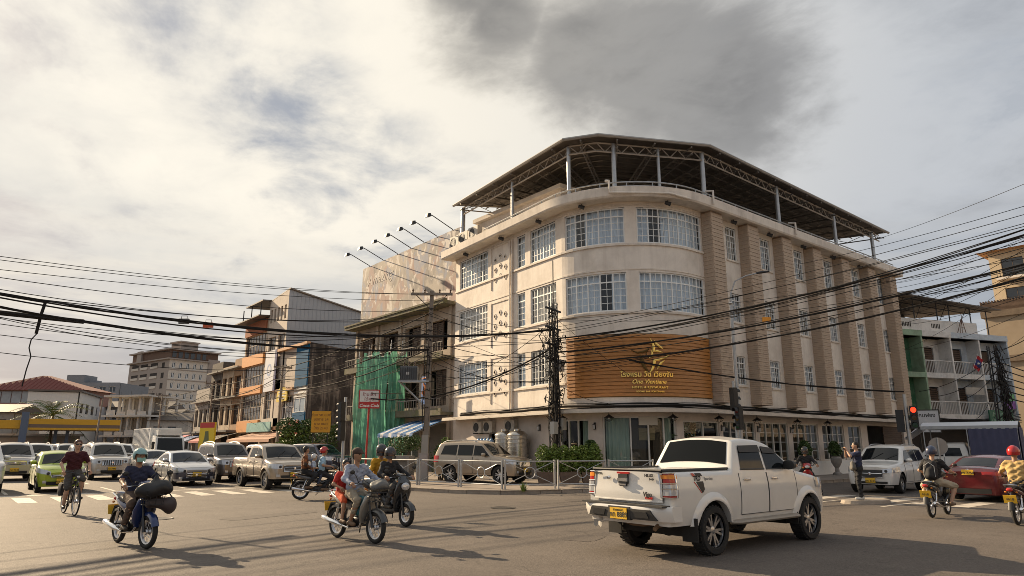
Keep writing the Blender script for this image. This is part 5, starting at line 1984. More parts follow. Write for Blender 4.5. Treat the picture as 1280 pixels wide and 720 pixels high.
# ---- across the junction, behind the camera: the row that the shop windows mirror
for i, (x0, wd, h, col, lb) in enumerate([(8, 11, 10.5, (0.45, 0.40, 0.34), 'cream shophouse'), (19.3, 9, 12.5, (0.30, 0.24, 0.2), 'brown shophouse'), (28.6, 13, 9.5, (0.5, 0.48, 0.45), 'white shophouse'), (42, 10, 13, (0.36, 0.33, 0.3), 'grey shophouse'), (52.3, 14, 10.5, (0.45, 0.36, 0.27), 'tan shophouse'), (66.6, 16, 12, (0.4, 0.4, 0.4), 'pale grey shophouse'), (83, 20, 11, (0.42, 0.35, 0.3), 'buff shophouse')]):
 t = thing('opposite_shophouse', lb + ' across the right street behind the camera', 'shophouse', (x0 + wd, -15, 0), math.pi)
 F = flat((0, 0), 0)
 ops = [(0.6 + k * 2.4, 2.3 + k * 2.4, z, z + 1.7) for k in range(int((wd - 0.5) / 2.4)) for z in (4.2, 7.4) if z + 2 < h] + [(0.4, wd - 0.4, 0.1, 3.0)]
 q = MB()
 pwall(q, F, ops, 0, wd, 0, h, 0.3)
 q.poly([F(0, 0), F(0, h), F(0, h, -9), F(0, 0, -9)])
 q.poly([F(wd, 0), F(wd, h), F(wd, h, -9), F(wd, 0, -9)])
 q.poly([F(0, h), F(wd, h), F(wd, h, -9), F(0, h, -9)])
 q.build('wall', mat('opposite_%d' % i, col, 0.9, var=0.15), t)
 q = MB()
 q.poly([F(0, 0, -0.4), F(wd, 0, -0.4), F(wd, h, -0.4), F(0, h, -0.4)])
 q.build('interior', MT['dark_in'], t)
 for o in ops[:-1]:
  pwin(F, *o, t, 2, 1, 0.2)
# ================================================================== vehicles
def paint_mat(name, col, metal=0.0, rough=0.3, dust=0.25):
 return mat('paint_' + name, col, rough, metal, coat=0.8, dirt=(0.26, 0.21, 0.16), dscale=1.5, damt=dust, spec=0.5)
TRIM = mat('dark_trim', (0.035, 0.034, 0.033), 0.6)
WELL = mat('underbody', (0.02, 0.019, 0.018), 0.9)
wheel_cache = {}
def wheel_meshes(r, w, style):
 key = (round(r, 3), round(w, 3), style)
 if key in wheel_cache:
  return wheel_cache[key]
 t = MB()
 ri = r * (0.72 if style == 'six' else 0.70)
 h = w / 2
 t.lathe([(ri - 0.01, -h * 0.85), (ri, -h), (r * 0.93, -h), (r * 0.985, -h * 0.8), (r, -h * 0.4), (r, h * 0.4), (r * 0.985, h * 0.8), (r * 0.93, h), (ri, h), (ri - 0.01, h * 0.85)], 28, axis='y')
 for k in range(28):       # tread blocks
  a = 2 * math.pi * k / 28
  t.cbox((math.cos(a) * r * 0.998, 0, math.sin(a) * r * 0.998), (0.02, w * 0.8, r * 0.13), 0, ry=-a)
 tm = t.mesh('tyre', MT['rubber'], 40)
 q = MB()
 q.lathe([(ri, -h * 0.85), (ri, h * 0.6), (ri * 0.94, h * 0.62), (ri * 0.9, h * 0.3), (ri * 0.9, -h * 0.3), (0.03, -h * 0.3)], 24, axis='y', m=1)
 n = {'six': 6, 'five': 5, 'steel': 8}[style]
 for sgn in (1,):
  for k in range(n):
   for da in ((-0.17, 0.17) if style == 'six' else (0,)):
    a = 2 * math.pi * k / n
    a1 = a + da
    wd = 0.034 if style == 'six' else 0.06
    p0 = Vector((math.cos(a + da * 0.4) * ri * 0.12, h * 0.52, math.sin(a + da * 0.4) * ri * 0.12))
    p1 = Vector((math.cos(a1) * ri * 0.95, h * 0.6, math.sin(a1) * ri * 0.95))
    t_ = (p1 - p0).normalized()
    sd = Vector((-t_.z, 0, t_.x)) * wd / 2
    dn = Vector((0, -0.035, 0))
    q.hexa([p0 - sd + dn, p1 - sd + dn, p1 + sd + dn, p0 + sd + dn], [p0 - sd * 1.2, p1 - sd, p1 + sd, p0 + sd * 1.2], 0)
  q.lathe([(ri * 1.0, h * 0.64), (ri * 0.93, h * 0.68), (ri * 0.9, h * 0.4)], 24, axis='y', m=0)
  q.lathe([(ri * 0.24, h * 0.2), (ri * 0.24, h * 0.5), (ri * 0.16, h * 0.6), (0.001, h * 0.62)], 12, axis='y', m=0)
 rm = q.mesh('rim', [MT['alloy'], MT['dark_metal']], 35)
 wheel_cache[key] = (tm, rm)
 return tm, rm
def lerp_prof(pts, x):
 """pts run from front (large x) to rear"""
 if x >= pts[0][0]:
  return pts[0][1]
 for (xa, za), (xb, zb) in zip(pts[:-1], pts[1:]):
  if xb <= x <= xa:
   t = (xa - x) / (xa - xb + 1e-9)
   return za + (zb - za) * t
 return pts[-1][1]
class Car:
 def __init__(s, sp):
  s.__dict__.update(dict(W=0.9, sill=0.27, belt=1.0, bslope=0.03, tumble=0.32, wheel='five', tyre_w=0.22, rw=0.33, arch=0.40, rc=0.09,
        front_e=0.74, rear_e=0.80, rake_f=0.10, rake_r=0.05, bed=None, rails=False, bonnet=True, flare=0.0))
  s.__dict__.update(sp)
 def zt(s, x):
  e = 0.05
  return (lerp_prof(s.top, x - e) + 2 * lerp_prof(s.top, x) + lerp_prof(s.top, x + e)) / 4 if not s.bed or x > s.bed[1] + 0.35 else lerp_prof(s.top, x)
 def zb(s, x):
  return s.belt - s.bslope * x
 def Wx(s, x):
  d = 0.75
  n = 2.6
  w = s.W
  if x > s.xf - d:
   t = min(1, (x - (s.xf - d)) / d)
   w = s.W * (s.front_e + (1 - s.front_e) * (1 - t ** n) ** (1 / n))
  d = 0.45
  if x < s.xr + d:
   t = min(1, ((s.xr + d) - x) / d)
   w = s.W * (s.rear_e + (1 - s.rear_e) * (1 - t ** n) ** (1 / n))
  return w
 def side(s, x, z):
  w = s.Wx(x)
  b = s.zb(x)
  if z <= b:
   t = max(0, (z - s.sill) / (b - s.sill))
   k = lerp_prof([(-0.0, 0.95), (-0.12, 0.975), (-0.4, 0.995), (-0.62, 1.0), (-0.82, 0.985), (-1.0, 0.955)], -t)
   return w * k
  return w * 0.955 - (z - b) * s.tumble
 def dfm(s, p):
  x, y, z = p
  if x > 0.9:
   f = min(1, (x - 0.9) / (s.xf - 0.9))
   x = x - f * (s.rake_f * max(0, z - 0.62) ** 1.3 * 1.6 + 0.25 * max(0, 0.42 - z))
   x -= f * f * 0.10 * (y / s.W) ** 2
  if x < s.xr + 0.8:
   f = min(1, (s.xr + 0.8 - x) / 0.8)
   x = x + f * (s.rake_r * max(0, z - 0.7) + 0.22 * max(0, 0.42 - z))
   x += f * f * 0.05 * (y / s.W) ** 2
  return (x, y, z)
 def zbot(s, x):
  z = s.sill
  if x > s.xf - 0.35:
   z = s.sill - 0.02
  for xw in (s.wb / 2, -s.wb / 2):
   d = abs(x - xw)
   if d < s.arch:
    z = max(z, s.rw + math.sqrt(max(0, s.arch ** 2 - d * d)) - 0.0)
  return z
 def section(s, x):
  zt, zb = s.zt(x), s.zb(x)
  zl = s.zbot(x)
  rc = s.rc
  sh = min(zb, zt - rc)
  zl = min(zl, sh - 0.02)
  pts = []
  for k in range(7):
   z = zl + (sh - zl) * k / 6
   pts.append((s.side(x, z), z))
  top = max(sh, zt - rc)
  for k in range(1, 5):
   z = sh + (top - sh) * k / 4
   pts.append((s.side(x, z), z))
  y0 = s.side(x, top)
  hh = zt - top
  for k in range(1, 4):
   a = math.pi / 2 * k / 3
   pts.append((y0 - rc * 1.2 * (1 - math.cos(a)), top + hh * math.sin(a) * 0.9))
  ye = pts[-1][0]
  if s.bed and s.bed[0] < x < s.bed[1]:
   pts += [(ye - 0.02, zt), (ye - 0.03, zt - 0.02), (ye - 0.03, s.bedz), (0.0, s.bedz)]
  else:
   crown = 0.035
   for f in (0.72, 0.45, 0.2, 0.0):
    pts.append((ye * f, zt - hh * 0.1 + hh * 0.1 + crown * (1 - f * f) * (1 if zt > zb + 0.1 else 0.6) - 0.008 * (f > 0.5)))
  return pts
 def shell(s):
  xs = set(np.linspace(s.xr, s.xf, 36).round(4))
  for xw in (s.wb / 2, -s.wb / 2):
   for k in range(15):
    xs.add(round(xw + s.arch * math.cos(math.pi * k / 14) * 0.9999, 4))
  for x, z in s.top:
   if s.xr < x < s.xf:
    xs.add(x)
  for e in (0.008, 0.03, 0.07, 0.13, 0.22):
   xs.add(round(s.xf - e, 4))
   xs.add(round(s.xr + e, 4))
  if s.bed:
   for b in s.bed:
    xs |= {b - 0.004, b + 0.004}
  xs = sorted(x for x in xs if s.xr <= x <= s.xf)
  mb = MB()
  rows = []
  for x in xs:
   p = s.section(x)
   full = [(x, -y, z) for y, z in p] + [(x, y, z) for y, z in p[-2::-1]]
   rows.append([s.dfm(q) for q in full])
  mb.grid(rows)
  mb.poly(rows[0][::-1])
  mb.poly(rows[-1])
  return mb
 def patch(s, quad, n=6, eps=0.004, sgn=1):
  """quad: ((xb0,zb0),(xb1,zb1),(xt1,zt1),(xt0,zt0)) on the flank"""
  (a, b, c, d) = [Vector(q) for q in quad]
  rows = []
  for i in range(n + 1):
   u = i / n
   lo, hi = a.lerp(b, u), d.lerp(c, u)
   r = []
   for k in range(5):
    p = lo.lerp(hi, k / 4)
    y = s.side(p.x, p.y) + eps
    r.append(s.dfm((p.x, sgn * y, p.y)))
   rows.append(r)
  return rows
 def top_patch(s, x0, x1, k0=0.9, eps=0.006, n=8, m=8):
  rows = []
  for i in range(n + 1):
   x = x0 + (x1 - x0) * i / n
   p = s.section(x)
   top = p[10:]
   ye = p[13][0] * k0
   r = []
   for j in range(m + 1):
    y = -ye + 2 * ye * j / m
    ay = abs(y)
    z = None
    tp = sorted(top, key=lambda q: q[0])
    for (ya, za), (yb, zb_) in zip(tp[:-1], tp[1:]):
     if ya <= ay <= yb:
      z = za + (zb_ - za) * ((ay - ya) / (yb - ya + 1e-9))
      break
    if z is None:
     z = tp[-1][1]
    r.append(Vector((x, y, z)))
   rows.append(r)
  dz = (rows[-1][m // 2] - rows[0][m // 2])
  nr = Vector((-dz.z, 0, dz.x))
  if nr.z < 0:
   nr = -nr
  nr.normalize()
  return [[s.dfm(p + nr * eps) for p in r] for r in rows]
 def wrap(s, xs, yin, z0, z1, end, sgn=1, eps=0.006, n=8, nz=3, zs=None):
  """strip wrapped round a corner: from xs on the flank to yin on the end face. z0/z1 (z at flank, z at inner end)"""
  xe = s.xf if end == 'f' else s.xr
  pl = []
  if xs is not None:
   for k in range(n + 1):
    t = k / n
    t = 1 - (1 - t) ** 2
    x = xs + (xe - xs) * t
    pl.append((x, None))
  w = s.Wx(xe)
  y0 = w if xs is not None else yin[0]
  y1 = yin if xs is not None else yin[1]
  for k in range(1 if xs is not None else 0, 5):
   pl.append((xe, y0 + (y1 - y0) * k / 4))
  rows = []
  N_ = len(pl) - 1
  ee = 1 if end == 'f' else -1
  for i, (x, y) in enumerate(pl):
   u = i / N_
   za = z0[0] + (z0[1] - z0[0]) * u
   zb_ = z1[0] + (z1[1] - z1[0]) * u
   r = []
   for k in range(nz + 1):
    z = za + (zb_ - za) * k / nz
    yy = (s.side(x, z) + eps) if y is None else y * (s.side(xe, z) / w)
    xx = x + (eps * ee if (y is not None or abs(x - xe) < 0.12) else 0)
    r.append(s.dfm((xx, sgn * yy, z)))
   rows.append(r)
  return rows
def build_car(sp, label, cat='car', loc=(0, 0, 0), rz=0.0, group=None, name='car'):
 c = Car(sp)
 root = thing(name, label, cat, loc, rz, group)
 pm = sp['paint']
 body = c.shell().build('body', pm, root, smooth=38)
 ch = MB()
 ch.box(c.xr + 0.25, -c.W + 0.16, c.sill - 0.03, c.xf - 0.25, c.W - 0.16, c.sill + 0.35)
 for xw in (c.wb / 2, -c.wb / 2):
  ch.box(xw - c.arch, -c.W + 0.24, 0.3, xw + c.arch, c.W - 0.24, c.rw + c.arch - 0.02)
  ch.tube([(xw, -c.W + 0.2, c.rw), (xw, c.W - 0.2, c.rw)], 0.05, 6)
 ch.build('chassis', WELL, root)
 tm, rm = wheel_meshes(c.rw, c.tyre_w, c.wheel)
 for xw in (c.wb / 2, -c.wb / 2):
  for sg in (1, -1):
   w = link('wheel', tm, root)
   w.location = (xw, sg * (c.W - c.tyre_w / 2 - 0.025 + c.flare), c.rw)
   w.rotation_euler = (0, rnd.uniform(0, 6), 0 if sg > 0 else math.pi)
   link('rim', rm, w)
 for sg in (1, -1):
  for quad in sp['windows']:
   q = MB()
   q.grid(c.patch(quad, eps=0.006, sgn=sg))
   q.build('side_window', MT['car_glass'], root, smooth=60)
  if sp.get('frame', True):
   q = MB()
   for quad in sp['windows']:
    rows = c.patch(quad, eps=0.009, sgn=sg)
    q.tube([r[0] for r in rows], 0.011, 4)
   q.build('window_trim', sp.get('trim', TRIM), root)
  for (x0, x1, z0, z1) in sp['doors']:
   q = MB()
   zb = lambda x: c.zb(x) - 0.012
   e = 0.005
   outer = c.patch(((x0, z0), (x1, z0), (x1, zb(x1)), (x0, zb(x0))), eps=e, sgn=sg)
   q.grid(outer)
   d = q.build('door', pm, root, smooth=60)
   q = MB()
   rr = c.patch(((x0, z0), (x1, z0), (x1, zb(x1)), (x0, zb(x0))), eps=0.0065, sgn=sg)
   q.tube([r[0] for r in rr], 0.005, 4)
   q.tube(rr[0], 0.005, 4)
   q.tube(rr[-1], 0.005, 4)
   q.build('seam', TRIM, d)
   xh = x0 + 0.13
   zh = c.zb(xh) - 0.12
   q = MB()
   y = c.side(xh, zh)
   q.loft([((xh - 0.02, sg * (y + 0.012), zh), 0.012, 0.012), ((xh + 0.06, sg * (y + 0.035), zh), 0.014, 0.018), ((xh + 0.15, sg * (y + 0.03), zh), 0.014, 0.016), ((xh + 0.2, sg * (y + 0.01), zh), 0.01, 0.01)], 8)
   q.build('handle', sp.get('handle', pm), d, smooth=50)
 q = MB()
 q.grid(c.top_patch(c.cowl - 0.05, c.roof_f + 0.06, 0.93))
 q.build('windscreen', MT['car_glass'], root, smooth=60)
 if sp.get('rear_glass'):
  a, b = sp['rear_glass']
  q = MB()
  q.grid(c.top_patch(a, b, sp.get('rg_k', 0.86)))
  q.build('rear_window', MT['car_glass'], root, smooth=60)
 # wipers
 q = MB()
 for y in (-0.3, 0.25):
  rows = c.top_patch(c.cowl - 0.03, c.roof_f, 0.93, 0.02)
  q.tube([rows[0][4] + Vector((0, y, 0)) if False else Vector(rows[0][4]) + Vector((0, y, 0)), Vector(rows[4][4]) + Vector((0, y + 0.4, 0))], 0.009, 4)
 q.build('wiper', MT['black'], root)
 # bonnet skin standing proud by a few millimetres
 if c.bonnet:
  q = MB()
  q.grid(c.top_patch(c.xf - 0.14, c.cowl + 0.06, 0.9, 0.006))
  q.build('bonnet', pm, root, smooth=50)
 f = sp['face']
 for sg in (1, -1):
  q = MB()
  q.grid(c.wrap(f['hl_x'], f['hl_y'], f['hl_z0'], f['hl_z1'], 'f', sg, 0.012))
  h = q.build('headlight', MT['lamp_glass'], root, smooth=60)
  # reflector bowl and bezel inside the lamp
  q = MB()
  xc = c.xf
  yc = (f['hl_y'] + c.Wx(c.xf)) / 2
  zc = (f['hl_z0'][1] + f['hl_z1'][1]) / 2
  p = c.dfm((xc + 0.02, sg * yc, zc))
  q.lathe([(0.058, 0.0), (0.05, 0.012), (0.001, 0.016)], 12, p, 'x')
  q.build('projector', MT['dark_metal'], h)
  q = MB()
  q.grid(c.wrap(f['tl_x'], f['tl_y'], f['tl_z0'], f['tl_z1'], 'r', sg, 0.012))
  q.build('tail_light', MT['red_lens'], root, smooth=60)
  # mirror
  mx = c.cowl - 0.42
  mz = c.zb(mx) + 0.09
  y = c.side(mx, mz)
  q = MB()
  q.loft([((mx + 0.09, sg * (y + 0.13), mz), 0.05, 0.04), ((mx + 0.05, sg * (y + 0.13), mz + 0.01), 0.105, 0.075), ((mx - 0.05, sg * (y + 0.13), mz + 0.015), 0.115, 0.085), ((mx - 0.055, sg * (y + 0.13), mz + 0.015), 0.09, 0.065)], 12)
  q.tube([(mx, sg * (y - 0.01), mz - 0.05), (mx, sg * (y + 0.1), mz - 0.02)], 0.025, 6)
  q.build('mirror', sp.get('mirror', pm), root, smooth=40)
  for (sx, sy, zz0, zz1) in f.get('fog', []):
   q = MB()
   q.grid(c.wrap(None, (sx, sy), (zz0, zz0), (zz1, zz1), 'f', sg, 0.009))
   q.build('fog_lamp', MT['lamp_glass'], root)
  if c.rails:
   q = MB()
   xr_ = [c.roof_f - 0.25 + (c.rails - (c.roof_f - 0.25)) * k / 8 for k in range(9)]
   pts = []
   for k, x in enumerate(xr_):
    p_ = c.section(x)
    pts.append((x, sg * (p_[13][0] - 0.02), p_[13][1] + (0.055 if 0 < k < 8 else 0.0)))
   q.tube(pts, 0.02, 6)
   q.build('roof_rail', MT['steel'], root, smooth=40)
  if c.flare:
   for xw in (c.wb / 2, -c.wb / 2):
    q = MB()
    rows = []
    for k in range(17):
     a = math.pi * (k - 0.8) / 14.4
     rr_ = []
     for (dr, dy) in ((-0.005, -0.06), (-0.005, c.flare + 0.012), (0.03, c.flare + 0.016), (0.085, c.flare * 0.6), (0.125, 0.002)):
      x = xw + (c.arch + dr) * math.cos(a)
      z = max(c.sill - 0.02, c.rw + (c.arch + dr) * math.sin(a))
      y = c.side(x, z) + dy
      rr_.append(c.dfm((x, sg * y, z)))
     rows.append(rr_)
    q.grid(rows)
    q.build('wheel_arch', pm, root, smooth=60)
 gm = sp.get('grille_mat', MT['black'])
 gy, gz0, gz1 = f['grille']
 q = MB()
 q.grid(c.wrap(None, (gy, -gy), (gz0, gz0), (gz1, gz1), 'f', 1, 0.010))
 gr = q.build('grille', gm, root)
 q = MB()
 if f.get('bars') == 'v':
  for k in range(9):
   y = -gy * 0.9 + 1.8 * gy * k / 8
   r = c.wrap(None, (y - 0.018, y + 0.018), (gz0 + 0.01, gz0 + 0.01), (gz1 - 0.01, gz1 - 0.01), 'f', 1, 0.022)
   q.grid(r)
   q.tube([r[2][0], r[2][-1]], 0.014, 4)
 else:
  for k in range(f.get('nbars', 2)):
   z = gz0 + (gz1 - gz0) * (k + 0.5) / f.get('nbars', 2)
   q.tube([c.dfm((c.xf + 0.018, y, z)) for y in (-gy * 0.95, -gy / 2, 0, gy / 2, gy * 0.95)], 0.016, 4)
 q.tube([c.dfm((c.xf + 0.016, gy * a_, z_)) for a_, z_ in ((-1, gz0), (1, gz0), (1.03, gz1), (-1.03, gz1), (-1, gz0))], 0.014, 5)
 q.lathe([(0.001, 0.02), (0.05, 0.016), (0.055, 0.0)], 12, c.dfm((c.xf + 0.015, 0, (gz0 + gz1) / 2)), 'x')
 q.build('grille_bars', MT['chrome'], gr)
 for (y_, z0_, z1_) in f.get('intake', []):
  q = MB()
  q.grid(c.wrap(None, (y_, -y_), (z0_, z0_), (z1_, z1_), 'f', 1, 0.009))
  q.build('lower_intake', MT['black'], root)
 pz = f['plate']
 for end, z_ in (('f', pz), ('r', sp.get('rplate', 0.8))):
  q = MB()
  e = 1 if end == 'f' else -1
  p = Vector(c.dfm((c.xf if e > 0 else c.xr, 0, z_))) + Vector((e * 0.022, 0, 0))
  q.cbox(p, (0.012, 0.36, 0.17))
  pl = q.build('number_plate', MT['plate'], root)
  q = MB()
  t_ = sp.get('ptext', 'กข 2140')
  put_text('plate_text', t_, MT['ink'], pl, p + Vector((e * 0.0075, 0, -0.055)), (math.pi / 2, 0, math.pi / 2 * e), 0.11, 0.001, bold=0.002)
 return root, c
def face(hl_x, hl_y, hl_z0, hl_z1, tl_x, tl_y, tl_z0, tl_z1, grille, plate, **k):
 return dict(hl_x=hl_x, hl_y=hl_y, hl_z0=hl_z0, hl_z1=hl_z1, tl_x=tl_x, tl_y=tl_y, tl_z0=tl_z0, tl_z1=tl_z1, grille=grille, plate=plate, **k)
def SUV(paint, **k):
 d = dict(paint=paint, W=0.94, wb=2.79, xf=2.22, xr=-2.45, sill=0.36, belt=1.16, bslope=0.02, tumble=0.27, rw=0.38, arch=0.455, tyre_w=0.25, wheel='six', rc=0.1,
    top=[(2.22, 0.98), (2.12, 1.07), (1.9, 1.12), (1.02, 1.21), (0.28, 1.76), (0.0, 1.83), (-0.8, 1.86), (-1.7, 1.84), (-2.1, 1.79), (-2.38, 1.22), (-2.45, 1.05)],
    cowl=1.02, roof_f=0.28, rear_glass=(-2.14, -2.36), rails=-2.0,
    windows=[((0.86, 1.19), (-0.04, 1.2), (-0.04, 1.66), (0.36, 1.64)), ((-0.1, 1.2), (-0.95, 1.22), (-0.95, 1.68), (-0.1, 1.67)), ((-1.02, 1.22), (-1.95, 1.25), (-1.8, 1.66), (-1.02, 1.68))],
    doors=[(-0.06, 0.95, 0.42), (-1.0, -0.08, 0.42)],
    face=face(1.72, 0.5, (0.86, 0.82), (1.06, 1.02), -2.05, 0.62, (0.9, 0.92), (1.2, 1.2), (0.44, 0.74, 1.0), 0.58, bars='v', intake=[(0.5, 0.36, 0.5)], fog=[(0.68, 0.55, 0.46, 0.56)]))
 d['doors'] = [(a, b, z, 0) for a, b, z in d['doors']]
 d.update(k)
 return d
def SEDAN(paint, **k):
 d = dict(paint=paint, W=0.89, wb=2.70, xf=2.18, xr=-2.3, sill=0.23, belt=0.96, bslope=-0.015, tumble=0.42, rw=0.325, arch=0.375, tyre_w=0.21, wheel='five', rc=0.07, front_e=0.66,
    top=[(2.18, 0.66), (2.05, 0.76), (1.75, 0.83), (0.95, 0.97), (0.05, 1.39), (-0.4, 1.46), (-0.8, 1.45), (-1.15, 1.38), (-1.85, 1.08), (-2.15, 1.04), (-2.3, 0.93)],
    cowl=0.95, roof_f=0.05, rear_glass=(-1.2, -1.82), rails=False,
    windows=[((0.72, 1.0), (-0.13, 1.0), (-0.13, 1.33), (0.08, 1.3)), ((-0.19, 1.0), (-1.02, 1.02), (-0.98, 1.3), (-0.19, 1.34)), ((-1.08, 1.03), (-1.5, 1.07), (-1.3, 1.18), (-1.06, 1.27))],
    doors=[(-0.16, 0.86, 0.3, 0), (-1.0, -0.18, 0.3, 0)],
    face=face(1.55, 0.42, (0.72, 0.58), (0.83, 0.70), -1.9, 0.45, (0.78, 0.8), (0.98, 0.96), (0.42, 0.36, 0.56), 0.5, nbars=3, intake=[(0.6, 0.24, 0.33)], fog=[(0.72, 0.58, 0.3, 0.4)]), rplate=0.82)
 d.update(k)
 return d
def HATCH(paint, **k):
 d = dict(paint=paint, W=0.80, wb=2.385, xf=1.74, xr=-1.72, sill=0.24, belt=0.97, bslope=-0.03, tumble=0.3, rw=0.29, arch=0.345, tyre_w=0.18, wheel='five', rc=0.08, front_e=0.68,
    top=[(1.74, 0.70), (1.62, 0.82), (1.4, 0.9), (0.95, 1.0), (0.3, 1.40), (-0.1, 1.48), (-0.6, 1.49), (-1.25, 1.43), (-1.55, 1.1), (-1.68, 0.98), (-1.72, 0.85)],
    cowl=0.95, roof_f=0.3, rear_glass=(-1.28, -1.52), rails=False,
    windows=[((0.78, 0.99), (-0.06, 1.0), (-0.06, 1.36), (0.34, 1.33)), ((-0.12, 1.0), (-0.85, 1.03), (-0.8, 1.33), (-0.12, 1.37)), ((-0.91, 1.05), (-1.25, 1.1), (-1.15, 1.28), (-0.88, 1.32))],
    doors=[(-0.09, 0.85, 0.3, 0), (-0.9, -0.11, 0.3, 0)],
    face=face(1.1, 0.38, (0.76, 0.62), (0.95, 0.76), -1.4, 0.5, (0.8, 0.8), (1.12, 1.1), (0.34, 0.56, 0.64), 0.42, nbars=1, intake=[(0.5, 0.27, 0.4)], fog=[(0.62, 0.5, 0.34, 0.44)]), rplate=0.7)
 d.update(k)
 return d
def PICKUP(paint, **k):
 d = dict(paint=paint, W=0.91, wb=3.0, xf=2.32, xr=-2.72, sill=0.44, belt=1.18, bslope=0.0, tumble=0.24, rw=0.375, arch=0.455, tyre_w=0.25, wheel='six', rc=0.09, rear_e=0.93, front_e=0.72,
    top=[(2.32, 0.93), (2.2, 1.02), (1.95, 1.08), (1.2, 1.19), (0.52, 1.68), (0.2, 1.76), (-0.5, 1.78), (-0.72, 1.70), (-0.86, 1.30), (-0.9, 1.22), (-2.72, 1.22)],
    cowl=1.2, roof_f=0.52, rear_glass=None, rails=False, bed=(-2.66, -0.93), bedz=0.82,
    windows=[((1.02, 1.22), (0.2, 1.22), (0.2, 1.61), (0.58, 1.58)), ((0.14, 1.22), (-0.58, 1.23), (-0.5, 1.61), (0.14, 1.62))],
    doors=[(0.18, 1.12, 0.5, 0), (-0.68, 0.16, 0.5, 0)],
    face=face(1.85, 0.5, (0.84, 0.8), (1.03, 0.97), -2.6, 0.8, (0.8, 0.8), (1.15, 1.15), (0.42, 0.7, 0.92), 0.6, nbars=2, intake=[(0.55, 0.46, 0.56)], fog=[(0.74, 0.6, 0.5, 0.6)]), rplate=0.66, flare=0.03)
 d.update(k)
 return d
NP = -math.pi / 2      # heading along the left street towards the camera
WHITE = paint_mat('warm_white', (0.74, 0.72, 0.68), 0.0, 0.2, 0.10)
PWHITE = paint_mat('white', (0.72, 0.71, 0.68), 0.0, 0.28, 0.25)
SILVER = paint_mat('silver', (0.40, 0.39, 0.38), 0.7, 0.32)
TAN = paint_mat('champagne', (0.36, 0.30, 0.235), 0.6, 0.33, 0.35)
GREY = paint_mat('graphite', (0.10, 0.10, 0.105), 0.6, 0.32)
LIME = paint_mat('lime', (0.37, 0.46, 0.035), 0.2, 0.28, 0.12)
RED = paint_mat('deep_red', (0.13, 0.008, 0.012), 0.35, 0.25, 0.1)
NAVY = paint_mat('navy', (0.03, 0.04, 0.08), 0.4, 0.25)
# ---- the white pickup crossing in front
hp = PICKUP(WHITE, wb=3.085, xf=2.44, xr=-2.66, W=0.9, sill=0.50, belt=1.27, rw=0.385, arch=0.475, tyre_w=0.265, flare=0.045, rear_e=0.95, rc=0.085, rake_r=0.02,
   top=[(2.44, 1.0), (2.32, 1.1), (2.0, 1.17), (1.25, 1.28), (0.5, 1.76), (0.2, 1.83), (-0.3, 1.86), (-0.62, 1.82), (-0.86, 1.40), (-0.9, 1.32), (-2.66, 1.32)],
   bed=(-2.6, -0.94), bedz=0.9, cowl=1.25, roof_f=0.5, tumble=0.27, handle=MT['chrome'], ptext='กท 8889',
   windows=[((1.05, 1.31), (0.2, 1.31), (0.2, 1.69), (0.56, 1.66)), ((0.13, 1.31), (-0.62, 1.32), (-0.52, 1.70), (0.13, 1.71))],
   doors=[(0.17, 1.14, 0.58, 0), (-0.72, 0.15, 0.58, 0)],
   face=face(1.9, 0.5, (0.95, 0.9), (1.13, 1.06), -2.52, 0.7, (0.93, 0.93), (1.29, 1.29), (0.42, 0.78, 1.0), 0.66, nbars=2, intake=[(0.6, 0.52, 0.62)], fog=[(0.74, 0.6, 0.56, 0.66)]), rplate=0.66, mirror=MT['black'])
truck, tc_ = build_car(hp, 'dirty white double cab pickup truck turning across the junction, seen from behind', 'pickup truck', (11.2, 7.66, 0), 0.0, None, 'pickup_truck')
truck.scale = (0.975, 0.975, 0.985)
def tk(mb, name, m, smooth=None, parent=None):
 return mb.build(name, m, parent or truck, smooth)
Wt = tc_.Wx(-2.66)
# tailgate skin, handle, lamp and lettering
q = MB()
rows = []
for i in range(11):
 y = -0.74 + 1.48 * i / 10
 rows.append([(tc_.dfm((-2.66, y, 0.86 + 0.45 * k / 6))[0] - (0.012 + (0.012 if 0 < k < 3 else 0.004)), y, 0.86 + 0.45 * k / 6) for k in range(7)])
q.grid(rows)
q.tube([r[0] for r in rows], 0.014, 5)
tg = tk(q, 'tailgate', WHITE, 50)
q = MB()
q.tube([rows[0][0], rows[0][-1]], 0.008, 4)
q.tube([rows[-1][0], rows[-1][-1]], 0.008, 4)
q.tube([rows[0][-1], rows[-1][-1]], 0.008, 4)
tk(q, 'seam', WELL, None, tg)
xt = -2.675
q = MB()
q.cbox((xt - 0.012, 0.02, 1.19), (0.03, 0.2, 0.15))
q.cbox((xt - 0.02, 0.02, 1.11), (0.03, 0.14, 0.07))
tk(q, 'handle', MT['dark_metal'], None, tg)
q = MB()
q.cbox((xt - 0.04, 0.02, 1.175), (0.025, 0.2, 0.05))
q.cbox((xt - 0.045, 0.02, 1.1), (0.02, 0.14, 0.025))
tk(q, 'handle_chrome', MT['chrome'], None, tg)
MB().cbox((xt - 0.012, 0.02, 1.285), (0.03, 0.26, 0.03)).build('brake_lamp', MT['red_lens'], tg)
q = MB()
q.lathe([(0.001, -0.012), (0.032, -0.008), (0.035, 0.004)], 14, (xt - 0.012, 0.34, 1.2), 'x')
q.cbox((xt - 0.016, 0.34, 1.2), (0.01, 0.09, 0.02))
tk(q, 'badge', MT['chrome'], None, tg)
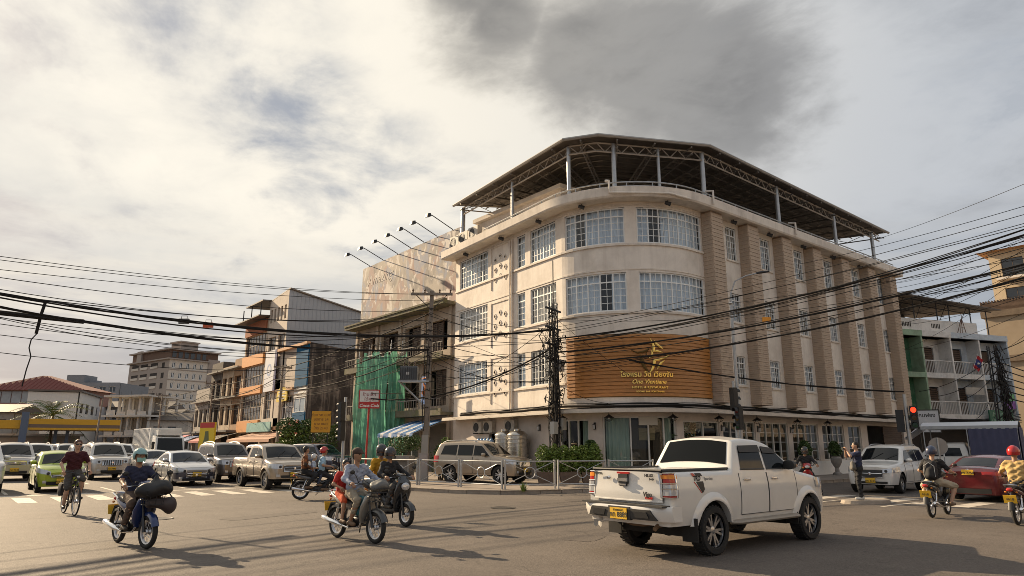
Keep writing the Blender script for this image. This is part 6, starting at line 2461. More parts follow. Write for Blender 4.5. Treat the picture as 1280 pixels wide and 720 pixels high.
for txt, y, z, sz, m_ in (('HILUX', -0.52, 1.235, 0.062, MT['dark_metal']), ('D-4D', -0.57, 1.185, 0.04, MT['dark_metal']), ('TOYOTA', 0.58, 1.245, 0.045, MT['dark_metal']), ('Vigo', -0.47, 0.935, 0.10, MT['dark_metal']), ('CHAMP', -0.5, 0.895, 0.045, MT['red_lens'])):
 put_text('lettering', txt, m_, tg, (xt - 0.012, y, z), (math.pi / 2, 0, -math.pi / 2), sz, 0.003, 0.2 if txt == 'Vigo' else 0.0, bold=0.003)
# tail lamp clusters in chrome surrounds
for sg in (1, -1):
 for z0, z1, m_ in ((1.21, 1.27, 'orange_lens'), (1.07, 1.13, 'lamp_glass'), (0.96, 1.05, 'lamp_glass')):
  q = MB()
  q.grid(tc_.wrap(-2.48, 0.74, (z0, z0), (z1, z1), 'r', sg, 0.018))
  tk(q, 'lamp_lens', MT[m_], 60)
 q = MB()
 for z in (0.93, 1.06, 1.145, 1.295):
  r = tc_.wrap(-2.52, 0.71, (z, z), (z + 0.012, z + 0.012), 'r', sg, 0.02, nz=1)
  q.tube([a[0] for a in r], 0.009, 5)
 r = tc_.wrap(-2.52, 0.71, (0.93, 0.93), (1.295, 1.295), 'r', sg, 0.02)
 q.tube(r[0], 0.011, 5)
 q.tube(r[-1], 0.009, 5)
 tk(q, 'lamp_surround', MT['chrome'], 40)
# rear bumper
q = MB()
rows = []
for i in range(25):
 t = -1 + 2 * i / 24
 y = 0.93 * t
 back = -2.83 + 0.17 * abs(t) ** 5
 z0 = 0.575 + 0.0 * abs(t)
 z1 = 0.80
 fwd = -2.6 if abs(t) < 0.93 else -2.42
 rows.append([(fwd, y, z1), (back + 0.02, y, z1), (back, y, z1 - 0.03), (back + 0.005, y, 0.68), (back + 0.05, y, z0), (fwd, y, z0)])
q.grid(rows)
q.poly(rows[0])
q.poly(rows[-1][::-1])
bmp = tk(q, 'rear_bumper', WHITE, 45)
q = MB()
q.box(-2.82, -0.86, 0.79, -2.62, 0.86, 0.815)
tk(q, 'bumper_step', TRIM, None, bmp)
for sg in (1, -1):
 q = MB()
 q.hexa([(-2.835, sg * 0.22, 0.59), (-2.80, sg * 0.72, 0.59), (-2.7, sg * 0.72, 0.59), (-2.7, sg * 0.22, 0.59)], [(-2.845, sg * 0.22, 0.745), (-2.835, sg * 0.62, 0.745), (-2.7, sg * 0.62, 0.745), (-2.7, sg * 0.22, 0.745)])
 tk(q, 'bumper_insert', TRIM, None, bmp)
 q = MB()
 q.hexa([(-2.843, sg * 0.33, 0.62), (-2.835, sg * 0.6, 0.62), (-2.7, sg * 0.6, 0.62), (-2.7, sg * 0.33, 0.62)], [(-2.853, sg * 0.30, 0.71), (-2.845, sg * 0.56, 0.71), (-2.7, sg * 0.56, 0.71), (-2.7, sg * 0.30, 0.71)])
 tk(q, 'foot_tread', MT['dark_metal'], None, bmp)
MB().box(-2.846, -0.23, 0.57, -2.7, 0.23, 0.77).build('plate_recess', TRIM, bmp)
for ch in list(truck.children):
 if ch.name.startswith('number_plate') and sum(v.co.x for v in ch.data.vertices) < 0:
  ch.location = (-0.178, 0, 0.005)
  for z, sz, tx in ((0.05, 0.05, 'กำแพงนคร'),):
   put_text('plate_text', tx, MT['ink'], ch, Vector(tc_.dfm((-2.66, 0, 0.66))) + Vector((-0.0295, 0, 0.035)), (math.pi / 2, 0, -math.pi / 2), sz, 0.001)
# cab rear window and bed rails
q = MB()
q.grid(tc_.top_patch(-0.64, -0.855, 0.97, 0.008))
tk(q, 'rear_window', mat('tinted_glass', (0.006, 0.007, 0.008), 0.08, spec=0.12), 60)
for sg in (1, -1):
 q = MB()
 pts = []
 for k in range(9):
  x = -2.64 + (1.76) * k / 8
  p = tc_.section(x)
  pts.append((x, sg * (p[13][0] - 0.0), 1.335))
 q.tube(pts, 0.024, 6)
 tk(q, 'bed_rail', TRIM, 40)
q = MB()
q.tube([(-2.64, -0.74, 1.335), (-2.64, 0.74, 1.335)], 0.02, 6)
tk(q, 'tailgate_cap', TRIM, 40)
for sg in (1, -1):
 q = MB()
 q.loft([((-0.98, sg * 0.83, 0.47), 0.07, 0.035), ((-0.9, sg * 0.9, 0.47), 0.1, 0.04), ((1.0, sg * 0.9, 0.47), 0.1, 0.04), ((1.06, sg * 0.83, 0.47), 0.07, 0.035)], 10)
 tk(q, 'side_step', mat('step_paint', (0.33, 0.29, 0.24), 0.5, 0.3), 40)
 MB().cbox((-2.07, sg * 0.80, 0.42), (0.02, 0.3, 0.36)).build('mud_flap', MT['rubber'], truck)
 MB().cbox((1.05, sg * 0.80, 0.42), (0.02, 0.24, 0.22)).build('mud_flap', MT['rubber'], truck)
 # stickers on the bed flank
 for quad, m_ in (([(-2.03, 1.235), (-1.95, 1.235), (-1.99, 1.285), (-2.07, 1.285)], 'red_lens'), ([(-1.93, 1.235), (-1.76, 1.235), (-1.8, 1.285), (-1.97, 1.285)], 'dark_metal'),
      ([(-1.86, 0.98), (-1.835, 0.98), (-2.0, 1.155), (-2.03, 1.155)], 'red_lens'), ([(-1.82, 0.97), (-1.75, 1.03), (-1.77, 1.155), (-1.97, 1.155)], 'dark_metal')):
  q = MB()
  q.grid(tc_.patch(quad, 3, 0.004, sg))
  tk(q, 'sticker', MT[m_])
 vs, fs = text_geo('TRD', 0.1, 0.001, 0.25, bold=0.004)
 vs2, fs2 = text_geo('Sportivo', 0.07, 0.001, 0.2)
 q = MB()
 for vv, ff, ox in ((vs, fs, -1.93), (vs2, fs2, -1.62)):
  q.add([(ox - sg * 0 + (p[0] if sg < 0 else -p[0]), sg * (tc_.side(ox + p[0], 1.17 + p[1]) + 0.005), 1.17 + p[1]) for p in vv], ff)
 tk(q, 'sticker_lettering', MT['dark_metal'])
 # rain visors
 q = MB()
 for quad in hp['windows']:
  r = tc_.patch(quad, eps=0.03, sgn=sg)
  r2 = tc_.patch(quad, eps=0.008, sgn=sg)
  q.grid([[Vector(a[4]) + Vector((0, 0, 0.02)), Vector(b[3])] for a, b in zip(r2, r)])
 tk(q, 'rain_visor', TRIM, 50)
q = MB()
q.tube([(-1.2, -0.45, 0.5), (-1.9, -0.5, 0.47), (-2.2, -0.55, 0.55), (-2.62, -0.6, 0.5), (-2.72, -0.62, 0.46)], [0.05, 0.05, 0.06, 0.035, 0.035], 8)
q.loft([((-2.3, 0.1, 0.5), 0.3, 0.08), ((-1.5, 0.1, 0.5), 0.3, 0.1)], 10)
tk(q, 'exhaust', mat('rusty_steel', (0.2, 0.13, 0.08), 0.7, 0.4), 40)
q = MB()
q.tube([(-1.54, -0.7, 0.385), (-1.54, 0.7, 0.385)], 0.06, 8)
q.sphere((-1.54, 0.05, 0.385), 0.17, 12, 8)
for sg in (1, -1):
 q.tube([(-2.2, sg * 0.55, 0.52), (-1.54, sg * 0.55, 0.46), (-0.8, sg * 0.55, 0.5)], 0.035, 5)
tk(q, 'rear_axle', WELL, 40)
rag = MB()
rows = [[(-2.62 + 0.02 * math.sin(i), 0.78 - 0.2 * i / 5, 0.6 - 0.2 * k / 3 - 0.015 * math.sin(i * 2)) for i in range(6)] for k in range(4)]
rag.grid(rows)
tk(rag, 'hanging_flap', mat('pale_flap', (0.42, 0.40, 0.37), 0.8))
# ---- traffic queue in the left street
def car(sp, label, u, v, rz, cat='car', name='car', group=None):
 return build_car(sp, label, cat, (u, v, 0), rz, group, name)[0]
car(PICKUP(TAN, ptext='กค 4521', grille_mat=MT['dark_metal']), 'tan double cab pickup truck stopped at the kerb lane of the crossing', 11.05, 29.6, NP, 'pickup truck', 'pickup_truck')
car(SUV(paint_mat('brown_grey', (0.15, 0.13, 0.12), 0.5, 0.3), face=SUV(None)['face']), 'dark brown grey off road car half hidden behind the tan pickup', 11.2, 36.6, NP, 'car', 'parked_car')
car(SEDAN(paint_mat('pale_silver', (0.42, 0.43, 0.45), 0.5, 0.3, 0.15), ptext='ยข 3306'), 'silver saloon car with dark blue nose in the middle lane behind the crossing', 8.75, 34.6, NP, 'car', 'saloon_car')
q = MB()
sed_c = Car(SEDAN(None))
q.grid(sed_c.wrap(1.75, 0.0, (0.3, 0.3), (0.56, 0.6), 'f', 1, 0.008))
q.grid(sed_c.wrap(1.75, 0.0, (0.3, 0.3), (0.56, 0.6), 'f', -1, 0.008))
q.build('front_bumper', NAVY, [o for o in COL.objects if o.name.startswith('saloon_car')][-1], smooth=60)
car(SEDAN(SILVER, ptext='บข 1172'), 'plain silver saloon car one row behind the silver and blue saloon', 9.6, 44.5, NP, 'car', 'saloon_car')
car(HATCH(LIME, ptext='กข 5518'), 'lime green small hatchback waiting behind the zebra crossing', 3.65, 32.9, NP, 'car', 'hatchback')
car(SUV(paint_mat('prado_silver', (0.46, 0.44, 0.41), 0.5, 0.3), ptext='กก 7890'), 'silver white large off road car with upright chrome grille behind the cyclist', 6.85, 42.9, NP, 'car', 'off_road_car')
car(SUV(SILVER, face=face(1.72, 0.48, (0.86, 0.8), (1.02, 0.96), -2.05, 0.62, (0.9, 0.92), (1.2, 1.2), (0.44, 0.8, 0.94), 0.56, nbars=3, intake=[(0.55, 0.36, 0.5)])), 'silver grey off road car with roof rails behind the lime hatchback', 2.9, 44.6, NP, 'car', 'off_road_car')
car(SUV(PWHITE, face=face(1.72, 0.46, (0.8, 0.78), (0.98, 0.94), -2.05, 0.62, (0.9, 0.92), (1.2, 1.2), (0.4, 0.76, 0.94), 0.56, nbars=2, intake=[(0.6, 0.36, 0.5)])), 'white car cut off by the left edge of the picture', 1.0, 33.9, NP, 'car', 'off_road_car')
car(SUV(PWHITE, rails=False, face=face(1.72, 0.46, (0.84, 0.8), (1.02, 0.96), -2.05, 0.62, (0.9, 0.92), (1.2, 1.2), (0.44, 0.76, 0.98), 0.56, nbars=4, intake=[(0.55, 0.36, 0.5)])), 'white off road car behind the silver and blue saloon', 9.0, 52.0, NP, 'car', 'off_road_car')
far_protos = {}
def far_car(kind, paint, label, u, v, rz=NP, grp='cars queued far down the left street'):
 key = (kind, paint.name)
 if key not in far_protos:
  far_protos[key] = car({'s': SEDAN, 'v': SUV, 'p': PICKUP, 'h': HATCH}[kind](paint), label, u, v, rz, 'car', {'s': 'saloon_car', 'v': 'off_road_car', 'p': 'pickup_truck', 'h': 'hatchback'}[kind], grp)
 else:
  dup(far_protos[key], (u, v, 0), rz, label, grp)
for a in [('v', PWHITE, 'white off road car in the far queue above the lime hatchback roof', 4.6, 52.5), ('s', SILVER, 'silver saloon in the far queue left of the upright grille car', 2.6, 54.0), ('p', WHITE, 'white pickup in the far queue behind the cyclist', 7.0, 51.5),
   ('s', GREY, 'dark saloon in the far queue between pale cars', 4.4, 61), ('v', SILVER, 'silver off road car deep in the queue, middle lane', 7.2, 60.5), ('s', PWHITE, 'white saloon deep in the queue, kerb side', 11.0, 53.5),
   ('v', GREY, 'dark off road car deep in the queue by the kerb', 11.6, 62), ('s', SILVER, 'silver saloon deep in the queue behind the white off road car', 9.2, 61), ('v', PWHITE, 'white off road car far back in the left lane', 2.4, 64),
   ('p', TAN, 'tan pickup far back in the queue', 4.8, 71), ('v', PWHITE, 'white off road car far back in the middle lane', 7.4, 70), ('s', GREY, 'dark saloon far back by the kerb', 9.6, 70), ('v', SILVER, 'silver off road car at the tail of the left lane', 2.5, 74),
   ('s', PWHITE, 'white saloon at the tail of the middle lane', 7.2, 80), ('v', GREY, 'dark off road car at the tail of the kerb lane', 10.0, 79.5), ('v', PWHITE, 'white off road car near the petrol station', 4.6, 82), ('s', SILVER, 'silver saloon near the petrol station', 2.2, 85),
   ('v', SILVER, 'silver off road car last but one in the kerb lane', 10.4, 90), ('p', WHITE, 'white pickup last in the kerb lane', 7.5, 91)]:
 far_car(*a)
# parked and waiting cars by the old shophouse and hotel
car(PICKUP(PWHITE, ptext='กย 6112'), 'white pickup truck with door emblem standing at the kerb behind the motorcycles', 13.0, 36.0, NP + R(8), 'pickup truck', 'pickup_truck')
car(SUV(NAVY, rails=False), 'dark saloon parked on the forecourt below the green netting', 18.6, 42.0, NP + R(14), 'car', 'parked_car')
tansuv = car(SUV(TAN, ptext='กม 9901', wheel='six'), 'champagne off road car parked on the pavement behind the railings', 18.9, 25.1, NP + R(19), 'car', 'off_road_car')
tansuv.location.z = 0.125
tansuv.scale = (0.95, 0.95, 0.96)
wsuv = SUV(PWHITE, ptext='บก 3321', face=face(1.65, 0.46, (0.84, 0.78), (1.02, 0.93), -2.05, 0.62, (0.9, 0.92), (1.2, 1.2), (0.45, 0.62, 0.9), 0.5, nbars=1, intake=[(0.62, 0.38, 0.46)]))
ws_ = car(wsuv, 'white off road car facing the junction beside the man taking a photo', 28.7, 12.0, math.pi + R(6), 'car', 'off_road_car')
ws_.scale = (0.94, 0.94, 0.93)
redc = SEDAN(RED, ptext='กง 7758', rplate=0.93, face=face(1.55, 0.42, (0.72, 0.58), (0.83, 0.70), -1.85, 0.42, (0.84, 0.86), (0.98, 0.96), (0.42, 0.36, 0.56), 0.5, nbars=3, intake=[(0.6, 0.24, 0.33)]))
rc_ = car(redc, 'red saloon car seen from behind, waiting at the right of the junction', 27.3, 7.95, R(-4), 'car', 'saloon_car')
rc_.scale = (0.96, 0.96, 0.95)
rcc = Car(redc)
q = MB()
q.grid(rcc.wrap(None, (0.62, -0.62), (0.26, 0.26), (0.42, 0.42), 'r', 1, 0.012))
q.build('rear_diffuser', TRIM, rc_)
q = MB()
q.lathe([(0.001, -0.012), (0.045, -0.008), (0.05, 0.0)], 12, Vector(rcc.dfm((rcc.xr, 0, 1.0))) + Vector((-0.02, 0, 0)), 'x')
q.build('badge', MT['chrome'], rc_)
for sg in (1, -1):
 q = MB()
 q.grid(rcc.wrap(None, (0.7 * sg, 0.45 * sg), (0.88, 0.88), (0.92, 0.92), 'r', 1, 0.02))
 q.build('brake_lamp', MT['red_lens'], rc_)
# ---- covered truck behind the red saloon
cv = thing('covered_truck', 'white covered pickup truck with arched roof and blue tarpaulin sides', 'truck', (38.4, 13.0, 0), R(101))
van = build_car(PICKUP(PWHITE, bed=None, top=[(2.32, 0.95), (2.2, 1.05), (1.95, 1.12), (1.3, 1.22), (0.7, 1.75), (0.4, 1.82), (-0.7, 1.84), (-0.8, 1.7), (-0.84, 1.0), (-2.72, 0.98)]), 'x', 'truck')[0]
for ch in list(van.children):
 if ch.name.split('.')[0] not in ('number_plate',):
  ch.parent = cv
 else:
  for g_ in list(ch.children):
   bpy.data.objects.remove(g_)
  bpy.data.objects.remove(ch)
bpy.data.objects.remove(van)
q = MB()
n = 9
ring = [(-0.98 + 1.96 * k / (n - 1), 2.62 + 0.22 * math.sin(math.pi * k / (n - 1))) for k in range(n)]
rows = [[(x, y, z - (0.55 if x > 1.0 else 0.0) * max(0, (x - 1.0))) for y, z in ring] for x in (-2.9, -2.0, -1.0, 0.0, 1.0, 1.35)]
rows[-1] = [(1.9, y * 0.9, 1.98 + 0.1 * math.sin(math.pi * k / (n - 1))) for k, (y, z) in enumerate(ring)]
q.grid(rows)
q.grid([[(x, y * 0.985, z - 0.05) for x, y, z in r] for r in rows])
q.build('roof', mat('truck_roof', (0.62, 0.64, 0.68), 0.45, var=0.06), cv, smooth=30)
q = MB()
for sg in (1, -1):
 q.box(-2.9, sg * 0.97 - 0.02, 2.48, 1.0, sg * 0.97 + 0.02, 2.64)
 for x in (-2.85, -1.9, -0.9, 0.9):
  q.box(x - 0.02, sg * 0.95 - 0.02, 0.98, x + 0.02, sg * 0.95 + 0.02, 2.6)
q.build('roof_frame', MT['steel'], cv)
for sg in (1, -1):
 q = MB()
 q.grid([[(-2.85 + 1.9 * i / 24, sg * (0.99 + 0.03 * math.sin(i * 1.7) * (1 - k / 5)), 2.5 - 1.5 * k / 5) for k in range(6)] for i in range(25)])
 q.build('tarpaulin', mat('blue_tarp', (0.06, 0.065, 0.13), 0.6, var=0.15), cv, smooth=60)
q = MB()
q.grid([[(-2.92 - 0.03 * math.sin(i * 1.9), -0.95 + 1.9 * i / 20, 2.55 - 1.6 * k / 5) for k in range(6)] for i in range(21)])
q.build('rear_curtain', mat('blue_tarp', (0.06, 0.075, 0.2), 0.6, var=0.15), cv, smooth=60)
tag(cv, None, None)
# ---- box lorry far down the street
lr = thing('box_lorry', 'white box lorry coming down the kerb lane behind the tan pickup', 'lorry', (12.6, 56.0, 0), NP)
q = MB()
q.box(-5.5, -1.05, 0.8, 0.2, 1.05, 3.0)
q.build('cargo_box', PWHITE, lr)
for k in range(14):
 MB().box(-5.4 + k * 0.4, 1.05, 0.9, -5.35 + k * 0.4, 1.08, 2.95).build('box_rib', MT['steel'], lr)
 MB().box(-5.4 + k * 0.4, -1.08, 0.9, -5.35 + k * 0.4, -1.05, 2.95).build('box_rib', MT['steel'], lr)
q = MB()
sec = [(0.35, 0.55), (1.95, 0.55), (2.0, 1.0), (1.95, 1.35), (1.6, 2.3), (0.9, 2.45), (0.35, 2.4)]
vs = [(x, -0.95, z) for x, z in sec] + [(x, 0.95, z) for x, z in sec]
q.add(vs, [tuple(range(7)), tuple(range(13, 6, -1))] + [(k, (k + 1) % 7, 7 + (k + 1) % 7, 7 + k)[::-1] for k in range(7)])
q.build('cab', PWHITE, lr)
MB().add([(1.965, -0.85, 1.4), (1.965, 0.85, 1.4), (1.64, 0.8, 2.25), (1.64, -0.8, 2.25)], [(0, 1, 2, 3)]).build('windscreen', MT['car_glass'], lr)
MB().box(1.99, -0.8, 0.85, 2.03, 0.8, 1.15).build('grille', MT['black'], lr)
q = MB()
q.box(0.3, -0.8, 2.45, 1.5, 0.8, 2.85)
q.build('wind_deflector', PWHITE, lr)
for sg in (1, -1):
 MB().box(2.0, sg * 0.62 - 0.15, 0.85, 2.05, sg * 0.62 + 0.15, 1.1).build('headlight', MT['lamp_glass'], lr)
 MB().box(1.7, sg * 1.1 - 0.1, 1.5, 1.78, sg * 1.1 + 0.1, 2.0).build('mirror', MT['black'], lr)
tm, rm = wheel_meshes(0.42, 0.25, 'steel')
for x in (1.1, -4.2):
 for sg in (1, -1):
  w = link('wheel', tm, lr)
  w.location = (x, sg * 0.88, 0.42)
  w.rotation_euler = (0, 0, 0 if sg > 0 else math.pi)
  link('rim', rm, w)
MB().box(-5.4, -0.5, 0.45, 1.9, 0.5, 0.8).build('chassis', WELL, lr)
# ================================================================== people and two-wheelers
def surface_net(sdf, lo, hi, res):
 lo, hi = np.array(lo), np.array(hi)
 n = np.maximum(4, np.ceil((hi - lo) / res).astype(int) + 1)
 ax = [lo[i] + res * np.arange(n[i]) for i in range(3)]
 X, Y, Z = np.meshgrid(*ax, indexing='ij')
 f = sdf(X, Y, Z)
 s = f < 0
 cs = (n - 1)
 cnt = np.zeros(cs)
 acc = np.zeros((*cs, 3))
 corners = [(i, j, k) for i in (0, 1) for j in (0, 1) for k in (0, 1)]
 sl = lambda c: tuple(slice(c[a], c[a] + cs[a]) for a in range(3))
 for a in corners:
  for d in range(3):
   if a[d] == 0:
    b = list(a)
    b[d] = 1
    fa, fb = f[sl(a)], f[sl(b)]
    m = (fa < 0) != (fb < 0)
    t = np.where(m, fa / np.where(m, fa - fb, 1), 0)
    for e in range(3):
     acc[..., e] += np.where(m, a[e] + (t if e == d else 0), 0)
    cnt += m
 act = cnt > 0
 idx = -np.ones(cs, int)
 idx[act] = np.arange(act.sum())
 ci = np.argwhere(act)
 vs = lo + res * (ci + acc[act] / cnt[act][:, None])
 faces = []
 for d in range(3):
  u, v = (d + 1) % 3, (d + 2) % 3
  A = [slice(None)] * 3
  B = [slice(None)] * 3
  A[d], B[d] = slice(0, -1), slice(1, None)
  sa, sb = s[tuple(A)], s[tuple(B)]
  e = np.argwhere(sa != sb)
  e = e[(e[:, u] > 0) & (e[:, v] > 0) & (e[:, u] < cs[u]) & (e[:, v] < cs[v])]
  if not len(e):
   continue
  flip = sa[tuple(e.T)]
  q = []
  for du, dv in ((-1, -1), (0, -1), (0, 0), (-1, 0)):
   c = e.copy()
   c[:, u] += du
   c[:, v] += dv
   q.append(idx[tuple(c.T)])
  q = np.stack(q, 1)
  q[~flip] = q[~flip][:, ::-1]
  faces.append(q)
 return [tuple(p) for p in vs], [tuple(int(i) for i in r) for r in np.concatenate(faces)]
def blob(prims, k=0.03, res=0.02, pad=0.06):
 """prims: ('c', a, b, ra, rb) capsules, ('e', centre, radii) ellipsoids"""
 lo = np.array([1e9] * 3)
 hi = -lo
 for p in prims:
  if p[0] == 'c':
   r = max(p[3], p[4])
   for q in (p[1], p[2]):
    lo = np.minimum(lo, np.array(q) - r)
    hi = np.maximum(hi, np.array(q) + r)
  else:
   lo = np.minimum(lo, np.array(p[1]) - np.array(p[2]))
   hi = np.maximum(hi, np.array(p[1]) + np.array(p[2]))
 def sdf(X, Y, Z):
  out = None
  for p in prims:
   if p[0] == 'c':
    a, b = np.array(p[1], float), np.array(p[2], float)
    d = b - a
    L2 = max(1e-9, d @ d)
    t = np.clip(((X - a[0]) * d[0] + (Y - a[1]) * d[1] + (Z - a[2]) * d[2]) / L2, 0, 1)
    v = np.sqrt((X - a[0] - t * d[0]) ** 2 + (Y - a[1] - t * d[1]) ** 2 + (Z - a[2] - t * d[2]) ** 2) - (p[3] + (p[4] - p[3]) * t)
   else:
    c, r = p[1], p[2]
    q = np.sqrt(((X - c[0]) / r[0]) ** 2 + ((Y - c[1]) / r[1]) ** 2 + ((Z - c[2]) / r[2]) ** 2)
    v = (q - 1) * min(r)
   if out is None:
    out = v
   else:
    h = np.clip(0.5 + 0.5 * (out - v) / k, 0, 1)
    out = out * (1 - h) + v * h - k * h * (1 - h)
  return out
 return surface_net(sdf, lo - pad, hi + pad, res)
def ik(a, c, l1, l2, pole):
 a, c = Vector(a), Vector(c)
 d = c - a
 L = min(d.length, (l1 + l2) * 0.995)
 u = d.normalized()
 x = (l1 * l1 - l2 * l2 + L * L) / (2 * L)
 h = math.sqrt(max(0, l1 * l1 - x * x))
 p = Vector(pole) - u * Vector(pole).dot(u)
 return a + u * x + p.normalized() * h, a + u * L
SKIN = mat('skin', (0.36, 0.20, 0.12), 0.6, var=0.06)
SKIN_F = mat('fair_skin', (0.50, 0.30, 0.20), 0.6, var=0.06)
HAIR = mat('black_hair', (0.015, 0.012, 0.01), 0.5)
def cloth(name, col, **k):
 return mat('cloth_' + name, col, 0.9, var=k.pop('var', 0.15), vscale=k.pop('vscale', 9), bump=0.8, bscale=11, **k)
def crease(vs, h):
 """pulled folds in the cloth"""
 a, b, c = (rnd.uniform(0, 6) for _ in range(3))
 return [(x + h * (0.007 * math.sin(52 * z + 26 * y + a) + 0.005 * math.sin(95 * z - 40 * y + b)), y + h * 0.007 * math.sin(48 * z + 30 * x + c), z + h * 0.005 * math.sin(40 * x + 34 * y + a)) for x, y, z in vs]
def person(label, loc, rz, pelvis, lean, hands, feet, shirt, trousers, shoes, h=1.0, skin=None, head_yaw=0.0, head_pitch=0.0, hair=True, helmet=None, helmet_col=None,
   sleeve='short', legs='long', mask=None, glasses=False, knee_pole=(1, 0, 0.6), elbow_pole=None, group=None, cap=None, twist=0.0, knees_out=0.15):
 skin = skin or SKIN
 root = thing('person', label, 'person', loc, rz, group)
 P0 = Vector(pelvis)
 up = Vector((math.sin(lean), 0, math.cos(lean)))
 ch = P0 + up * 0.30 * h
 nk = P0 + up * 0.50 * h
 fwd = Vector((math.cos(lean), 0, -math.sin(lean)))
 lat = Vector((0, 1, 0))
 hd_up = Vector((math.sin(lean * 0.3 + head_pitch), 0, math.cos(lean * 0.3 + head_pitch)))
 hc = nk + hd_up * 0.165 * h + Vector((0.02, 0, 0))
 hf = Vector((math.cos(head_yaw), math.sin(head_yaw), -math.sin(head_pitch))).normalized()
 hl = Vector((0, 0, 1)).cross(hf).normalized()
 hu = hf.cross(hl)
 body, sh, tr = [], [], []
 c = lambda a, b, ra, rb: ('c', tuple(a), tuple(b), ra * h, rb * h)
 # torso
 for s_ in (1, -1):
  body.append(c(P0 + lat * 0.07 * s_ * h, ch + lat * 0.07 * s_ * h, 0.085, 0.085))
  body.append(c(ch + lat * 0.07 * s_ * h, nk + lat * 0.06 * s_ * h - up * 0.09 * h, 0.085, 0.07))
  sh.append(c(P0 + lat * 0.062 * s_ * h - up * 0.02, ch + lat * 0.068 * s_ * h, 0.108, 0.104))
  sh.append(c(ch + lat * 0.068 * s_ * h, nk + lat * 0.062 * s_ * h - up * 0.095 * h, 0.104, 0.078))
  tr.append(c(P0 + lat * 0.06 * s_ * h + up * 0.03, P0 + lat * 0.06 * s_ * h - up * 0.03, 0.112, 0.122))
 body.append(c(nk - up * 0.06 * h, hc - hd_up * 0.06 * h, 0.055, 0.048))
 # head
 body.append(('e', tuple(hc), (0.088 * h, 0.076 * h, 0.112 * h)))
 body.append(c(hc + hf * 0.035 * h - hu * 0.05 * h, hc + hf * 0.055 * h - hu * 0.085 * h, 0.055, 0.034))
 body.append(c(hc + hf * 0.085 * h, hc + hf * 0.102 * h - hu * 0.025 * h, 0.012, 0.016))
 for s_ in (1, -1):
  body.append(('e', tuple(hc + hl * 0.078 * s_ * h - hu * 0.01 * h), (0.022 * h, 0.014 * h, 0.03 * h)))
 fingers = []
 for s_ in (1, -1):
  S = nk - up * 0.075 * h + lat * 0.165 * s_ * h
  H = Vector(hands[0] if s_ > 0 else hands[1])
  pole = elbow_pole or (-0.3, 0.8 * s_, -0.8)
  if elbow_pole:
   pole = (elbow_pole[0], elbow_pole[1] * s_, elbow_pole[2])
  E, Wp = ik(S, H, 0.28 * h, 0.26 * h, pole)
  body += [c(S, E, 0.046, 0.037), c(E, Wp, 0.037, 0.026)]
  sh.append(c(nk - up * 0.085 * h + lat * 0.08 * s_ * h, S, 0.075, 0.066))
  if sleeve == 'long':
   sh += [c(S, E, 0.064, 0.052), c(E, E.lerp(Wp, 0.95), 0.052, 0.04)]
  elif sleeve == 'short':
   sh.append(c(S, S.lerp(E, 0.72), 0.066, 0.058))
  fd = (Wp - E).normalized()
  pn = Vector((0, 0, -1))
  pn = (pn - fd * pn.dot(fd))
  if pn.length < 0.2:
   pn = Vector((1, 0, 0))
  pn.normalize()
  across = fd.cross(pn).normalized()
  palm = Wp + fd * 0.055 * h
  body.append(c(Wp, palm, 0.027, 0.032))
  body.append(c(palm + across * 0.022, palm - across * 0.022, 0.024, 0.024))
  for j, ln in enumerate((0.062, 0.074, 0.07, 0.056)):
   b0 = palm + fd * 0.012 + across * (0.03 - 0.02 * j)
   p1 = b0 + fd * ln * 0.55 * h + pn * 0.012
   p2 = p1 + (fd * 0.3 + pn * 0.9).normalized() * ln * 0.45 * h
   p3 = p2 + (pn * 0.8 - fd * 0.6).normalized() * ln * 0.35 * h
   fingers.append(([b0 - fd * 0.015, b0, p1, p2, p3], [0.0095, 0.0095, 0.009, 0.0085, 0.006]))
  ts = across * (1 if s_ > 0 else -1)
  b0 = Wp + fd * 0.03 + ts * 0.02
  fingers.append(([b0, b0 + (fd * 0.6 + ts * 0.7 + pn * 0.3).normalized() * 0.045, b0 + (fd * 0.9 + ts * 0.5 + pn * 0.6).normalized() * 0.075], [0.012, 0.01, 0.007]))
  # leg
  Hp = P0 + lat * 0.085 * s_ * h - up * 0.03
  F = Vector(feet[0] if s_ > 0 else feet[1])
  A = F + Vector((0, 0, 0.075 * h))
  K, A = ik(Hp, A, 0.43 * h, 0.42 * h, (knee_pole[0], knees_out * s_, knee_pole[2]))
  body += [c(Hp, K, 0.078, 0.052), c(K, K.lerp(A, 0.35), 0.052, 0.052), c(K.lerp(A, 0.35), A, 0.052, 0.034)]
  toe = A + Vector((0.15, 0.02 * s_, -0.05)) * h
  heel = A + Vector((-0.04, 0, -0.045)) * h
  body.append(c(heel, toe, 0.03, 0.024))
  if legs == 'long':
   tr += [c(Hp, K, 0.096, 0.07), c(K, A + Vector((0, 0, 0.03)), 0.068, 0.056)]
  elif legs == 'short':
   tr += [c(Hp, Hp.lerp(K, 0.97), 0.1, 0.082)]
  elif legs == 'crop':
   tr += [c(Hp, K, 0.092, 0.066), c(K, K.lerp(A, 0.55), 0.063, 0.056)]
  q = MB()
  vs, fs = blob([('c', tuple(heel), tuple(toe), 0.043 * h, 0.036 * h), ('c', tuple(heel + Vector((0.03, 0, 0.02))), tuple(heel + Vector((0.07, 0, 0.02))), 0.04 * h, 0.035 * h)], 0.02, 0.016)
  q.add(vs, fs)
  q.build('shoe', shoes, root, smooth=60)
 vs, fs = blob(body, 0.022, 0.017 if h > 0.8 else 0.015)
 q = MB()
 q.add(vs, fs)
 for pts, rr in fingers:
  q.tube(pts, [r * h for r in rr], 5)
 q.build('body', skin, root, smooth=70)
 vs, fs = blob(sh, 0.045, 0.018)
 vs = crease(vs, h)
 q = MB()
 q.add(vs, fs)
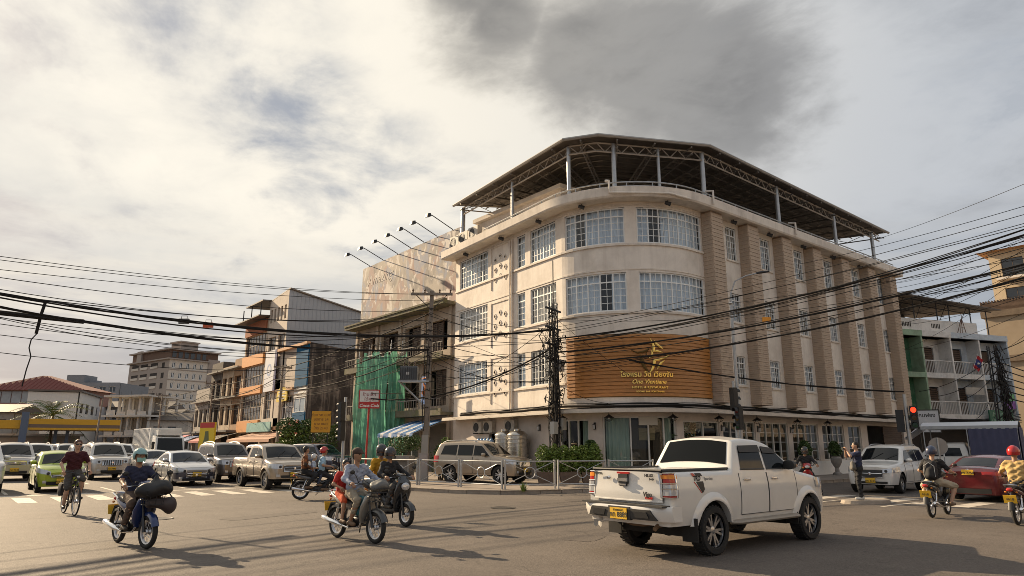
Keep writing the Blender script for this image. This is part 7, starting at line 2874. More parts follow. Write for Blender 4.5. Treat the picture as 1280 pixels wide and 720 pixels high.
 q.build('shirt', shirt, root, smooth=70)
 vs, fs = blob(tr, 0.03, 0.018)
 vs = crease(vs, h)
 q = MB()
 q.add(vs, fs)
 q.build({'short': 'shorts'}.get(legs, 'trousers'), trousers, root, smooth=70)
 M = Matrix((hf, hl, hu)).transposed().to_4x4()
 M.translation = hc
 for s_ in (1, -1):
  q = MB()
  q.T = M
  q.sphere((0.079 * h, 0.03 * s_ * h, 0.008 * h), (0.008, 0.013, 0.008), 8, 6)
  q.build('eye', HAIR, root, smooth=60)
 if not mask:
  q = MB()
  q.T = M
  q.sphere((0.088 * h, 0, -0.058 * h), (0.008, 0.024, 0.006), 8, 6)
  q.build('mouth', mat('lips', (0.25, 0.09, 0.07), 0.5), root, smooth=60)
 else:
  q = MB()
  q.T = M
  q.grid([[((0.112 - 0.03 * abs(a) ** 1.7 * 1.4) * h - 0.012 * (k == 0 or k == 4), a * 0.075 * h, (-0.02 - 0.02 * k) * h) for k in range(5)] for a in [-1 + i / 4 for i in range(9)]])
  q.build('face_mask', mask, root, smooth=60)
 if glasses:
  q = MB()
  q.T = M
  q.grid([[((0.098 - 0.03 * abs(a) ** 2) * h, a * 0.07 * h, (0.022 - 0.035 * k) * h) for k in (0, 1)] for a in [-1 + i / 4 for i in range(9)]])
  q.build('sunglasses', MT['black'], root, smooth=60)
 if hair and not helmet:
  q = MB()
  q.T = M
  vs, fs = blob([('e', (-0.018 * h, 0, 0.035 * h), (0.095 * h, 0.088 * h, 0.093 * h)), ('e', (-0.045 * h, 0, -0.01 * h), (0.062 * h, 0.078 * h, 0.09 * h))], 0.03, 0.016)
  q.add(vs, fs)
  q.build('hair', hair if hair is not True else HAIR, root, smooth=70)
 if cap:
  q = MB()
  q.T = M
  vs, fs = blob([('e', (-0.01 * h, 0, 0.055 * h), (0.108 * h, 0.098 * h, 0.082 * h)), ('c', (0.1 * h, 0.03, 0.035 * h), (0.15 * h, 0.02, 0.022 * h), 0.018, 0.013), ('c', (0.1 * h, -0.03, 0.035 * h), (0.15 * h, -0.02, 0.022 * h), 0.018, 0.013)], 0.03, 0.015)
  q.add(vs, fs)
  q.build('cap', cap, root, smooth=70)
 if helmet:
  full = helmet == 'full'
  q = MB()
  q.T = M
  rows = []
  R_ = (0.142 * h, 0.126 * h, 0.145 * h)
  for i in range(15):
   th = math.pi * (i / 14) * (0.74 if full else 0.66)
   row = []
   for k in range(25):
    ph = 2 * math.pi * k / 24
    x, y, z = math.sin(th) * math.cos(ph), math.sin(th) * math.sin(ph), math.cos(th)
    front = max(0, math.cos(ph))
    zmin = 0.30 if front > 0.45 else (-1.0)
    if z < zmin:
     z = zmin + (z - zmin) * 0.06
     f = 1.0
     rr = math.sqrt(max(0, 1 - zmin ** 2))
     x, y = rr * math.cos(ph), rr * math.sin(ph)
    row.append((x * R_[0] - 0.01, y * R_[1], z * R_[2] + 0.012))
   rows.append(row)
  q.grid(rows, flip=True)
  q.build('helmet', helmet_col, root, smooth=60)
  if full:
   q = MB()
   q.T = M
   q.grid([[(0.135 * h * math.cos(a) - 0.005, 0.128 * h * math.sin(a), (-0.055 - 0.02 * k) * h) for k in range(4)] for a in [-1.5 + 3.0 * i / 14 for i in range(15)]])
   q.build('chin_guard', helmet_col, root, smooth=60)
  q = MB()
  q.T = M
  if full or helmet == 'visor':
   q.grid([[(0.146 * h * math.cos(a) - 0.005 + 0.006 * math.sin(k), 0.13 * h * math.sin(a), (0.052 - 0.03 * k) * h) for k in range(4 if full else 3)] for a in [-1.15 + 2.3 * i / 10 for i in range(11)]])
   q.build('visor', mat('tinted_visor', (0.05, 0.05, 0.055), 0.08, spec=0.8, alpha=0.75), root, smooth=60)
  else:
   q.grid([[(0.135 * h * math.cos(a) + 0.055 * k, 0.12 * h * math.sin(a), 0.052 * h - 0.012 * k) for k in (0, 1)] for a in [-0.8 + 1.6 * i / 8 for i in range(9)]])
   q.build('peak', helmet_col, root, smooth=60)
 return root
# ------------------------------------------------------------------ motorcycles
def bike_wheel(r, w, spokes=18, name='bike'):
 key = ('bw', r, w, spokes)
 if key in wheel_cache:
  return wheel_cache[key]
 t = MB()
 n = 8
 prof = [(r - w / 2 + w / 2 * math.cos(2 * math.pi * k / n), w / 2 * math.sin(2 * math.pi * k / n)) for k in range(n + 1)]
 t.lathe(prof, 32, axis='y')
 q = MB()
 ri = r - w
 q.lathe([(ri + 0.008, -w * 0.3), (ri - 0.018, -w * 0.22), (ri - 0.018, w * 0.22), (ri + 0.008, w * 0.3)], 28, axis='y')
 q.lathe([(0.001, -0.05), (0.035, -0.05), (0.05, -0.03), (0.03, 0), (0.05, 0.03), (0.035, 0.05), (0.001, 0.05)], 12, axis='y')
 for k in range(spokes):
  a = 2 * math.pi * k / spokes
  b = a + (0.35 if k % 2 else -0.35)
  sy = 0.035 if k % 2 else -0.035
  q.tube([(0.04 * math.cos(b), sy, 0.04 * math.sin(b)), ((ri - 0.01) * math.cos(a), 0, (ri - 0.01) * math.sin(a))], 0.0035 if r < 0.3 else 0.0022, 4)
 wheel_cache[key] = (t.mesh('tyre', MT['rubber'], 50), q.mesh('rim', MT['alloy'], 40))
 return wheel_cache[key]
def motorbike(label, loc, rz, col, accent=None, kind='underbone', plate=True, group='motorcycles and scooters at the junction', steer=0.0, basket=False):
 root = thing('motorcycle', label, 'motorcycle', loc, rz, group)
 accent = accent or col
 sc_ = kind == 'scooter'
 r = 0.275 if not sc_ else 0.25
 w = 0.085 if not sc_ else 0.1
 ax = 0.63
 tm, rm = bike_wheel(r, w, 18 if not sc_ else 10)
 for x in (ax, -0.60):
  t = link('wheel', tm, root)
  t.location = (x, 0, r)
  t.rotation_euler = (0, 0, steer if x > 0 else 0)
  link('rim', rm, t)
 bl, cr, mt = MT['black'], MT['chrome'], MT['dark_metal']
 def B(name, f, m, sm=45):
  q = MB()
  f(q)
  return q.build(name, m, root, smooth=sm)
 for s_ in (1, -1):
  B('fork', lambda q: (q.tube([(ax, s_ * 0.075, r), (0.56, s_ * 0.075, 0.5)], 0.026, 8), q.tube([(0.56, s_ * 0.075, 0.5), (0.45, s_ * 0.07, 0.84)], 0.019, 8)), mt)
  B('shock', lambda q: (q.tube([(-0.55, s_ * 0.1, r + 0.02), (-0.43, s_ * 0.1, 0.62)], 0.016, 6), q.tube([(-0.52, s_ * 0.1, 0.36), (-0.45, s_ * 0.1, 0.56)], 0.03, 8)), cr)
  B('foot_peg', lambda q: (q.tube([(0.12, s_ * 0.06, 0.27), (0.12, s_ * 0.24, 0.27)], 0.02, 6), q.tube([(-0.28, s_ * 0.08, 0.36), (-0.28, s_ * 0.22, 0.36)], 0.016, 6)), bl)
  B('mirror', lambda q: (q.tube([(0.36, s_ * 0.22, 1.03), (0.38, s_ * 0.3, 1.16), (0.38, s_ * 0.34, 1.2)], 0.007, 5), q.sphere((0.37, s_ * 0.37, 1.225), (0.015, 0.055, 0.038), 12, 8)), bl)
  B('grip', lambda q: q.tube([(0.33, s_ * 0.27, 1.015), (0.30, s_ * 0.39, 1.005)], 0.018, 8), bl)
  B('indicator', lambda q: q.sphere((0.46, s_ * 0.13, 0.93), (0.035, 0.03, 0.022), 8, 6), MT['orange_lens'])
  B('indicator', lambda q: q.sphere((-0.74, s_ * 0.1, 0.70), (0.02, 0.025, 0.02), 8, 6), MT['orange_lens'])
 def guard(q, cx, r0, a0, a1, wd):
  rows = []
  for k in range(11):
   a = a0 + (a1 - a0) * k / 10
   rr = r0
   row = []
   for j, (dy, dr) in enumerate(((-1, -0.045), (-0.85, 0.0), (0, 0.018), (0.85, 0.0), (1, -0.045))):
    row.append((cx + (rr + dr) * math.cos(a), dy * wd, r + (rr + dr) * math.sin(a)))
   rows.append(row)
  q.grid(rows)
 B('front_mudguard', lambda q: guard(q, ax, r + 0.035, R(20), R(165), 0.062), accent, 60)
 B('rear_mudguard', lambda q: (guard(q, -0.6, r + 0.05, R(60), R(150), 0.075), q.loft([((-0.80, 0, 0.62), 0.06, 0.03), ((-0.9, 0, 0.45), 0.06, 0.02), ((-0.94, 0, 0.33), 0.055, 0.012)], 8)), bl)
 B('handlebar', lambda q: q.tube([(0.30, -0.39, 1.005), (0.35, -0.2, 1.02), (0.4, 0, 1.0), (0.35, 0.2, 1.02), (0.30, 0.39, 1.005)], 0.013, 8), mt)
 if not sc_:
  B('headlamp_cowl', lambda q: q.loft([((0.30, 0, 1.03), 0.12, 0.05), ((0.38, 0, 1.02), 0.15, 0.085), ((0.48, 0, 0.99), 0.12, 0.085), ((0.535, 0, 0.97), 0.075, 0.055)], 14), accent)
  B('headlight', lambda q: q.sphere((0.525, 0, 0.972), (0.04, 0.085, 0.06), 12, 8), MT['lamp_glass'], 60)
  B('leg_shield', lambda q: q.loft([((0.50, 0, 0.86), 0.07, 0.05), ((0.46, 0, 0.78), 0.15, 0.05), ((0.40, 0, 0.62), 0.19, 0.045), ((0.33, 0, 0.46), 0.17, 0.035), ((0.27, 0, 0.34), 0.1, 0.03)], 16, p=3), col)
  B('main_frame', lambda q: q.loft([((0.42, 0, 0.80), 0.055, 0.06), ((0.24, 0, 0.58), 0.065, 0.06), ((0.05, 0, 0.51), 0.075, 0.07), ((-0.12, 0, 0.60), 0.1, 0.08), ((-0.2, 0, 0.66), 0.11, 0.07)], 14), accent)
 else:
  B('apron', lambda q: q.loft([((0.42, 0, 1.02), 0.1, 0.06), ((0.50, 0, 0.9), 0.17, 0.075), ((0.47, 0, 0.72), 0.215, 0.06), ((0.40, 0, 0.52), 0.2, 0.05), ((0.34, 0, 0.36), 0.15, 0.04)], 16, p=2.6), col)
  B('headlight', lambda q: q.sphere((0.565, 0, 0.83), (0.03, 0.11, 0.085), 14, 10), MT['lamp_glass'], 60)
  B('headlamp_cowl', lambda q: q.loft([((0.30, 0, 1.04), 0.12, 0.04), ((0.38, 0, 1.05), 0.14, 0.06), ((0.46, 0, 1.03), 0.08, 0.05)], 14), col)
  B('floorboard', lambda q: q.loft([((0.38, 0, 0.34), 0.15, 0.045), ((0.0, 0, 0.31), 0.17, 0.05), ((-0.15, 0, 0.34), 0.16, 0.06)], 12, p=4), bl)
  B('main_frame', lambda q: q.loft([((-0.02, 0, 0.34), 0.1, 0.06), ((-0.08, 0, 0.5), 0.14, 0.08), ((-0.2, 0, 0.64), 0.15, 0.08)], 12), col)
 B('rear_body', lambda q: q.loft([((-0.05, 0, 0.60), 0.095, 0.06), ((-0.2, 0, 0.64), 0.135, 0.085), ((-0.45, 0, 0.69), 0.125, 0.075), ((-0.68, 0, 0.75), 0.085, 0.05), ((-0.82, 0, 0.79), 0.05, 0.03)], 16), col)
 B('seat', lambda q: q.loft([((0.04, 0, 0.70), 0.07, 0.03), ((-0.05, 0, 0.735), 0.11, 0.045), ((-0.3, 0, 0.755), 0.135, 0.05), ((-0.52, 0, 0.80), 0.125, 0.05), ((-0.72, 0, 0.815), 0.09, 0.035)], 16, p=3), bl)
 B('grab_rail', lambda q: q.tube([(-0.45, 0.13, 0.78), (-0.75, 0.12, 0.85), (-0.84, 0, 0.86), (-0.75, -0.12, 0.85), (-0.45, -0.13, 0.78)], 0.013, 6), cr)
 B('tail_light', lambda q: q.sphere((-0.835, 0, 0.755), (0.035, 0.07, 0.04), 10, 8), MT['red_lens'], 60)
 B('engine', lambda q: (q.loft([((0.22, 0, 0.38), 0.06, 0.07), ((0.1, 0, 0.34), 0.1, 0.1), ((-0.1, 0, 0.33), 0.1, 0.1), ((-0.2, 0, 0.34), 0.07, 0.07)], 10, p=3), q.tube([(0.02, -0.13, 0.33), (0.02, 0.13, 0.33)], 0.085, 12), q.tube([(0.16, 0, 0.36), (0.32, 0, 0.42)], 0.065, 10)), mt)
 B('exhaust', lambda q: q.tube([(0.26, -0.06, 0.36), (0.24, -0.1, 0.26), (-0.05, -0.13, 0.23), (-0.3, -0.15, 0.27), (-0.36, -0.155, 0.28), (-0.82, -0.17, 0.36), (-0.88, -0.17, 0.37)], [0.018, 0.018, 0.018, 0.02, 0.045, 0.05, 0.03], 10), cr if not sc_ else mt)
 B('swingarm', lambda q: (q.tube([(-0.05, 0.08, 0.32), (-0.6, 0.085, r)], 0.025, 6), q.tube([(-0.05, -0.08, 0.32), (-0.6, -0.085, r)], 0.025, 6), q.loft([((-0.1, 0.1, 0.36), 0.012, 0.04), ((-0.55, 0.1, r + 0.02), 0.012, 0.045)], 8)), mt)
 B('side_stand', lambda q: q.tube([(0.0, 0.1, 0.25), (-0.12, 0.17, 0.12)], 0.012, 5), bl)
 for s_ in (1, -1):
  B('brake_cable', lambda q: q.tube([(0.33, s_ * 0.24, 1.02), (0.44, s_ * 0.2, 1.1), (0.52, s_ * 0.1, 1.02), (0.46, s_ * 0.05, 0.8)], 0.006, 4), bl)
  B('brake_lever', lambda q: q.tube([(0.36, s_ * 0.22, 1.02), (0.39, s_ * 0.3, 1.01), (0.36, s_ * 0.38, 1.0)], 0.007, 4), cr)
 if plate:
  p = MB().cbox((-0.90, 0, 0.56), (0.012, 0.24, 0.17), ry=R(-14)).build('number_plate', MT['plate'], root)
  put_text('plate_text', '4618', MT['ink'], p, (-0.912, 0, 0.535), (math.pi / 2, 0, -math.pi / 2), 0.075, 0.001)
 if basket:
  q = MB()
  for z in (0.72, 0.8, 0.88, 0.95):
   e = (z - 0.72) * 0.15
   q.tube([(0.56 - e, -0.14 - e, z), (0.80 + e, -0.14 - e, z), (0.80 + e, 0.14 + e, z), (0.56 - e, 0.14 + e, z), (0.56 - e, -0.14 - e, z)], 0.006, 4)
  for x in (0.6, 0.68, 0.76):
   for s_ in (1, -1):
    q.tube([(x, s_ * 0.14, 0.72), (x, s_ * 0.175, 0.95)], 0.005, 4)
  for y in (-0.1, 0, 0.1):
   q.tube([(0.8, y, 0.72), (0.835, y, 0.95)], 0.005, 4)
   q.tube([(0.56, y, 0.72), (0.8, y, 0.72)], 0.005, 4)
  q.build('basket', mt, root)
 return root
SEAT = (-0.10, 0, 0.86)
PILL = (-0.43, 0, 0.90)
HB = [(0.30, 0.34, 1.03), (0.30, -0.34, 1.03)]
FT = [(0.10, 0.19, 0.29), (0.10, -0.19, 0.29)]
FTP = [(-0.30, 0.2, 0.37), (-0.30, -0.2, 0.37)]
black_c = cloth('black', (0.02, 0.02, 0.022))
navy_c = cloth('navy', (0.025, 0.03, 0.07))
khaki_c = cloth('khaki', (0.30, 0.24, 0.16))
jean_c = cloth('jeans', (0.05, 0.06, 0.09))
dark_shoe = mat('dark_shoe', (0.03, 0.025, 0.02), 0.6)
sandal = mat('sandal', (0.16, 0.10, 0.06), 0.7)
pale_shoe = mat('pale_shoe', (0.6, 0.58, 0.54), 0.7)
# 1 masked woman on the blue motorcycle with bags
L1_ = ((2.78, 13.88, 0), R(-80))
motorbike('dark blue motorcycle with chrome exhaust loaded with black bags at the front', *L1_, mat('blue_fairing', (0.012, 0.03, 0.12), 0.25, coat=0.6), None, basket=True, steer=R(6))
person('woman riding with mint face mask, pale teal helmet and navy top', *L1_, SEAT, R(2), HB, FT, cloth('navy_top', (0.025, 0.028, 0.06)), cloth('brown_trouser', (0.11, 0.075, 0.055)), dark_shoe, h=0.97,
  helmet='open', helmet_col=mat('teal_helmet', (0.20, 0.36, 0.36), 0.25, coat=0.6), mask=mat('mint_mask', (0.30, 0.55, 0.48), 0.9), sleeve='short', skin=SKIN)
def bag(name, label, loc, rz, prims, m, seed=1, extra=None):
 root = thing(name, label, 'bag', loc, rz)
 vs, fs = blob(prims, 0.05, 0.022)
 rr = random.Random(seed)
 ph = [rr.uniform(0, 6) for _ in range(6)]
 vs = [(x + 0.012 * math.sin(17 * y + 9 * z + ph[0]), y + 0.012 * math.sin(15 * x + 11 * z + ph[1]), z + 0.014 * math.sin(13 * x + 16 * y + ph[2]) + 0.006 * math.sin(40 * x + ph[3])) for x, y, z in vs]
 q = MB()
 q.add(vs, fs)
 q.build('sack', m, root, smooth=50)
 if extra:
  extra(root)
 return root
plastic_bag = mat('black_bag_plastic', (0.012, 0.012, 0.013), 0.5, bump=0.5, bscale=12)
bag('bin_bag', 'bulging black plastic bag tied on the front of the blue motorcycle', *L1_, [('e', (0.70, 0.05, 0.97), (0.17, 0.25, 0.14)), ('e', (0.68, -0.12, 0.94), (0.14, 0.17, 0.12)), ('c', (0.66, 0.02, 1.1), (0.64, 0.03, 1.2), 0.06, 0.025)], plastic_bag, 3,
 lambda r_: MB().tube([(0.64, -0.05, 1.17), (0.62, 0.03, 1.24), (0.66, 0.1, 1.17)], 0.012, 5).build('knot', plastic_bag, r_))
bag('carrier_bag', 'dark brown soft bag hanging below the black plastic bag', *L1_, [('c', (0.66, 0.28, 0.72), (0.66, -0.02, 0.74), 0.11, 0.09), ('e', (0.66, 0.3, 0.68), (0.1, 0.12, 0.13))], mat('brown_bag', (0.06, 0.045, 0.045), 0.6, bump=0.3, bscale=10), 5,
 lambda r_: MB().tube([(0.66, 0.34, 0.8), (0.6, 0.25, 0.95), (0.66, 0.1, 0.82)], 0.012, 5).build('strap', plastic_bag, r_))
# 2 cyclist
L2_ = ((2.71, 21.07, 0), R(-84))
bc = thing('bicycle', 'black city bicycle with dark pannier ridden across the crossing', 'bicycle', *L2_)
tm, rm = bike_wheel(0.345, 0.04, 24)
for x in (0.54, -0.52):
 t = link('wheel', tm, bc)
 t.location = (x, 0, 0.345)
 link('rim', rm, t)
q = MB()
for a, b, r_ in [((0.40, 0, 0.86), (0.06, 0, 0.29), 0.019), ((0.38, 0, 0.93), (-0.12, 0, 0.80), 0.017), ((0.06, 0, 0.29), (-0.16, 0, 0.93), 0.017), ((0.06, 0, 0.29), (-0.52, 0.05, 0.345), 0.011), ((0.06, 0, 0.29), (-0.52, -0.05, 0.345), 0.011),
     ((-0.13, 0, 0.82), (-0.52, 0.05, 0.345), 0.009), ((-0.13, 0, 0.82), (-0.52, -0.05, 0.345), 0.009)]:
 q.tube([a, b], r_, 7)
q.build('frame', mat('bike_black', (0.02, 0.02, 0.024), 0.3), bc, smooth=50)
q = MB()
for s_ in (1, -1):
 q.tube([(0.54, s_ * 0.05, 0.345), (0.44, s_ * 0.045, 0.70), (0.41, 0, 0.78)], 0.011, 6)
q.tube([(0.41, 0, 0.76), (0.37, 0, 1.0)], 0.016, 7)
q.build('fork', MT['dark_metal'], bc, smooth=50)
MB().tube([(0.22, 0.31, 1.05), (0.33, 0.24, 1.06), (0.40, 0, 1.0), (0.33, -0.24, 1.06), (0.22, -0.31, 1.05)], 0.013, 7).build('handlebar', MT['dark_metal'], bc, smooth=50)
MB().loft([((0.02, 0, 0.965), 0.03, 0.02), ((-0.1, 0, 0.97), 0.06, 0.03), ((-0.25, 0, 0.98), 0.09, 0.035)], 10).build('saddle', MT['black'], bc, smooth=50)
q = MB()
q.lathe([(0.09, -0.006), (0.095, 0.0), (0.09, 0.006), (0.02, 0.004)], 18, (0.06, -0.05, 0.29), 'y')
for s_, a in ((1, 0.6), (-1, 0.6 + math.pi)):
 p = (0.06 + 0.165 * math.cos(a), s_ * 0.08, 0.29 + 0.165 * math.sin(a))
 q.tube([(0.06, s_ * 0.07, 0.29), p], 0.009, 5)
 q.cbox((p[0], s_ * 0.13, p[2]), (0.09, 0.09, 0.02))
q.build('crank', MT['dark_metal'], bc, smooth=40)
q = MB()
q.tube([(-0.2, 0.06, 0.78), (-0.72, 0.06, 0.76), (-0.72, -0.06, 0.76), (-0.2, -0.06, 0.78)], 0.007, 5)
q.tube([(-0.55, 0.06, 0.76), (-0.52, 0.07, 0.36)], 0.006, 5)
q.build('carrier', MT['dark_metal'], bc)
MB().lathe([(0.001, 0.03), (0.03, 0.025), (0.035, -0.03), (0.001, -0.035)], 10, (0.46, 0, 0.93), 'x').build('headlight', MT['lamp_glass'], bc)
q = MB()
q.loft([((-0.35, -0.12, 0.6), 0.05, 0.15), ((-0.5, -0.13, 0.6), 0.06, 0.17), ((-0.65, -0.12, 0.6), 0.05, 0.15)], 10, p=4)
pn_ = thing('pannier', 'black pannier bag hung beside the bicycle back wheel', 'bag', *L2_)
q.build('sack', mat('pannier_cloth', (0.02, 0.02, 0.022), 0.8), pn_, smooth=40)
MB().box(-0.52, -0.13, 0.74, -0.46, -0.04, 0.78).build('strap', MT['black'], pn_)
person('cyclist in maroon T-shirt, dark shorts and sunglasses looking ahead', *L2_, (-0.12, 0, 1.06), R(12), [(0.22, 0.29, 1.08), (0.22, -0.29, 1.08)], [(0.15, 0.14, 0.38), (0.0, -0.14, 0.16)], cloth('maroon', (0.06, 0.012, 0.016)), cloth('dark_grey', (0.07, 0.065, 0.06)), dark_shoe,
  h=1.02, skin=SKIN_F, legs='short', glasses=True, hair=mat('auburn_hair', (0.09, 0.035, 0.02), 0.5), knee_pole=(1, 0, 0.3), knees_out=0.1)
# 3 family motorcycle nearest the camera
L3_ = ((6.10, 12.03, 0), R(-83))
motorbike('silver grey motorcycle carrying a woman and a child in front of the scooter', *L3_, mat('silver_fairing', (0.33, 0.32, 0.29), 0.3, 0.4, coat=0.5), mat('dark_fairing', (0.05, 0.05, 0.05), 0.3, coat=0.4), basket=True)
check = cloth('checked', (0.33, 0.36, 0.44), dirt=(0.04, 0.045, 0.10), dscale=13, damt=0.9)
person('woman in pale blue checked shirt and beige trousers riding with bare head', *L3_, SEAT, R(3), HB, FT, check, cloth('beige', (0.33, 0.28, 0.21)), sandal, h=1.0, head_yaw=R(12), sleeve='long', legs='crop', cap=cloth('brown_cap', (0.07, 0.045, 0.035)))
person('child in red top and orange red shorts leaning out behind the checked shirt', *L3_, (-0.40, -0.06, 0.84), R(6), [(-0.2, 0.17, 0.98), (-0.16, -0.26, 0.93)], [(-0.10, 0.26, 0.36), (-0.05, -0.27, 0.33)], cloth('red', (0.45, 0.03, 0.025)), cloth('orange_red', (0.55, 0.09, 0.03)), sandal, h=0.76,
  head_yaw=R(-25), legs='short', sleeve='short', knee_pole=(1, 0, 0.3))
bag('rain_bag', 'grey crumpled bundle in the basket of the silver motorcycle', *L3_, [('e', (0.68, 0, 0.98), (0.17, 0.2, 0.1)), ('e', (0.58, 0.05, 1.02), (0.12, 0.16, 0.08))], mat('grey_bundle', (0.12, 0.12, 0.115), 0.6, bump=0.4, bscale=14), 7)
bag('teal_bag', 'teal plastic bag in the footwell of the silver motorcycle', *L3_, [('e', (0.16, 0.02, 0.66), (0.14, 0.13, 0.14)), ('e', (0.2, -0.03, 0.52), (0.1, 0.13, 0.1))], mat('teal_bag', (0.03, 0.16, 0.19), 0.5, bump=0.4, bscale=14), 9)
# 4 scooter behind
L4_ = ((7.87, 13.95, 0), R(-84))
motorbike('black scooter with silver rimmed round headlight just behind the family motorcycle', *L4_, mat('scooter_black', (0.02, 0.022, 0.025), 0.2, coat=0.8), None, 'scooter')
person('rider in black jacket and black full face helmet on the black scooter', *L4_, SEAT, R(4), HB, [(0.12, 0.15, 0.37), (0.12, -0.15, 0.37)], black_c, cloth('grey_trouser', (0.09, 0.085, 0.08)), dark_shoe, helmet='full', helmet_col=mat('black_helmet', (0.02, 0.02, 0.02), 0.2, coat=0.6), sleeve='long')
person('passenger in mustard yellow shirt and black helmet behind the black jacket', *L4_, (-0.46, 0.02, 0.92), R(2), [(-0.22, 0.15, 0.95), (-0.22, -0.15, 0.95)], FTP, cloth('mustard', (0.50, 0.26, 0.015)), jean_c, dark_shoe, helmet='full', helmet_col=mat('black_helmet', (0.02, 0.02, 0.02), 0.2, coat=0.6), head_yaw=R(-14))
# 5 motorcycle with three riders by the tan pickup
L5_ = ((9.75, 21.9, 0), R(-22))
motorbike('grey black motorcycle with three people beside the white pickup', *L5_, mat('grey_fairing', (0.13, 0.13, 0.135), 0.3, 0.3, coat=0.5), mat('scooter_black', (0.02, 0.022, 0.025), 0.2, coat=0.8), plate=True)
person('rider in light blue shirt and red helmet on the three person motorcycle', *L5_, (0.0, 0, 0.86), R(6), HB, FT, cloth('light_blue', (0.32, 0.47, 0.58)), black_c, sandal, helmet='open', helmet_col=mat('red_helmet', (0.4, 0.015, 0.015), 0.2, coat=0.7), sleeve='short')
person('small child with white helmet squeezed between two adults on the motorcycle', *L5_, (-0.27, 0.02, 0.84), R(4), [(-0.08, 0.12, 0.98), (-0.08, -0.12, 0.98)], [(-0.06, 0.2, 0.44), (-0.06, -0.2, 0.44)], cloth('white_blue', (0.45, 0.5, 0.6)), jean_c, sandal, h=0.74, helmet='open', helmet_col=mat('white_helmet', (0.6, 0.6, 0.58), 0.25, coat=0.6), knee_pole=(1, 0, 0.4))
person('woman in black and orange top sitting last on the three person motorcycle', *L5_, (-0.52, 0, 0.92), R(0), [(-0.36, 0.14, 0.98), (-0.32, -0.18, 0.98)], [(-0.4, 0.22, 0.36), (-0.4, -0.22, 0.36)], cloth('black_orange', (0.03, 0.025, 0.02), dirt=(0.5, 0.15, 0.03), dscale=3.0, damt=0.9), black_c, sandal, h=0.98, sleeve='long', head_yaw=R(20))
# 6 backpack rider seen from behind
L6_ = ((19.35, 6.98, 0), R(4))
motorbike('black motorcycle with yellow plate seen from behind, rider with backpack', *L6_, mat('scooter_black', (0.02, 0.022, 0.025), 0.2, coat=0.8), mat('grey_fairing', (0.13, 0.13, 0.135), 0.3, 0.3, coat=0.5))
person('rider in black T-shirt and khaki shorts carrying a backpack, seen from behind', *L6_, SEAT, R(6), HB, [(0.02, 0.28, 0.27), (0.02, -0.28, 0.27)], black_c, cloth('stone', (0.42, 0.37, 0.28)), sandal, h=1.03, helmet='open', helmet_col=mat('navy_helmet', (0.03, 0.04, 0.08), 0.3, coat=0.5), legs='short', skin=SKIN_F, knees_out=0.55)
bp = thing('backpack', 'black backpack with grey piping on the back of the khaki shorts rider', 'backpack', *L6_)
q = MB()
vs, fs = blob([('c', (-0.30, 0.05, 0.98), (-0.26, 0.05, 1.24), 0.11, 0.10), ('c', (-0.30, -0.05, 0.98), (-0.26, -0.05, 1.24), 0.11, 0.10), ('c', (-0.37, 0, 0.98), (-0.35, 0, 1.1), 0.07, 0.06)], 0.04, 0.018)
q.add(vs, fs)
q.build('sack', mat('pannier_cloth', (0.02, 0.02, 0.022), 0.8), bp, smooth=60)
for s_ in (1, -1):
 MB().tube([(-0.2, s_ * 0.1, 1.34), (-0.05, s_ * 0.13, 1.37), (0.08, s_ * 0.13, 1.25), (0.02, s_ * 0.14, 1.05), (-0.18, s_ * 0.13, 0.95)], 0.018, 5).build('strap', MT['black'], bp)
MB().tube([(-0.39, -0.12, 0.95), (-0.385, -0.12, 1.2), (-0.36, 0, 1.29), (-0.385, 0.12, 1.2), (-0.39, 0.12, 0.95)], 0.008, 5).build('piping', MT['steel'], bp)
# 7 rider cut by the right edge
L7_ = ((19.05, 5.15, 0), R(2))
motorbike('dark motorcycle with red tail light and yellow plate at the right edge', *L7_, mat('maroon_fairing', (0.10, 0.015, 0.015), 0.25, coat=0.6), mat('scooter_black', (0.02, 0.022, 0.025), 0.2, coat=0.8))
person('rider in sand yellow shirt and glossy red helmet at the right edge', *L7_, SEAT, R(4), HB, FT, cloth('sand', (0.50, 0.34, 0.14)), black_c, dark_shoe, h=1.03, helmet='open', helmet_col=mat('red_helmet', (0.4, 0.015, 0.015), 0.2, coat=0.7), sleeve='short')
# 8 waiting red motorcycle in the shade
L8_ = ((24.55, 13.1, 0), R(-148))
motorbike('red motorcycle waiting in the shade behind the white pickup bonnet', *L8_, mat('red_fairing', (0.32, 0.015, 0.02), 0.25, coat=0.6), None)
person('rider in black clothes and black helmet with one foot on the road', *L8_, SEAT, R(3), HB, [(0.05, 0.42, 0.0), (0.10, -0.19, 0.29)], black_c, black_c, dark_shoe, helmet='full', helmet_col=mat('black_helmet', (0.02, 0.02, 0.02), 0.2, coat=0.6), sleeve='long', knees_out=0.4)
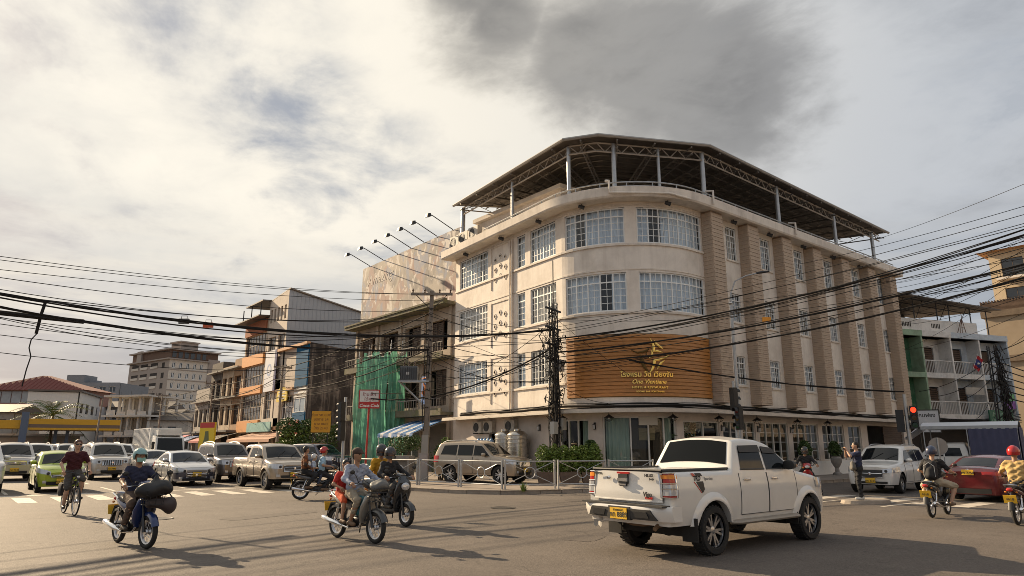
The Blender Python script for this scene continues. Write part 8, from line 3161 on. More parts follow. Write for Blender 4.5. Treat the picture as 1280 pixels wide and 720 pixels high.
# 9 man taking a photograph on the island
L9_ = ((21.85, 10.0, 0.085), R(132))
person('man in black T-shirt and trousers holding up a phone on the traffic island', *L9_, (0, 0, 0.965), R(-1), [(0.30, 0.06, 1.50), (0.30, -0.06, 1.48)], [(0.03, 0.11, 0.0), (-0.05, -0.11, 0.0)], navy_c, black_c, pale_shoe, h=0.99, sleeve='short', knee_pole=(1, 0, 0), knees_out=0.05, elbow_pole=(0.1, 0.6, -0.8), skin=SKIN_F)
ph_ = thing('phone', 'dark phone held up in both hands by the man in black', 'phone', *L9_)
q = MB()
q.cbox((0.395, 0, 1.53), (0.012, 0.155, 0.078))
q.build('case', MT['black'], ph_)
MB().cbox((0.388, 0, 1.53), (0.004, 0.145, 0.07)).build('screen', MT['car_glass'], ph_)
sb = bag('shoulder_bag', 'grey shoulder bag hanging at the front of the man taking a photo', *L9_, [('c', (0.16, 0.12, 0.95), (0.16, 0.10, 1.08), 0.08, 0.07), ('c', (0.16, -0.02, 0.95), (0.16, 0.0, 1.08), 0.08, 0.07)], mat('grey_bag', (0.14, 0.13, 0.12), 0.8), 4,
   lambda r_: MB().tube([(0.17, 0.1, 1.12), (0.08, 0.13, 1.38), (-0.1, 0.02, 1.46), (-0.13, -0.12, 1.2), (0.05, -0.19, 1.0), (0.15, -0.08, 1.0)], 0.012, 5).build('strap', MT['black'], r_))
# ================================================================== street furniture, plants, cables
GALV = MT['steel']
rail_pts = [(14.55, 29.4), (14.9, 27.2), (15.4, 25.0), (15.95, 22.8), (16.3, 20.5), (18.2, 19.65), (20.2, 18.9), (22.1, 18.1)]
for i, (a, b) in enumerate(zip(rail_pts[:-1], rail_pts[1:])):
 a, b = Vector(a), Vector(b)
 L_ = (b - a).length - 0.14
 lb = 'galvanised steel railing panel with ring centre, ' + ['farthest left behind the scooter', 'left of the utility pole', 'before the tail of the champagne car', 'before the nose of the champagne car', 'at the kerb corner by the hedge', 'in front of the hedge', 'right end beside the white pickup'][i]
 t = thing('railing_panel', lb, 'railing', (a.x, a.y, 0.125), math.atan2(b.y - a.y, b.x - a.x), 'steel railing panels round the hotel corner')
 for x in (0.07, L_ + 0.07):
  MB().box(x - 0.03, -0.03, -0.1, x + 0.03, 0.03, 1.06).build('post', GALV, t)
 q = MB()
 for z in (0.16, 1.0):
  q.tube([(0.1, 0, z), (L_ + 0.04, 0, z)], 0.024, 8)
 q.build('rail', GALV, t, smooth=50)
 c, zc, r = L_ / 2 + 0.07, 0.58, 0.2
 MB().tube([(c + r * math.cos(k * math.pi / 10), 0, zc + r * math.sin(k * math.pi / 10)) for k in range(21)], 0.018, 6, cap=False).build('ring', GALV, t, smooth=50)
 q = MB()
 for sx, sz in ((1, 1), (1, -1), (-1, 1), (-1, -1)):
  e = Vector((c + sx * (L_ / 2 - 0.03), 0, zc + sz * 0.41))
  d = (e - Vector((c, 0, zc))).normalized()
  q.tube([Vector((c, 0, zc)) + d * r, e], 0.014, 5)
 q.build('brace', GALV, t)
def leaves(mb, n, fn, size, m=0, flat=0.6):
 for _ in range(n):
  p = fn()
  s = size * rnd.uniform(0.6, 1.35)
  a = Vector((rnd.gauss(0, 1), rnd.gauss(0, 1), rnd.gauss(0, flat))).normalized()
  b = a.cross(Vector((rnd.gauss(0, 1), rnd.gauss(0, 1), rnd.gauss(0, 1)))).normalized()
  mb.add([p - a * s, p + b * s * 0.45, p + a * s, p - b * s * 0.45], [(0, 1, 2, 3)], m)
def clump(c, r, k=0.5):
 def f():
  while True:
   v = Vector((rnd.uniform(-1, 1), rnd.uniform(-1, 1), rnd.uniform(-1, 1)))
   if k < v.length < 1:
    return Vector((c[0] + v.x * r[0], c[1] + v.y * r[1], c[2] + v.z * r[2]))
 return f
def shrub(name, label, cat, loc, clumps, n, size, lm, stems=5, pot=None, rz=0, group=None):
 t = thing(name, label, cat, loc, rz, group)
 q = MB()
 for c, r in clumps:
  leaves(q, int(n / len(clumps)), clump(c, r, 0.35), size, 0 if rnd.random() < 0.6 else 1)
 q.build('foliage', lm if isinstance(lm, list) else [lm, MT['leaf_y']], t)['kind'] = 'stuff'
 q = MB()
 for k in range(stems):
  c, r = clumps[k % len(clumps)]
  q.tube([(c[0] * 0.4 + rnd.uniform(-.1, .1), c[1] * 0.4 + rnd.uniform(-.05, .05), 0), (c[0] + rnd.uniform(-.1, .1), c[1], c[2])], [0.03, 0.012], 5)
 q.build('stem', MT['bark'], t)
 if pot:
  pot(t)
 return t
def hedge_pot(t):
 for k in range(3):
  q = MB()
  x = -0.95 + k * 0.95
  q.hexa([(x - 0.38, -0.25, -0.42), (x + 0.38, -0.25, -0.42), (x + 0.38, 0.25, -0.42), (x - 0.38, 0.25, -0.42)], [(x - 0.44, -0.3, 0.05), (x + 0.44, -0.3, 0.05), (x + 0.44, 0.3, 0.05), (x - 0.44, 0.3, 0.05)])
  q.build('planter', mat('clay_planter', (0.16, 0.11, 0.08), 0.9, var=0.2), t)
cl = [((-1.1 + 0.44 * k + rnd.uniform(-.05, .05), rnd.uniform(-.08, .08), 0.55 + rnd.uniform(-.06, .1)), (0.36, 0.36, 0.6 + rnd.uniform(-.08, .1))) for k in range(6)]
shrub('hedge', 'dense clipped green hedge in planters behind the railings at the hotel corner', 'hedge', (21.1, 21.95, 0.55), cl, 8000, 0.058, [MT['leaf_y'], MT['leaf_y']], 9, hedge_pot, R(-38))
def urn_pot(t):
 MB().lathe([(0.24, -1.0), (0.24, -0.9), (0.12, -0.82), (0.1, -0.62), (0.17, -0.52), (0.28, -0.3), (0.30, -0.1), (0.24, -0.02), (0.28, 0.02), (0.2, 0.03)], 16).build('urn', mat('urn_stone', (0.30, 0.28, 0.26), 0.85, var=0.15, dirt=(0.15, 0.13, 0.11)), t, smooth=35)
for i, (s, lb) in enumerate([(12.75, 'left of the long green curtain'), (25.97, 'between the first and second tall windows'), (29.25, 'between the second and third tall windows')]):
 p = P(s, 1.13, 0.75)
 shrub('urn_plant', 'bushy plant in a grey stone urn ' + lb, 'potted plant', p, [((0, 0, 0.35), (0.38, 0.38, 0.38)), ((0.1, 0.1, 0.6), (0.25, 0.25, 0.25))], 1200, 0.07, [MT['leaf'], MT['leaf']], 5, urn_pot, 0, 'plants in stone urns along the hotel')
shrub('pole_shrub', 'leafy green shrub growing at the foot of the utility pole', 'shrub', (18.5, 28.1, 0.12), [((0, 0, 0.9), (0.55, 0.5, 0.8)), ((0.2, -0.2, 1.5), (0.4, 0.4, 0.5))], 1300, 0.06, [MT['leaf'], MT['leaf_y']])
shrub('awning_shrub', 'broad green bush in front of the striped tarpaulin', 'shrub', (18.0, 30.9, 0.9), [((0, 0, 0.9), (0.8, 0.6, 0.45)), ((0.5, -0.3, 0.95), (0.5, 0.5, 0.4))], 1300, 0.06, [MT['leaf_y'], MT['leaf']])
shrub('street_tree', 'round dark green street tree by the terracotta awning', 'tree', (20.6, 51.0, 0.12), [((0, 0, 2.3), (1.3, 1.3, 1.0)), ((-0.6, 0.3, 3.0), (0.9, 0.9, 0.7)), ((0.7, -0.2, 2.9), (0.8, 0.9, 0.7)), ((0.2, -0.9, 1.6), (1.0, 0.7, 0.7)), ((-1.0, 0, 1.3), (0.7, 0.7, 0.7))], 4200, 0.11, [MT['leaf'], MT['leaf_y']])
shrub('bright_tree', 'yellow green bushy tree below the orange notice board', 'tree', (21.3, 47.5, 0.12), [((0, 0, 1.9), (1.0, 1.1, 0.8)), ((0.7, -0.5, 2.6), (0.6, 0.7, 0.6)), ((-0.7, 0.4, 1.4), (0.7, 0.7, 0.6)), ((0.6, 0.6, 1.3), (0.7, 0.6, 0.7))], 2800, 0.10, [MT['leaf_y'], MT['leaf']])
sb_ = thing('showcase_box', 'grey concrete planter box with recessed panel and yellow flowers by the railings', 'planter', (16.9, 29.3, 0.125), R(-62))
q = MB()
q.box(-0.75, -0.25, 0, 0.75, 0.25, 0.38)
q.box(-0.75, -0.25, 0.38, -0.65, 0.25, 0.95)
q.box(0.65, -0.25, 0.38, 0.75, 0.25, 0.95)
q.box(-0.75, -0.25, 0.95, 0.75, 0.25, 1.12)
q.box(-0.65, 0.0, 0.38, 0.65, 0.2, 0.95)
q.build('box', MT['concrete'], sb_)
q = MB()
leaves(q, 350, clump((0, -0.45, 0.15), (0.8, 0.25, 0.22), 0.1), 0.05)
leaves(q, 120, clump((0, -0.45, 0.25), (0.8, 0.25, 0.2), 0.1), 0.04, 1)
q.build('flowers', [MT['leaf'], mat('yellow_petal', (0.75, 0.45, 0.03), 0.7)], sb_)['kind'] = 'stuff'
gt_ = thing('kerb_weed', 'tuft of green weeds at the kerb below the railings', 'weeds', (16.4, 19.45, 0.1))
q = MB()
for k in range(60):
 a = rnd.uniform(0, 6.28)
 b = rnd.uniform(0.08, 0.2)
 q.add([(0.05 * math.cos(a), 0.05 * math.sin(a), 0), (0.05 * math.cos(a + 1), 0.05 * math.sin(a + 1), 0), (b * math.cos(a), b * math.sin(a), rnd.uniform(0.15, 0.38))], [(0, 1, 2)])
q.build('grass', [MT['leaf_y']], gt_)['kind'] = 'stuff'
# palm by the petrol station
pt_ = thing('palm_tree', 'palm tree with arching fronds rising behind the petrol station canopy', 'palm tree', (12.6, 128.6, 0))
MB().tube([(0, 0, 0), (0.1, 0, 3.5), (0.0, 0, 6.4)], [0.28, 0.2, 0.17], 9).build('trunk', MT['bark'], pt_, smooth=50)
for k in range(26):
 a = 2 * math.pi * k / 26 + rnd.uniform(-.15, .15)
 el = rnd.uniform(-0.25, 1.25)
 ln = rnd.uniform(5.0, 6.6)
 q = MB()
 prev = None
 pts = []
 for j in range(9):
  t = j / 8
  r_ = ln * t * math.cos(el * (1 - 0.3 * t))
  z = 6.4 + ln * (t * math.sin(el) - 0.55 * t * t)
  pts.append(Vector((r_ * math.cos(a), r_ * math.sin(a), z)))
 q.tube(pts, [0.05 * (1 - 0.8 * j / 8) for j in range(9)], 4)
 sd = Vector((-math.sin(a), math.cos(a), 0))
 for j in range(1, 9):
  for h in (0, 0.5):
   if j == 8 and h:
    continue
   p = pts[j] if not h else pts[j].lerp(pts[j + 1], .5)
   tn = (pts[j] - pts[j - 1]).normalized()
   for s_ in (1, -1):
    e = p + (sd * s_ * 0.8 + tn * 0.5 + Vector((0, 0, -0.35))).normalized() * (1.25 - 0.08 * j)
    q.add([p - tn * 0.06, p + tn * 0.06, e], [(0, 1, 2)])
 q.build('frond', MT['leaf'], pt_)
# ---- goods and plant beside the hotel wall
for i, (s, lb) in enumerate([(6.75, 'left of the pair'), (7.95, 'right of the pair')]):
 t = thing('water_tank', 'ribbed stainless steel water tank on a stand by the hotel wall, ' + lb, 'tank', P(s, 0.125, 0.75), 0, 'steel water tanks by the hotel')
 prof = [(0.001, 0.25), (0.48, 0.28)]
 for k in range(9):
  z = 0.34 + k * 0.2
  prof += [(0.5, z), (0.5, z + 0.13), (0.52, z + 0.15), (0.52, z + 0.18)]
 prof += [(0.5, 2.16), (0.35, 2.3), (0.18, 2.34), (0.18, 2.42), (0.001, 2.43)]
 MB().lathe(prof, 24).build('tank', mat('stainless', (0.55, 0.52, 0.47), 0.25, 0.9), t, smooth=30)
 q = MB()
 for k in range(4):
  a = math.pi / 4 + k * math.pi / 2
  q.tube([(0.42 * math.cos(a), 0.42 * math.sin(a), 0), (0.42 * math.cos(a), 0.42 * math.sin(a), 0.3)], 0.03, 5)
 q.lathe([(0.46, 0.24), (0.5, 0.24), (0.5, 0.3), (0.46, 0.3)], 16)
 q.build('stand', MT['dark_metal'], t)
def ac_unit(label, p, a, group, prev):
 if prev:
  return dup(prev, p, a, label, group)
 t = thing('ac_unit', label, 'air conditioner', p, a, group)
 q = MB()
 q.box(0.02, -0.42, 0, 0.32, 0.42, 0.62)
 q.build('casing', mat('ac_casing', (0.50, 0.46, 0.40), 0.6, var=0.08, dirt=(0.2, 0.16, 0.12), dscale=2), t)
 q = MB()
 q.lathe([(0.25, 0.0), (0.25, 0.012), (0.22, 0.012)], 20, (0.32, -0.1, 0.31), 'x')
 for r_ in (0.06, 0.11, 0.16, 0.21):
  q.lathe([(r_, 0.01), (r_ + 0.012, 0.015)], 20, (0.32, -0.1, 0.31), 'x')
 q.build('fan_guard', MT['black'], t)
 MB().lathe([(0.001, 0.004), (0.24, 0.004)], 20, (0.32, -0.1, 0.31), 'x').build('fan', MT['dark_metal'], t)
 q = MB()
 for y in (-0.3, 0.3):
  q.box(0, y - 0.02, -0.05, 0.36, y + 0.02, 0)
 q.build('bracket', MT['dark_metal'], t)
 return t
pv = None
for s, lb in ((3.3, 'left of three under the awning'), (4.4, 'middle of three under the awning'), (6.6, 'nearest the water tanks under the awning')):
 p, q_ = P(s, 2.42, 0.0), P(s, 2.42, 1.0)
 u_ = ac_unit('beige air conditioner on the hotel wall, ' + lb, p, math.atan2(q_[1] - p[1], q_[0] - p[0]), 'air conditioners on the hotel wall', pv)
 pv = pv or u_
for s, lb in ((0.6, 'leftmost'), (1.75, 'middle'), (2.95, 'rightmost')):
 p, q_ = P(s, 13.92, 0.2), P(s, 13.92, 1.2)
 o = ac_unit('grimy air conditioner on the hotel roof edge, %s of three' % lb, p, math.atan2(q_[1] - p[1], q_[0] - p[0]), 'air conditioners on the hotel roof edge', pv)
 o.scale = (1.2, 1.15, 1.3)
o = ac_unit('white air conditioner in the dark bay at the right end of the hotel', P(36.6, 0.9, 0.02), -math.pi / 2, None, pv)
ws = thing('bottle_stand', 'stack of blue drinking water bottles on a stand behind the parked champagne car', 'bottles', P(4.6, 0.125, 0.6), 0)
q = MB()
q.box(-0.25, -0.75, 0, 0.25, 0.75, 1.55)
q.build('stand', MT['dark_metal'], ws)
bm_ = MB().lathe([(0.001, 0), (0.13, 0.0), (0.135, 0.1), (0.125, 0.16), (0.135, 0.22), (0.13, 0.32), (0.05, 0.4), (0.045, 0.46), (0.001, 0.46)], 12).mesh('bottle', mat('bottle_blue', (0.22, 0.36, 0.55), 0.12), 50)
for k in range(5):
 b = link('bottle', bm_, ws)
 b.location = (0.0, -0.58 + k * 0.29, 1.55)
# ---- poles
POLE = mat('pole_concrete', (0.24, 0.20, 0.165), 0.9, var=0.2, vscale=4, bump=0.3, dirt=(0.09, 0.07, 0.055), dscale=1.5, damt=0.6)
def utility_pole(label, loc, h, arm=True, rz=0.0, lean=0.0, near=True, group=None):
 t = thing('utility_pole', label, 'utility pole', loc, rz, group)
 q = MB()
 q.hexa([(-0.15, -0.13, -0.1), (0.15, -0.13, -0.1), (0.15, 0.13, -0.1), (-0.15, 0.13, -0.1)], [(-0.09 + lean, -0.08, h), (0.09 + lean, -0.08, h), (0.09 + lean, 0.08, h), (-0.09 + lean, 0.08, h)])
 q.build('shaft', POLE, t)
 if arm:
  MB().box(-1.05 + lean, -0.16, h - 0.25, 1.05 + lean, -0.06, h - 0.12).build('crossarm', POLE, t)
  for x in (-0.95, -0.35, 0.4, 0.95):
   MB().lathe([(0.02, 0), (0.05, 0.04), (0.03, 0.08), (0.055, 0.12), (0.03, 0.17), (0.02, 0.22)], 8, (x + lean, -0.11, h - 0.12)).build('insulator', mat('brown_ceramic', (0.09, 0.05, 0.03), 0.25), t)
  q = MB()
  for s_ in (1, -1):
   q.tube([(lean + s_ * 0.8, -0.11, h - 0.22), (lean, -0.11, h - 1.0)], 0.02, 4)
  q.build('arm_brace', MT['dark_metal'], t)
 if near:
  q = MB()
  for k in range(12):
   z = 3.4 + k * (h - 4.2) / 12
   r_ = 0.15
   q.tube([(r_ * math.cos(a) * 1.15, r_ * math.sin(a), z + 0.03 * math.sin(a * 3)) for a in [k2 * 0.7 for k2 in range(10)]], 0.018, 4)
  for k in range(14):
   a, z0 = rnd.uniform(0, 6.3), rnd.uniform(2.0, h - 1)
   q.tube([(0.17 * math.cos(a), 0.15 * math.sin(a), z0), (0.2 * math.cos(a + .3), 0.2 * math.sin(a + .3), z0 - rnd.uniform(0.3, 1.0)), (0.17 * math.cos(a), 0.15 * math.sin(a), z0 - rnd.uniform(1, 2.0))], 0.016, 4)
  q.build('wire_wrap', MT['cable'], t)
  for z, y in ((1.6, -0.2), (1.15, -0.22), (2.0, 0.18)):
   MB().box(-0.16, y - 0.08, z, 0.16, y + 0.08, z + 0.5).build('meter_box', mat('meter_grey', (0.32, 0.30, 0.27), 0.6), t)
 return t
up = utility_pole('weathered concrete utility pole with crossarm and meter boxes beside the parked champagne car', (18.05, 28.75, 0.12), 9.25, True, R(-38), 0.12)
tf = thing('transformer', 'grey pole mounted transformer box on a braced bracket', 'transformer', (17.35, 29.3, 4.75), R(-38))
MB().box(-0.42, -0.3, 0.06, 0.42, 0.3, 0.78).build('tank', mat('transformer_grey', (0.13, 0.14, 0.15), 0.5, var=0.15), tf)
q = MB()
for k in range(8):
 q.box(-0.40 + k * 0.11, -0.36, 0.12, -0.38 + k * 0.11, -0.3, 0.7)
q.build('cooling_fin', MT['dark_metal'], tf)
MB().box(-0.12, -0.315, 0.35, 0.06, -0.301, 0.48).build('label_plate', MT['white'], tf)
for x in (-0.25, 0, 0.25):
 MB().lathe([(0.03, 0), (0.05, 0.05), (0.03, 0.1), (0.05, 0.15), (0.02, 0.28)], 8, (x, 0, 0.78)).build('bushing', mat('brown_ceramic', (0.09, 0.05, 0.03), 0.25), tf)
q = MB()
q.box(-0.5, -0.34, 0, 1.0, 0.34, 0.06)
q.tube([(-0.42, 0, 0), (0.9, 0, -1.25)], 0.05, 6)
q.build('bracket', GALV, tf)
lp = thing('cable_tower', 'slim black lattice pole smothered in tangled cables behind the hedge', 'utility pole', (21.75, 23.55, 0.12), R(20))
q = MB()
for sx in (-0.2, 0.2):
 for sy in (-0.16, 0.16):
  q.tube([(sx, sy, 0), (sx * 0.8, sy * 0.8, 8.3)], 0.03, 5)
for k in range(18):
 z = 0.3 + k * 0.44
 s_ = 1 if k % 2 else -1
 for sy in (-0.16, 0.16):
  q.tube([(-0.2 * s_, sy, z), (0.2 * s_, sy, z + 0.44)], 0.016, 4)
 for sx in (-0.2, 0.2):
  q.tube([(sx, -0.16 * s_, z), (sx, 0.16 * s_, z + 0.44)], 0.016, 4)
q.tube([(0.02, 0, 7.9), (0.04, 0, 10.4)], 0.028, 5)
q.build('lattice', MT['dark_metal'], lp)
q = MB()
for z in (7.9, 7.0, 6.2, 5.5):
 q.box(-0.75, -0.05, z, 0.75, 0.05, z + 0.08)
q.build('crossarm', MT['dark_metal'], lp)
q = MB()
for k in range(62):
 z = rnd.choice([7.8, 7.0, 6.4, 6.0, 5.6, 5.2, 4.6, 3.8, 3.0]) + rnd.uniform(-.3, .3)
 n_ = rnd.randint(5, 8)
 w_ = 0.75 if z > 5 else 0.38
 p0 = Vector((rnd.uniform(-w_, w_), rnd.uniform(-0.35, 0.35), z))
 pts = [p0]
 for _ in range(n_):
  nx = pts[-1] + Vector((rnd.uniform(-.3, .3), rnd.uniform(-.18, .18), rnd.uniform(-.32, .22)))
  nx.x = max(-w_, min(w_, nx.x))
  nx.y = max(-.4, min(.4, nx.y))
  pts.append(nx)
 q.tube(pts, rnd.choice([0.012, 0.018, 0.024]), 4)
for k in range(15):
 x, y = rnd.uniform(-.28, .28), rnd.uniform(-.26, .26)
 z1 = rnd.uniform(5, 7.5)
 q.tube([(x + rnd.uniform(-.12, .12), y + rnd.uniform(-.1, .1), z1 - (z1 - rnd.uniform(.2, 2)) * j / 7) for j in range(8)], rnd.choice([0.016, 0.024, 0.034]), 4)
for k in range(7):
 z, r_ = rnd.uniform(4.6, 7.4), rnd.uniform(0.16, 0.28)
 x = rnd.uniform(-.5, .5)
 q.tube([(x + r_ * math.cos(a), -0.28 + 0.05 * math.sin(3 * a), z + r_ * 1.2 * math.sin(a)) for a in [j * 0.5 for j in range(26)]], 0.014, 4)
q.build('tangled_cable', MT['cable'], lp)['kind'] = 'stuff'
for x, z in ((-0.45, 2.1), (0.42, 2.3), (0.3, 5.0)):
 MB().box(x - 0.2, -0.3, z, x + 0.2, -0.1, z + 0.55).build('junction_box', mat('pale_box', (0.45, 0.43, 0.4), 0.6), lp)
sl = thing('street_lamp', 'tall slim grey street lamp with curved arm in front of the brick piers', 'street lamp', (26.2, 16.75, 0.125))
q = MB()
q.tube([(0, 0, 0), (0, 0, 3.0), (0, 0, 7.7)], [0.1, 0.085, 0.06], 10)
q.lathe([(0.17, 0), (0.17, 0.05), (0.11, 0.3), (0.1, 0.32)], 12)
q.build('post', GALV, sl, smooth=50)
MB().tube([(0, 0, 7.0), (0.02, -0.02, 8.2), (0.2, -0.16, 8.75), (0.6, -0.48, 9.0), (1.1, -0.9, 9.15)], 0.03, 7).build('arm', GALV, sl, smooth=50)
MB().loft([((0.95, -0.78, 9.12), 0.05, 0.04), ((1.15, -0.94, 9.16), 0.12, 0.06), ((1.4, -1.14, 9.2), 0.08, 0.04)], 10).build('lamp_head', MT['dark_metal'], sl, smooth=50)
MB().sphere((-0.03, 0, 7.72), (0.16, 0.1, 0.05), 10, 6).build('post_cap', MT['white'], sl, smooth=60)
sig_red = mat('lit_red_signal', (1.0, 0.04, 0.012), 0.4, emit=1.1)
lens_off = {k: mat('dark_%s_lens' % k, c, 0.2) for k, c in (('red', (0.10, 0.01, 0.01)), ('amber', (0.09, 0.05, 0.01)), ('green', (0.01, 0.07, 0.03)))}
def traffic_light(label, loc, rz, h, heads, lit=None, dy=-0.22):
 t = thing('traffic_light', label, 'traffic light', loc, rz)
 t.scale = (0.9, 0.9, 0.95)
 q = MB()
 q.tube([(0, 0, -0.05), (0.0, 0, h)], [0.095, 0.08], 10)
 q.build('post', GALV, t, smooth=50)
 for i, (z, face_, y) in enumerate(heads):
  o = MB()
  y0 = y
  o.box(-0.11, y0 - 0.17, z, 0.11, y0 + 0.17, z + 1.0)
  hd = o.build('signal_head', MT['black'], t)
  for j, nm in enumerate(('green', 'amber', 'red')):
   zc = z + 0.17 + j * 0.33
   on = lit and nm == lit and i == 0
   MB().lathe([(0.001, 0.02), (0.12, 0.012), (0.125, 0)], 14, (face_ * 0.115, y0, zc), 'x').build(nm + '_lens', sig_red if on else lens_off[nm], hd)
   v = MB()
   rows = []
   for k in range(11):
    a = math.pi * (k / 10) * 1.1 - 0.16
    rows.append([(face_ * 0.11, y0 + 0.145 * math.cos(a), zc + 0.145 * math.sin(a)), (face_ * 0.29, y0 + 0.14 * math.cos(a), zc + 0.14 * math.sin(a) - 0.02)])
   v.grid(rows)
   v.build('visor', MT['black'], hd)
 return t
traffic_light('traffic light showing red on a grey post beside the white off road car', (32.2, 12.4, 0), R(200), 4.1, [(2.55, 1, 0.3), (2.4, -1, -0.3)], 'red')
traffic_light('dark traffic light with two heads beside the street lamp at the hotel corner', (25.7, 16.6, 0.12), R(160), 4.5, [(2.35, 1, 0.24), (3.2, -1, -0.05)])
traffic_light('dark traffic light seen from the side in front of the green netting', (15.05, 31.4, 0), R(110), 4.25, [(3.0, 1, 0.26), (2.05, 1, 0.2)])
st = [o for o in COL.objects if o.name.startswith('traffic_light') and o.parent is None][0]
MB().lathe([(0.1, 1.0), (0.1, 1.7)], 10).build('sticker', mat('sky_blue_sticker', (0.15, 0.4, 0.6), 0.5), st)
rsn = thing('round_sign', 'back of a round grey road sign on a thin post between two cars', 'road sign', (29.0, 10.2, 0), R(219))
MB().tube([(0, 0, 0), (0, 0, 2.0)], 0.03, 7).build('post', GALV, rsn)
q = MB()
q.lathe([(0.001, -0.03), (0.32, -0.03), (0.33, -0.02), (0.33, -0.04), (0.001, -0.045)], 24, (0, 0, 1.68), 'x')
q.box(-0.02, -0.03, 1.45, 0.0, 0.03, 1.92)
q.build('disc', mat('sign_back', (0.32, 0.31, 0.3), 0.5, 0.4, var=0.1), rsn, smooth=30)
ck = thing('cola_sign', 'red and white soft drink shop sign on a red post before the green netting', 'sign', (18.85, 36.25, 0.12), R(-36))
MB().tube([(-0.05, 0, 0), (0.0, 0, 3.75)], 0.055, 8).build('post', mat('sign_red', (0.45, 0.035, 0.03), 0.5), ck)
MB().box(-0.6, -0.07, 3.7, 0.6, 0.07, 4.78).build('frame', mat('sign_red', (0.45, 0.035, 0.03), 0.5), ck)
MB().box(-0.54, -0.085, 4.08, 0.54, -0.0705, 4.72).build('panel', mat('sign_white', (0.68, 0.66, 0.65), 0.5), ck)
for z, tx in ((4.42, 'ร้านเล็ก'), (4.15, 'ใต้คูน')):
 put_text('lettering', tx, mat('maroon_ink', (0.25, 0.03, 0.05), 0.6), ck, (0, -0.088, z), (math.pi / 2, 0, 0), 0.26, 0.002)
put_text('lettering', 'Coca-Cola', MT['white'], ck, (0, -0.074, 3.78), (math.pi / 2, 0, 0), 0.26, 0.003, 0.4, bold=0.006)
yb = thing('notice_board', 'orange yellow notice board with dark lettering above the bright tree', 'sign', (20.1, 45.6, 0.12), R(-36))
q = MB()
for x in (-0.5, 0.5):
 q.tube([(x, 0.05, 0), (x, 0.05, 3.9)], 0.04, 6)
q.build('post', MT['dark_metal'], yb)
MB().box(-0.66, -0.04, 2.5, 0.66, 0.03, 3.95).build('board', mat('amber_board', (0.68, 0.33, 0.02), 0.5), yb)
for k in range(4):
 put_text('lettering', ['ซ่อม รถ ยนต์', 'บริการ 24', 'ยาง แบต', 'โทร 2140'][k], mat('brown_ink', (0.2, 0.06, 0.02), 0.6), yb, (0, -0.045, 3.6 - k * 0.3), (math.pi / 2, 0, 0), 0.26, 0.002)
bx = thing('switch_cabinet', 'small grey switch cabinet on the pavement by the utility pole', 'cabinet', (17.45, 27.9, 0.125), R(-38))
MB().box(-0.22, -0.18, 0, 0.22, 0.18, 1.25).build('cabinet', mat('cabinet_grey', (0.30, 0.28, 0.26), 0.6, var=0.1), bx)
MB().box(-0.19, -0.195, 0.1, 0.19, -0.1805, 1.18).build('door', mat('cabinet_door', (0.34, 0.32, 0.3), 0.6), bx)
# poles down the streets, off to the sides and on the far pavement
utility_pole('concrete utility pole beyond the left edge carrying the crossing cables', (-2.5, 23.9, 0), 9.0, True, R(90), 0, False)
utility_pole('tall concrete utility pole beyond the right edge carrying the fanned cables', (27.2, 2.7, 0), 11.4, True, R(20), 0, False)
for v, lb in ((56.5, 'nearest of the row down the left street'), (76, 'second of the row down the left street'), (98, 'third of the row down the left street')):
 utility_pole('concrete utility pole by the shophouse kerb, ' + lb, (21.2, v, 0.12), 8.2, True, 0, 0, False, 'utility poles down the left street').scale = (0.75, 0.75, 1)
utility_pole('dark leaning utility pole beside the white house above the petrol station', (17.2, 118, 0), 8.6, False, 0, 0.3, False)
rl_ = thing('cable_mast', 'dark lattice mast crowded with coiled cables at the right beside the balcony shophouse', 'utility pole', (56.5, 15.6, 0))
q = MB()
for sx in (-0.3, 0.3):
 for sy in (-0.3, 0.3):
  q.tube([(sx, sy, 0), (sx * 0.7, sy * 0.7, 8.6)], 0.05, 5)
for k in range(16):
 z, s_ = 0.4 + k * 0.5, 1 if k % 2 else -1
 q.tube([(-0.3 * s_, -0.28, z), (0.3 * s_, -0.28, z + 0.5)], 0.03, 4)
 q.tube([(-0.28, -0.3 * s_, z), (-0.28, 0.3 * s_, z + 0.5)], 0.03, 4)
q.build('lattice', MT['dark_metal'], rl_)
q = MB()
for k in range(60):
 z, r_ = rnd.uniform(2.4, 8.2), rnd.uniform(0.3, 0.75)
 c_ = Vector((rnd.uniform(-.6, .6), -0.4, z))
 q.tube([c_ + Vector((r_ * math.cos(a), 0.1 * math.sin(2 * a), r_ * math.sin(a) * rnd.uniform(.8, 1.2))) for a in [j * 0.6 for j in range(rnd.randint(5, 12))]], rnd.choice([0.02, 0.035]), 4)
q.build('tangled_cable', MT['cable'], rl_)['kind'] = 'stuff'
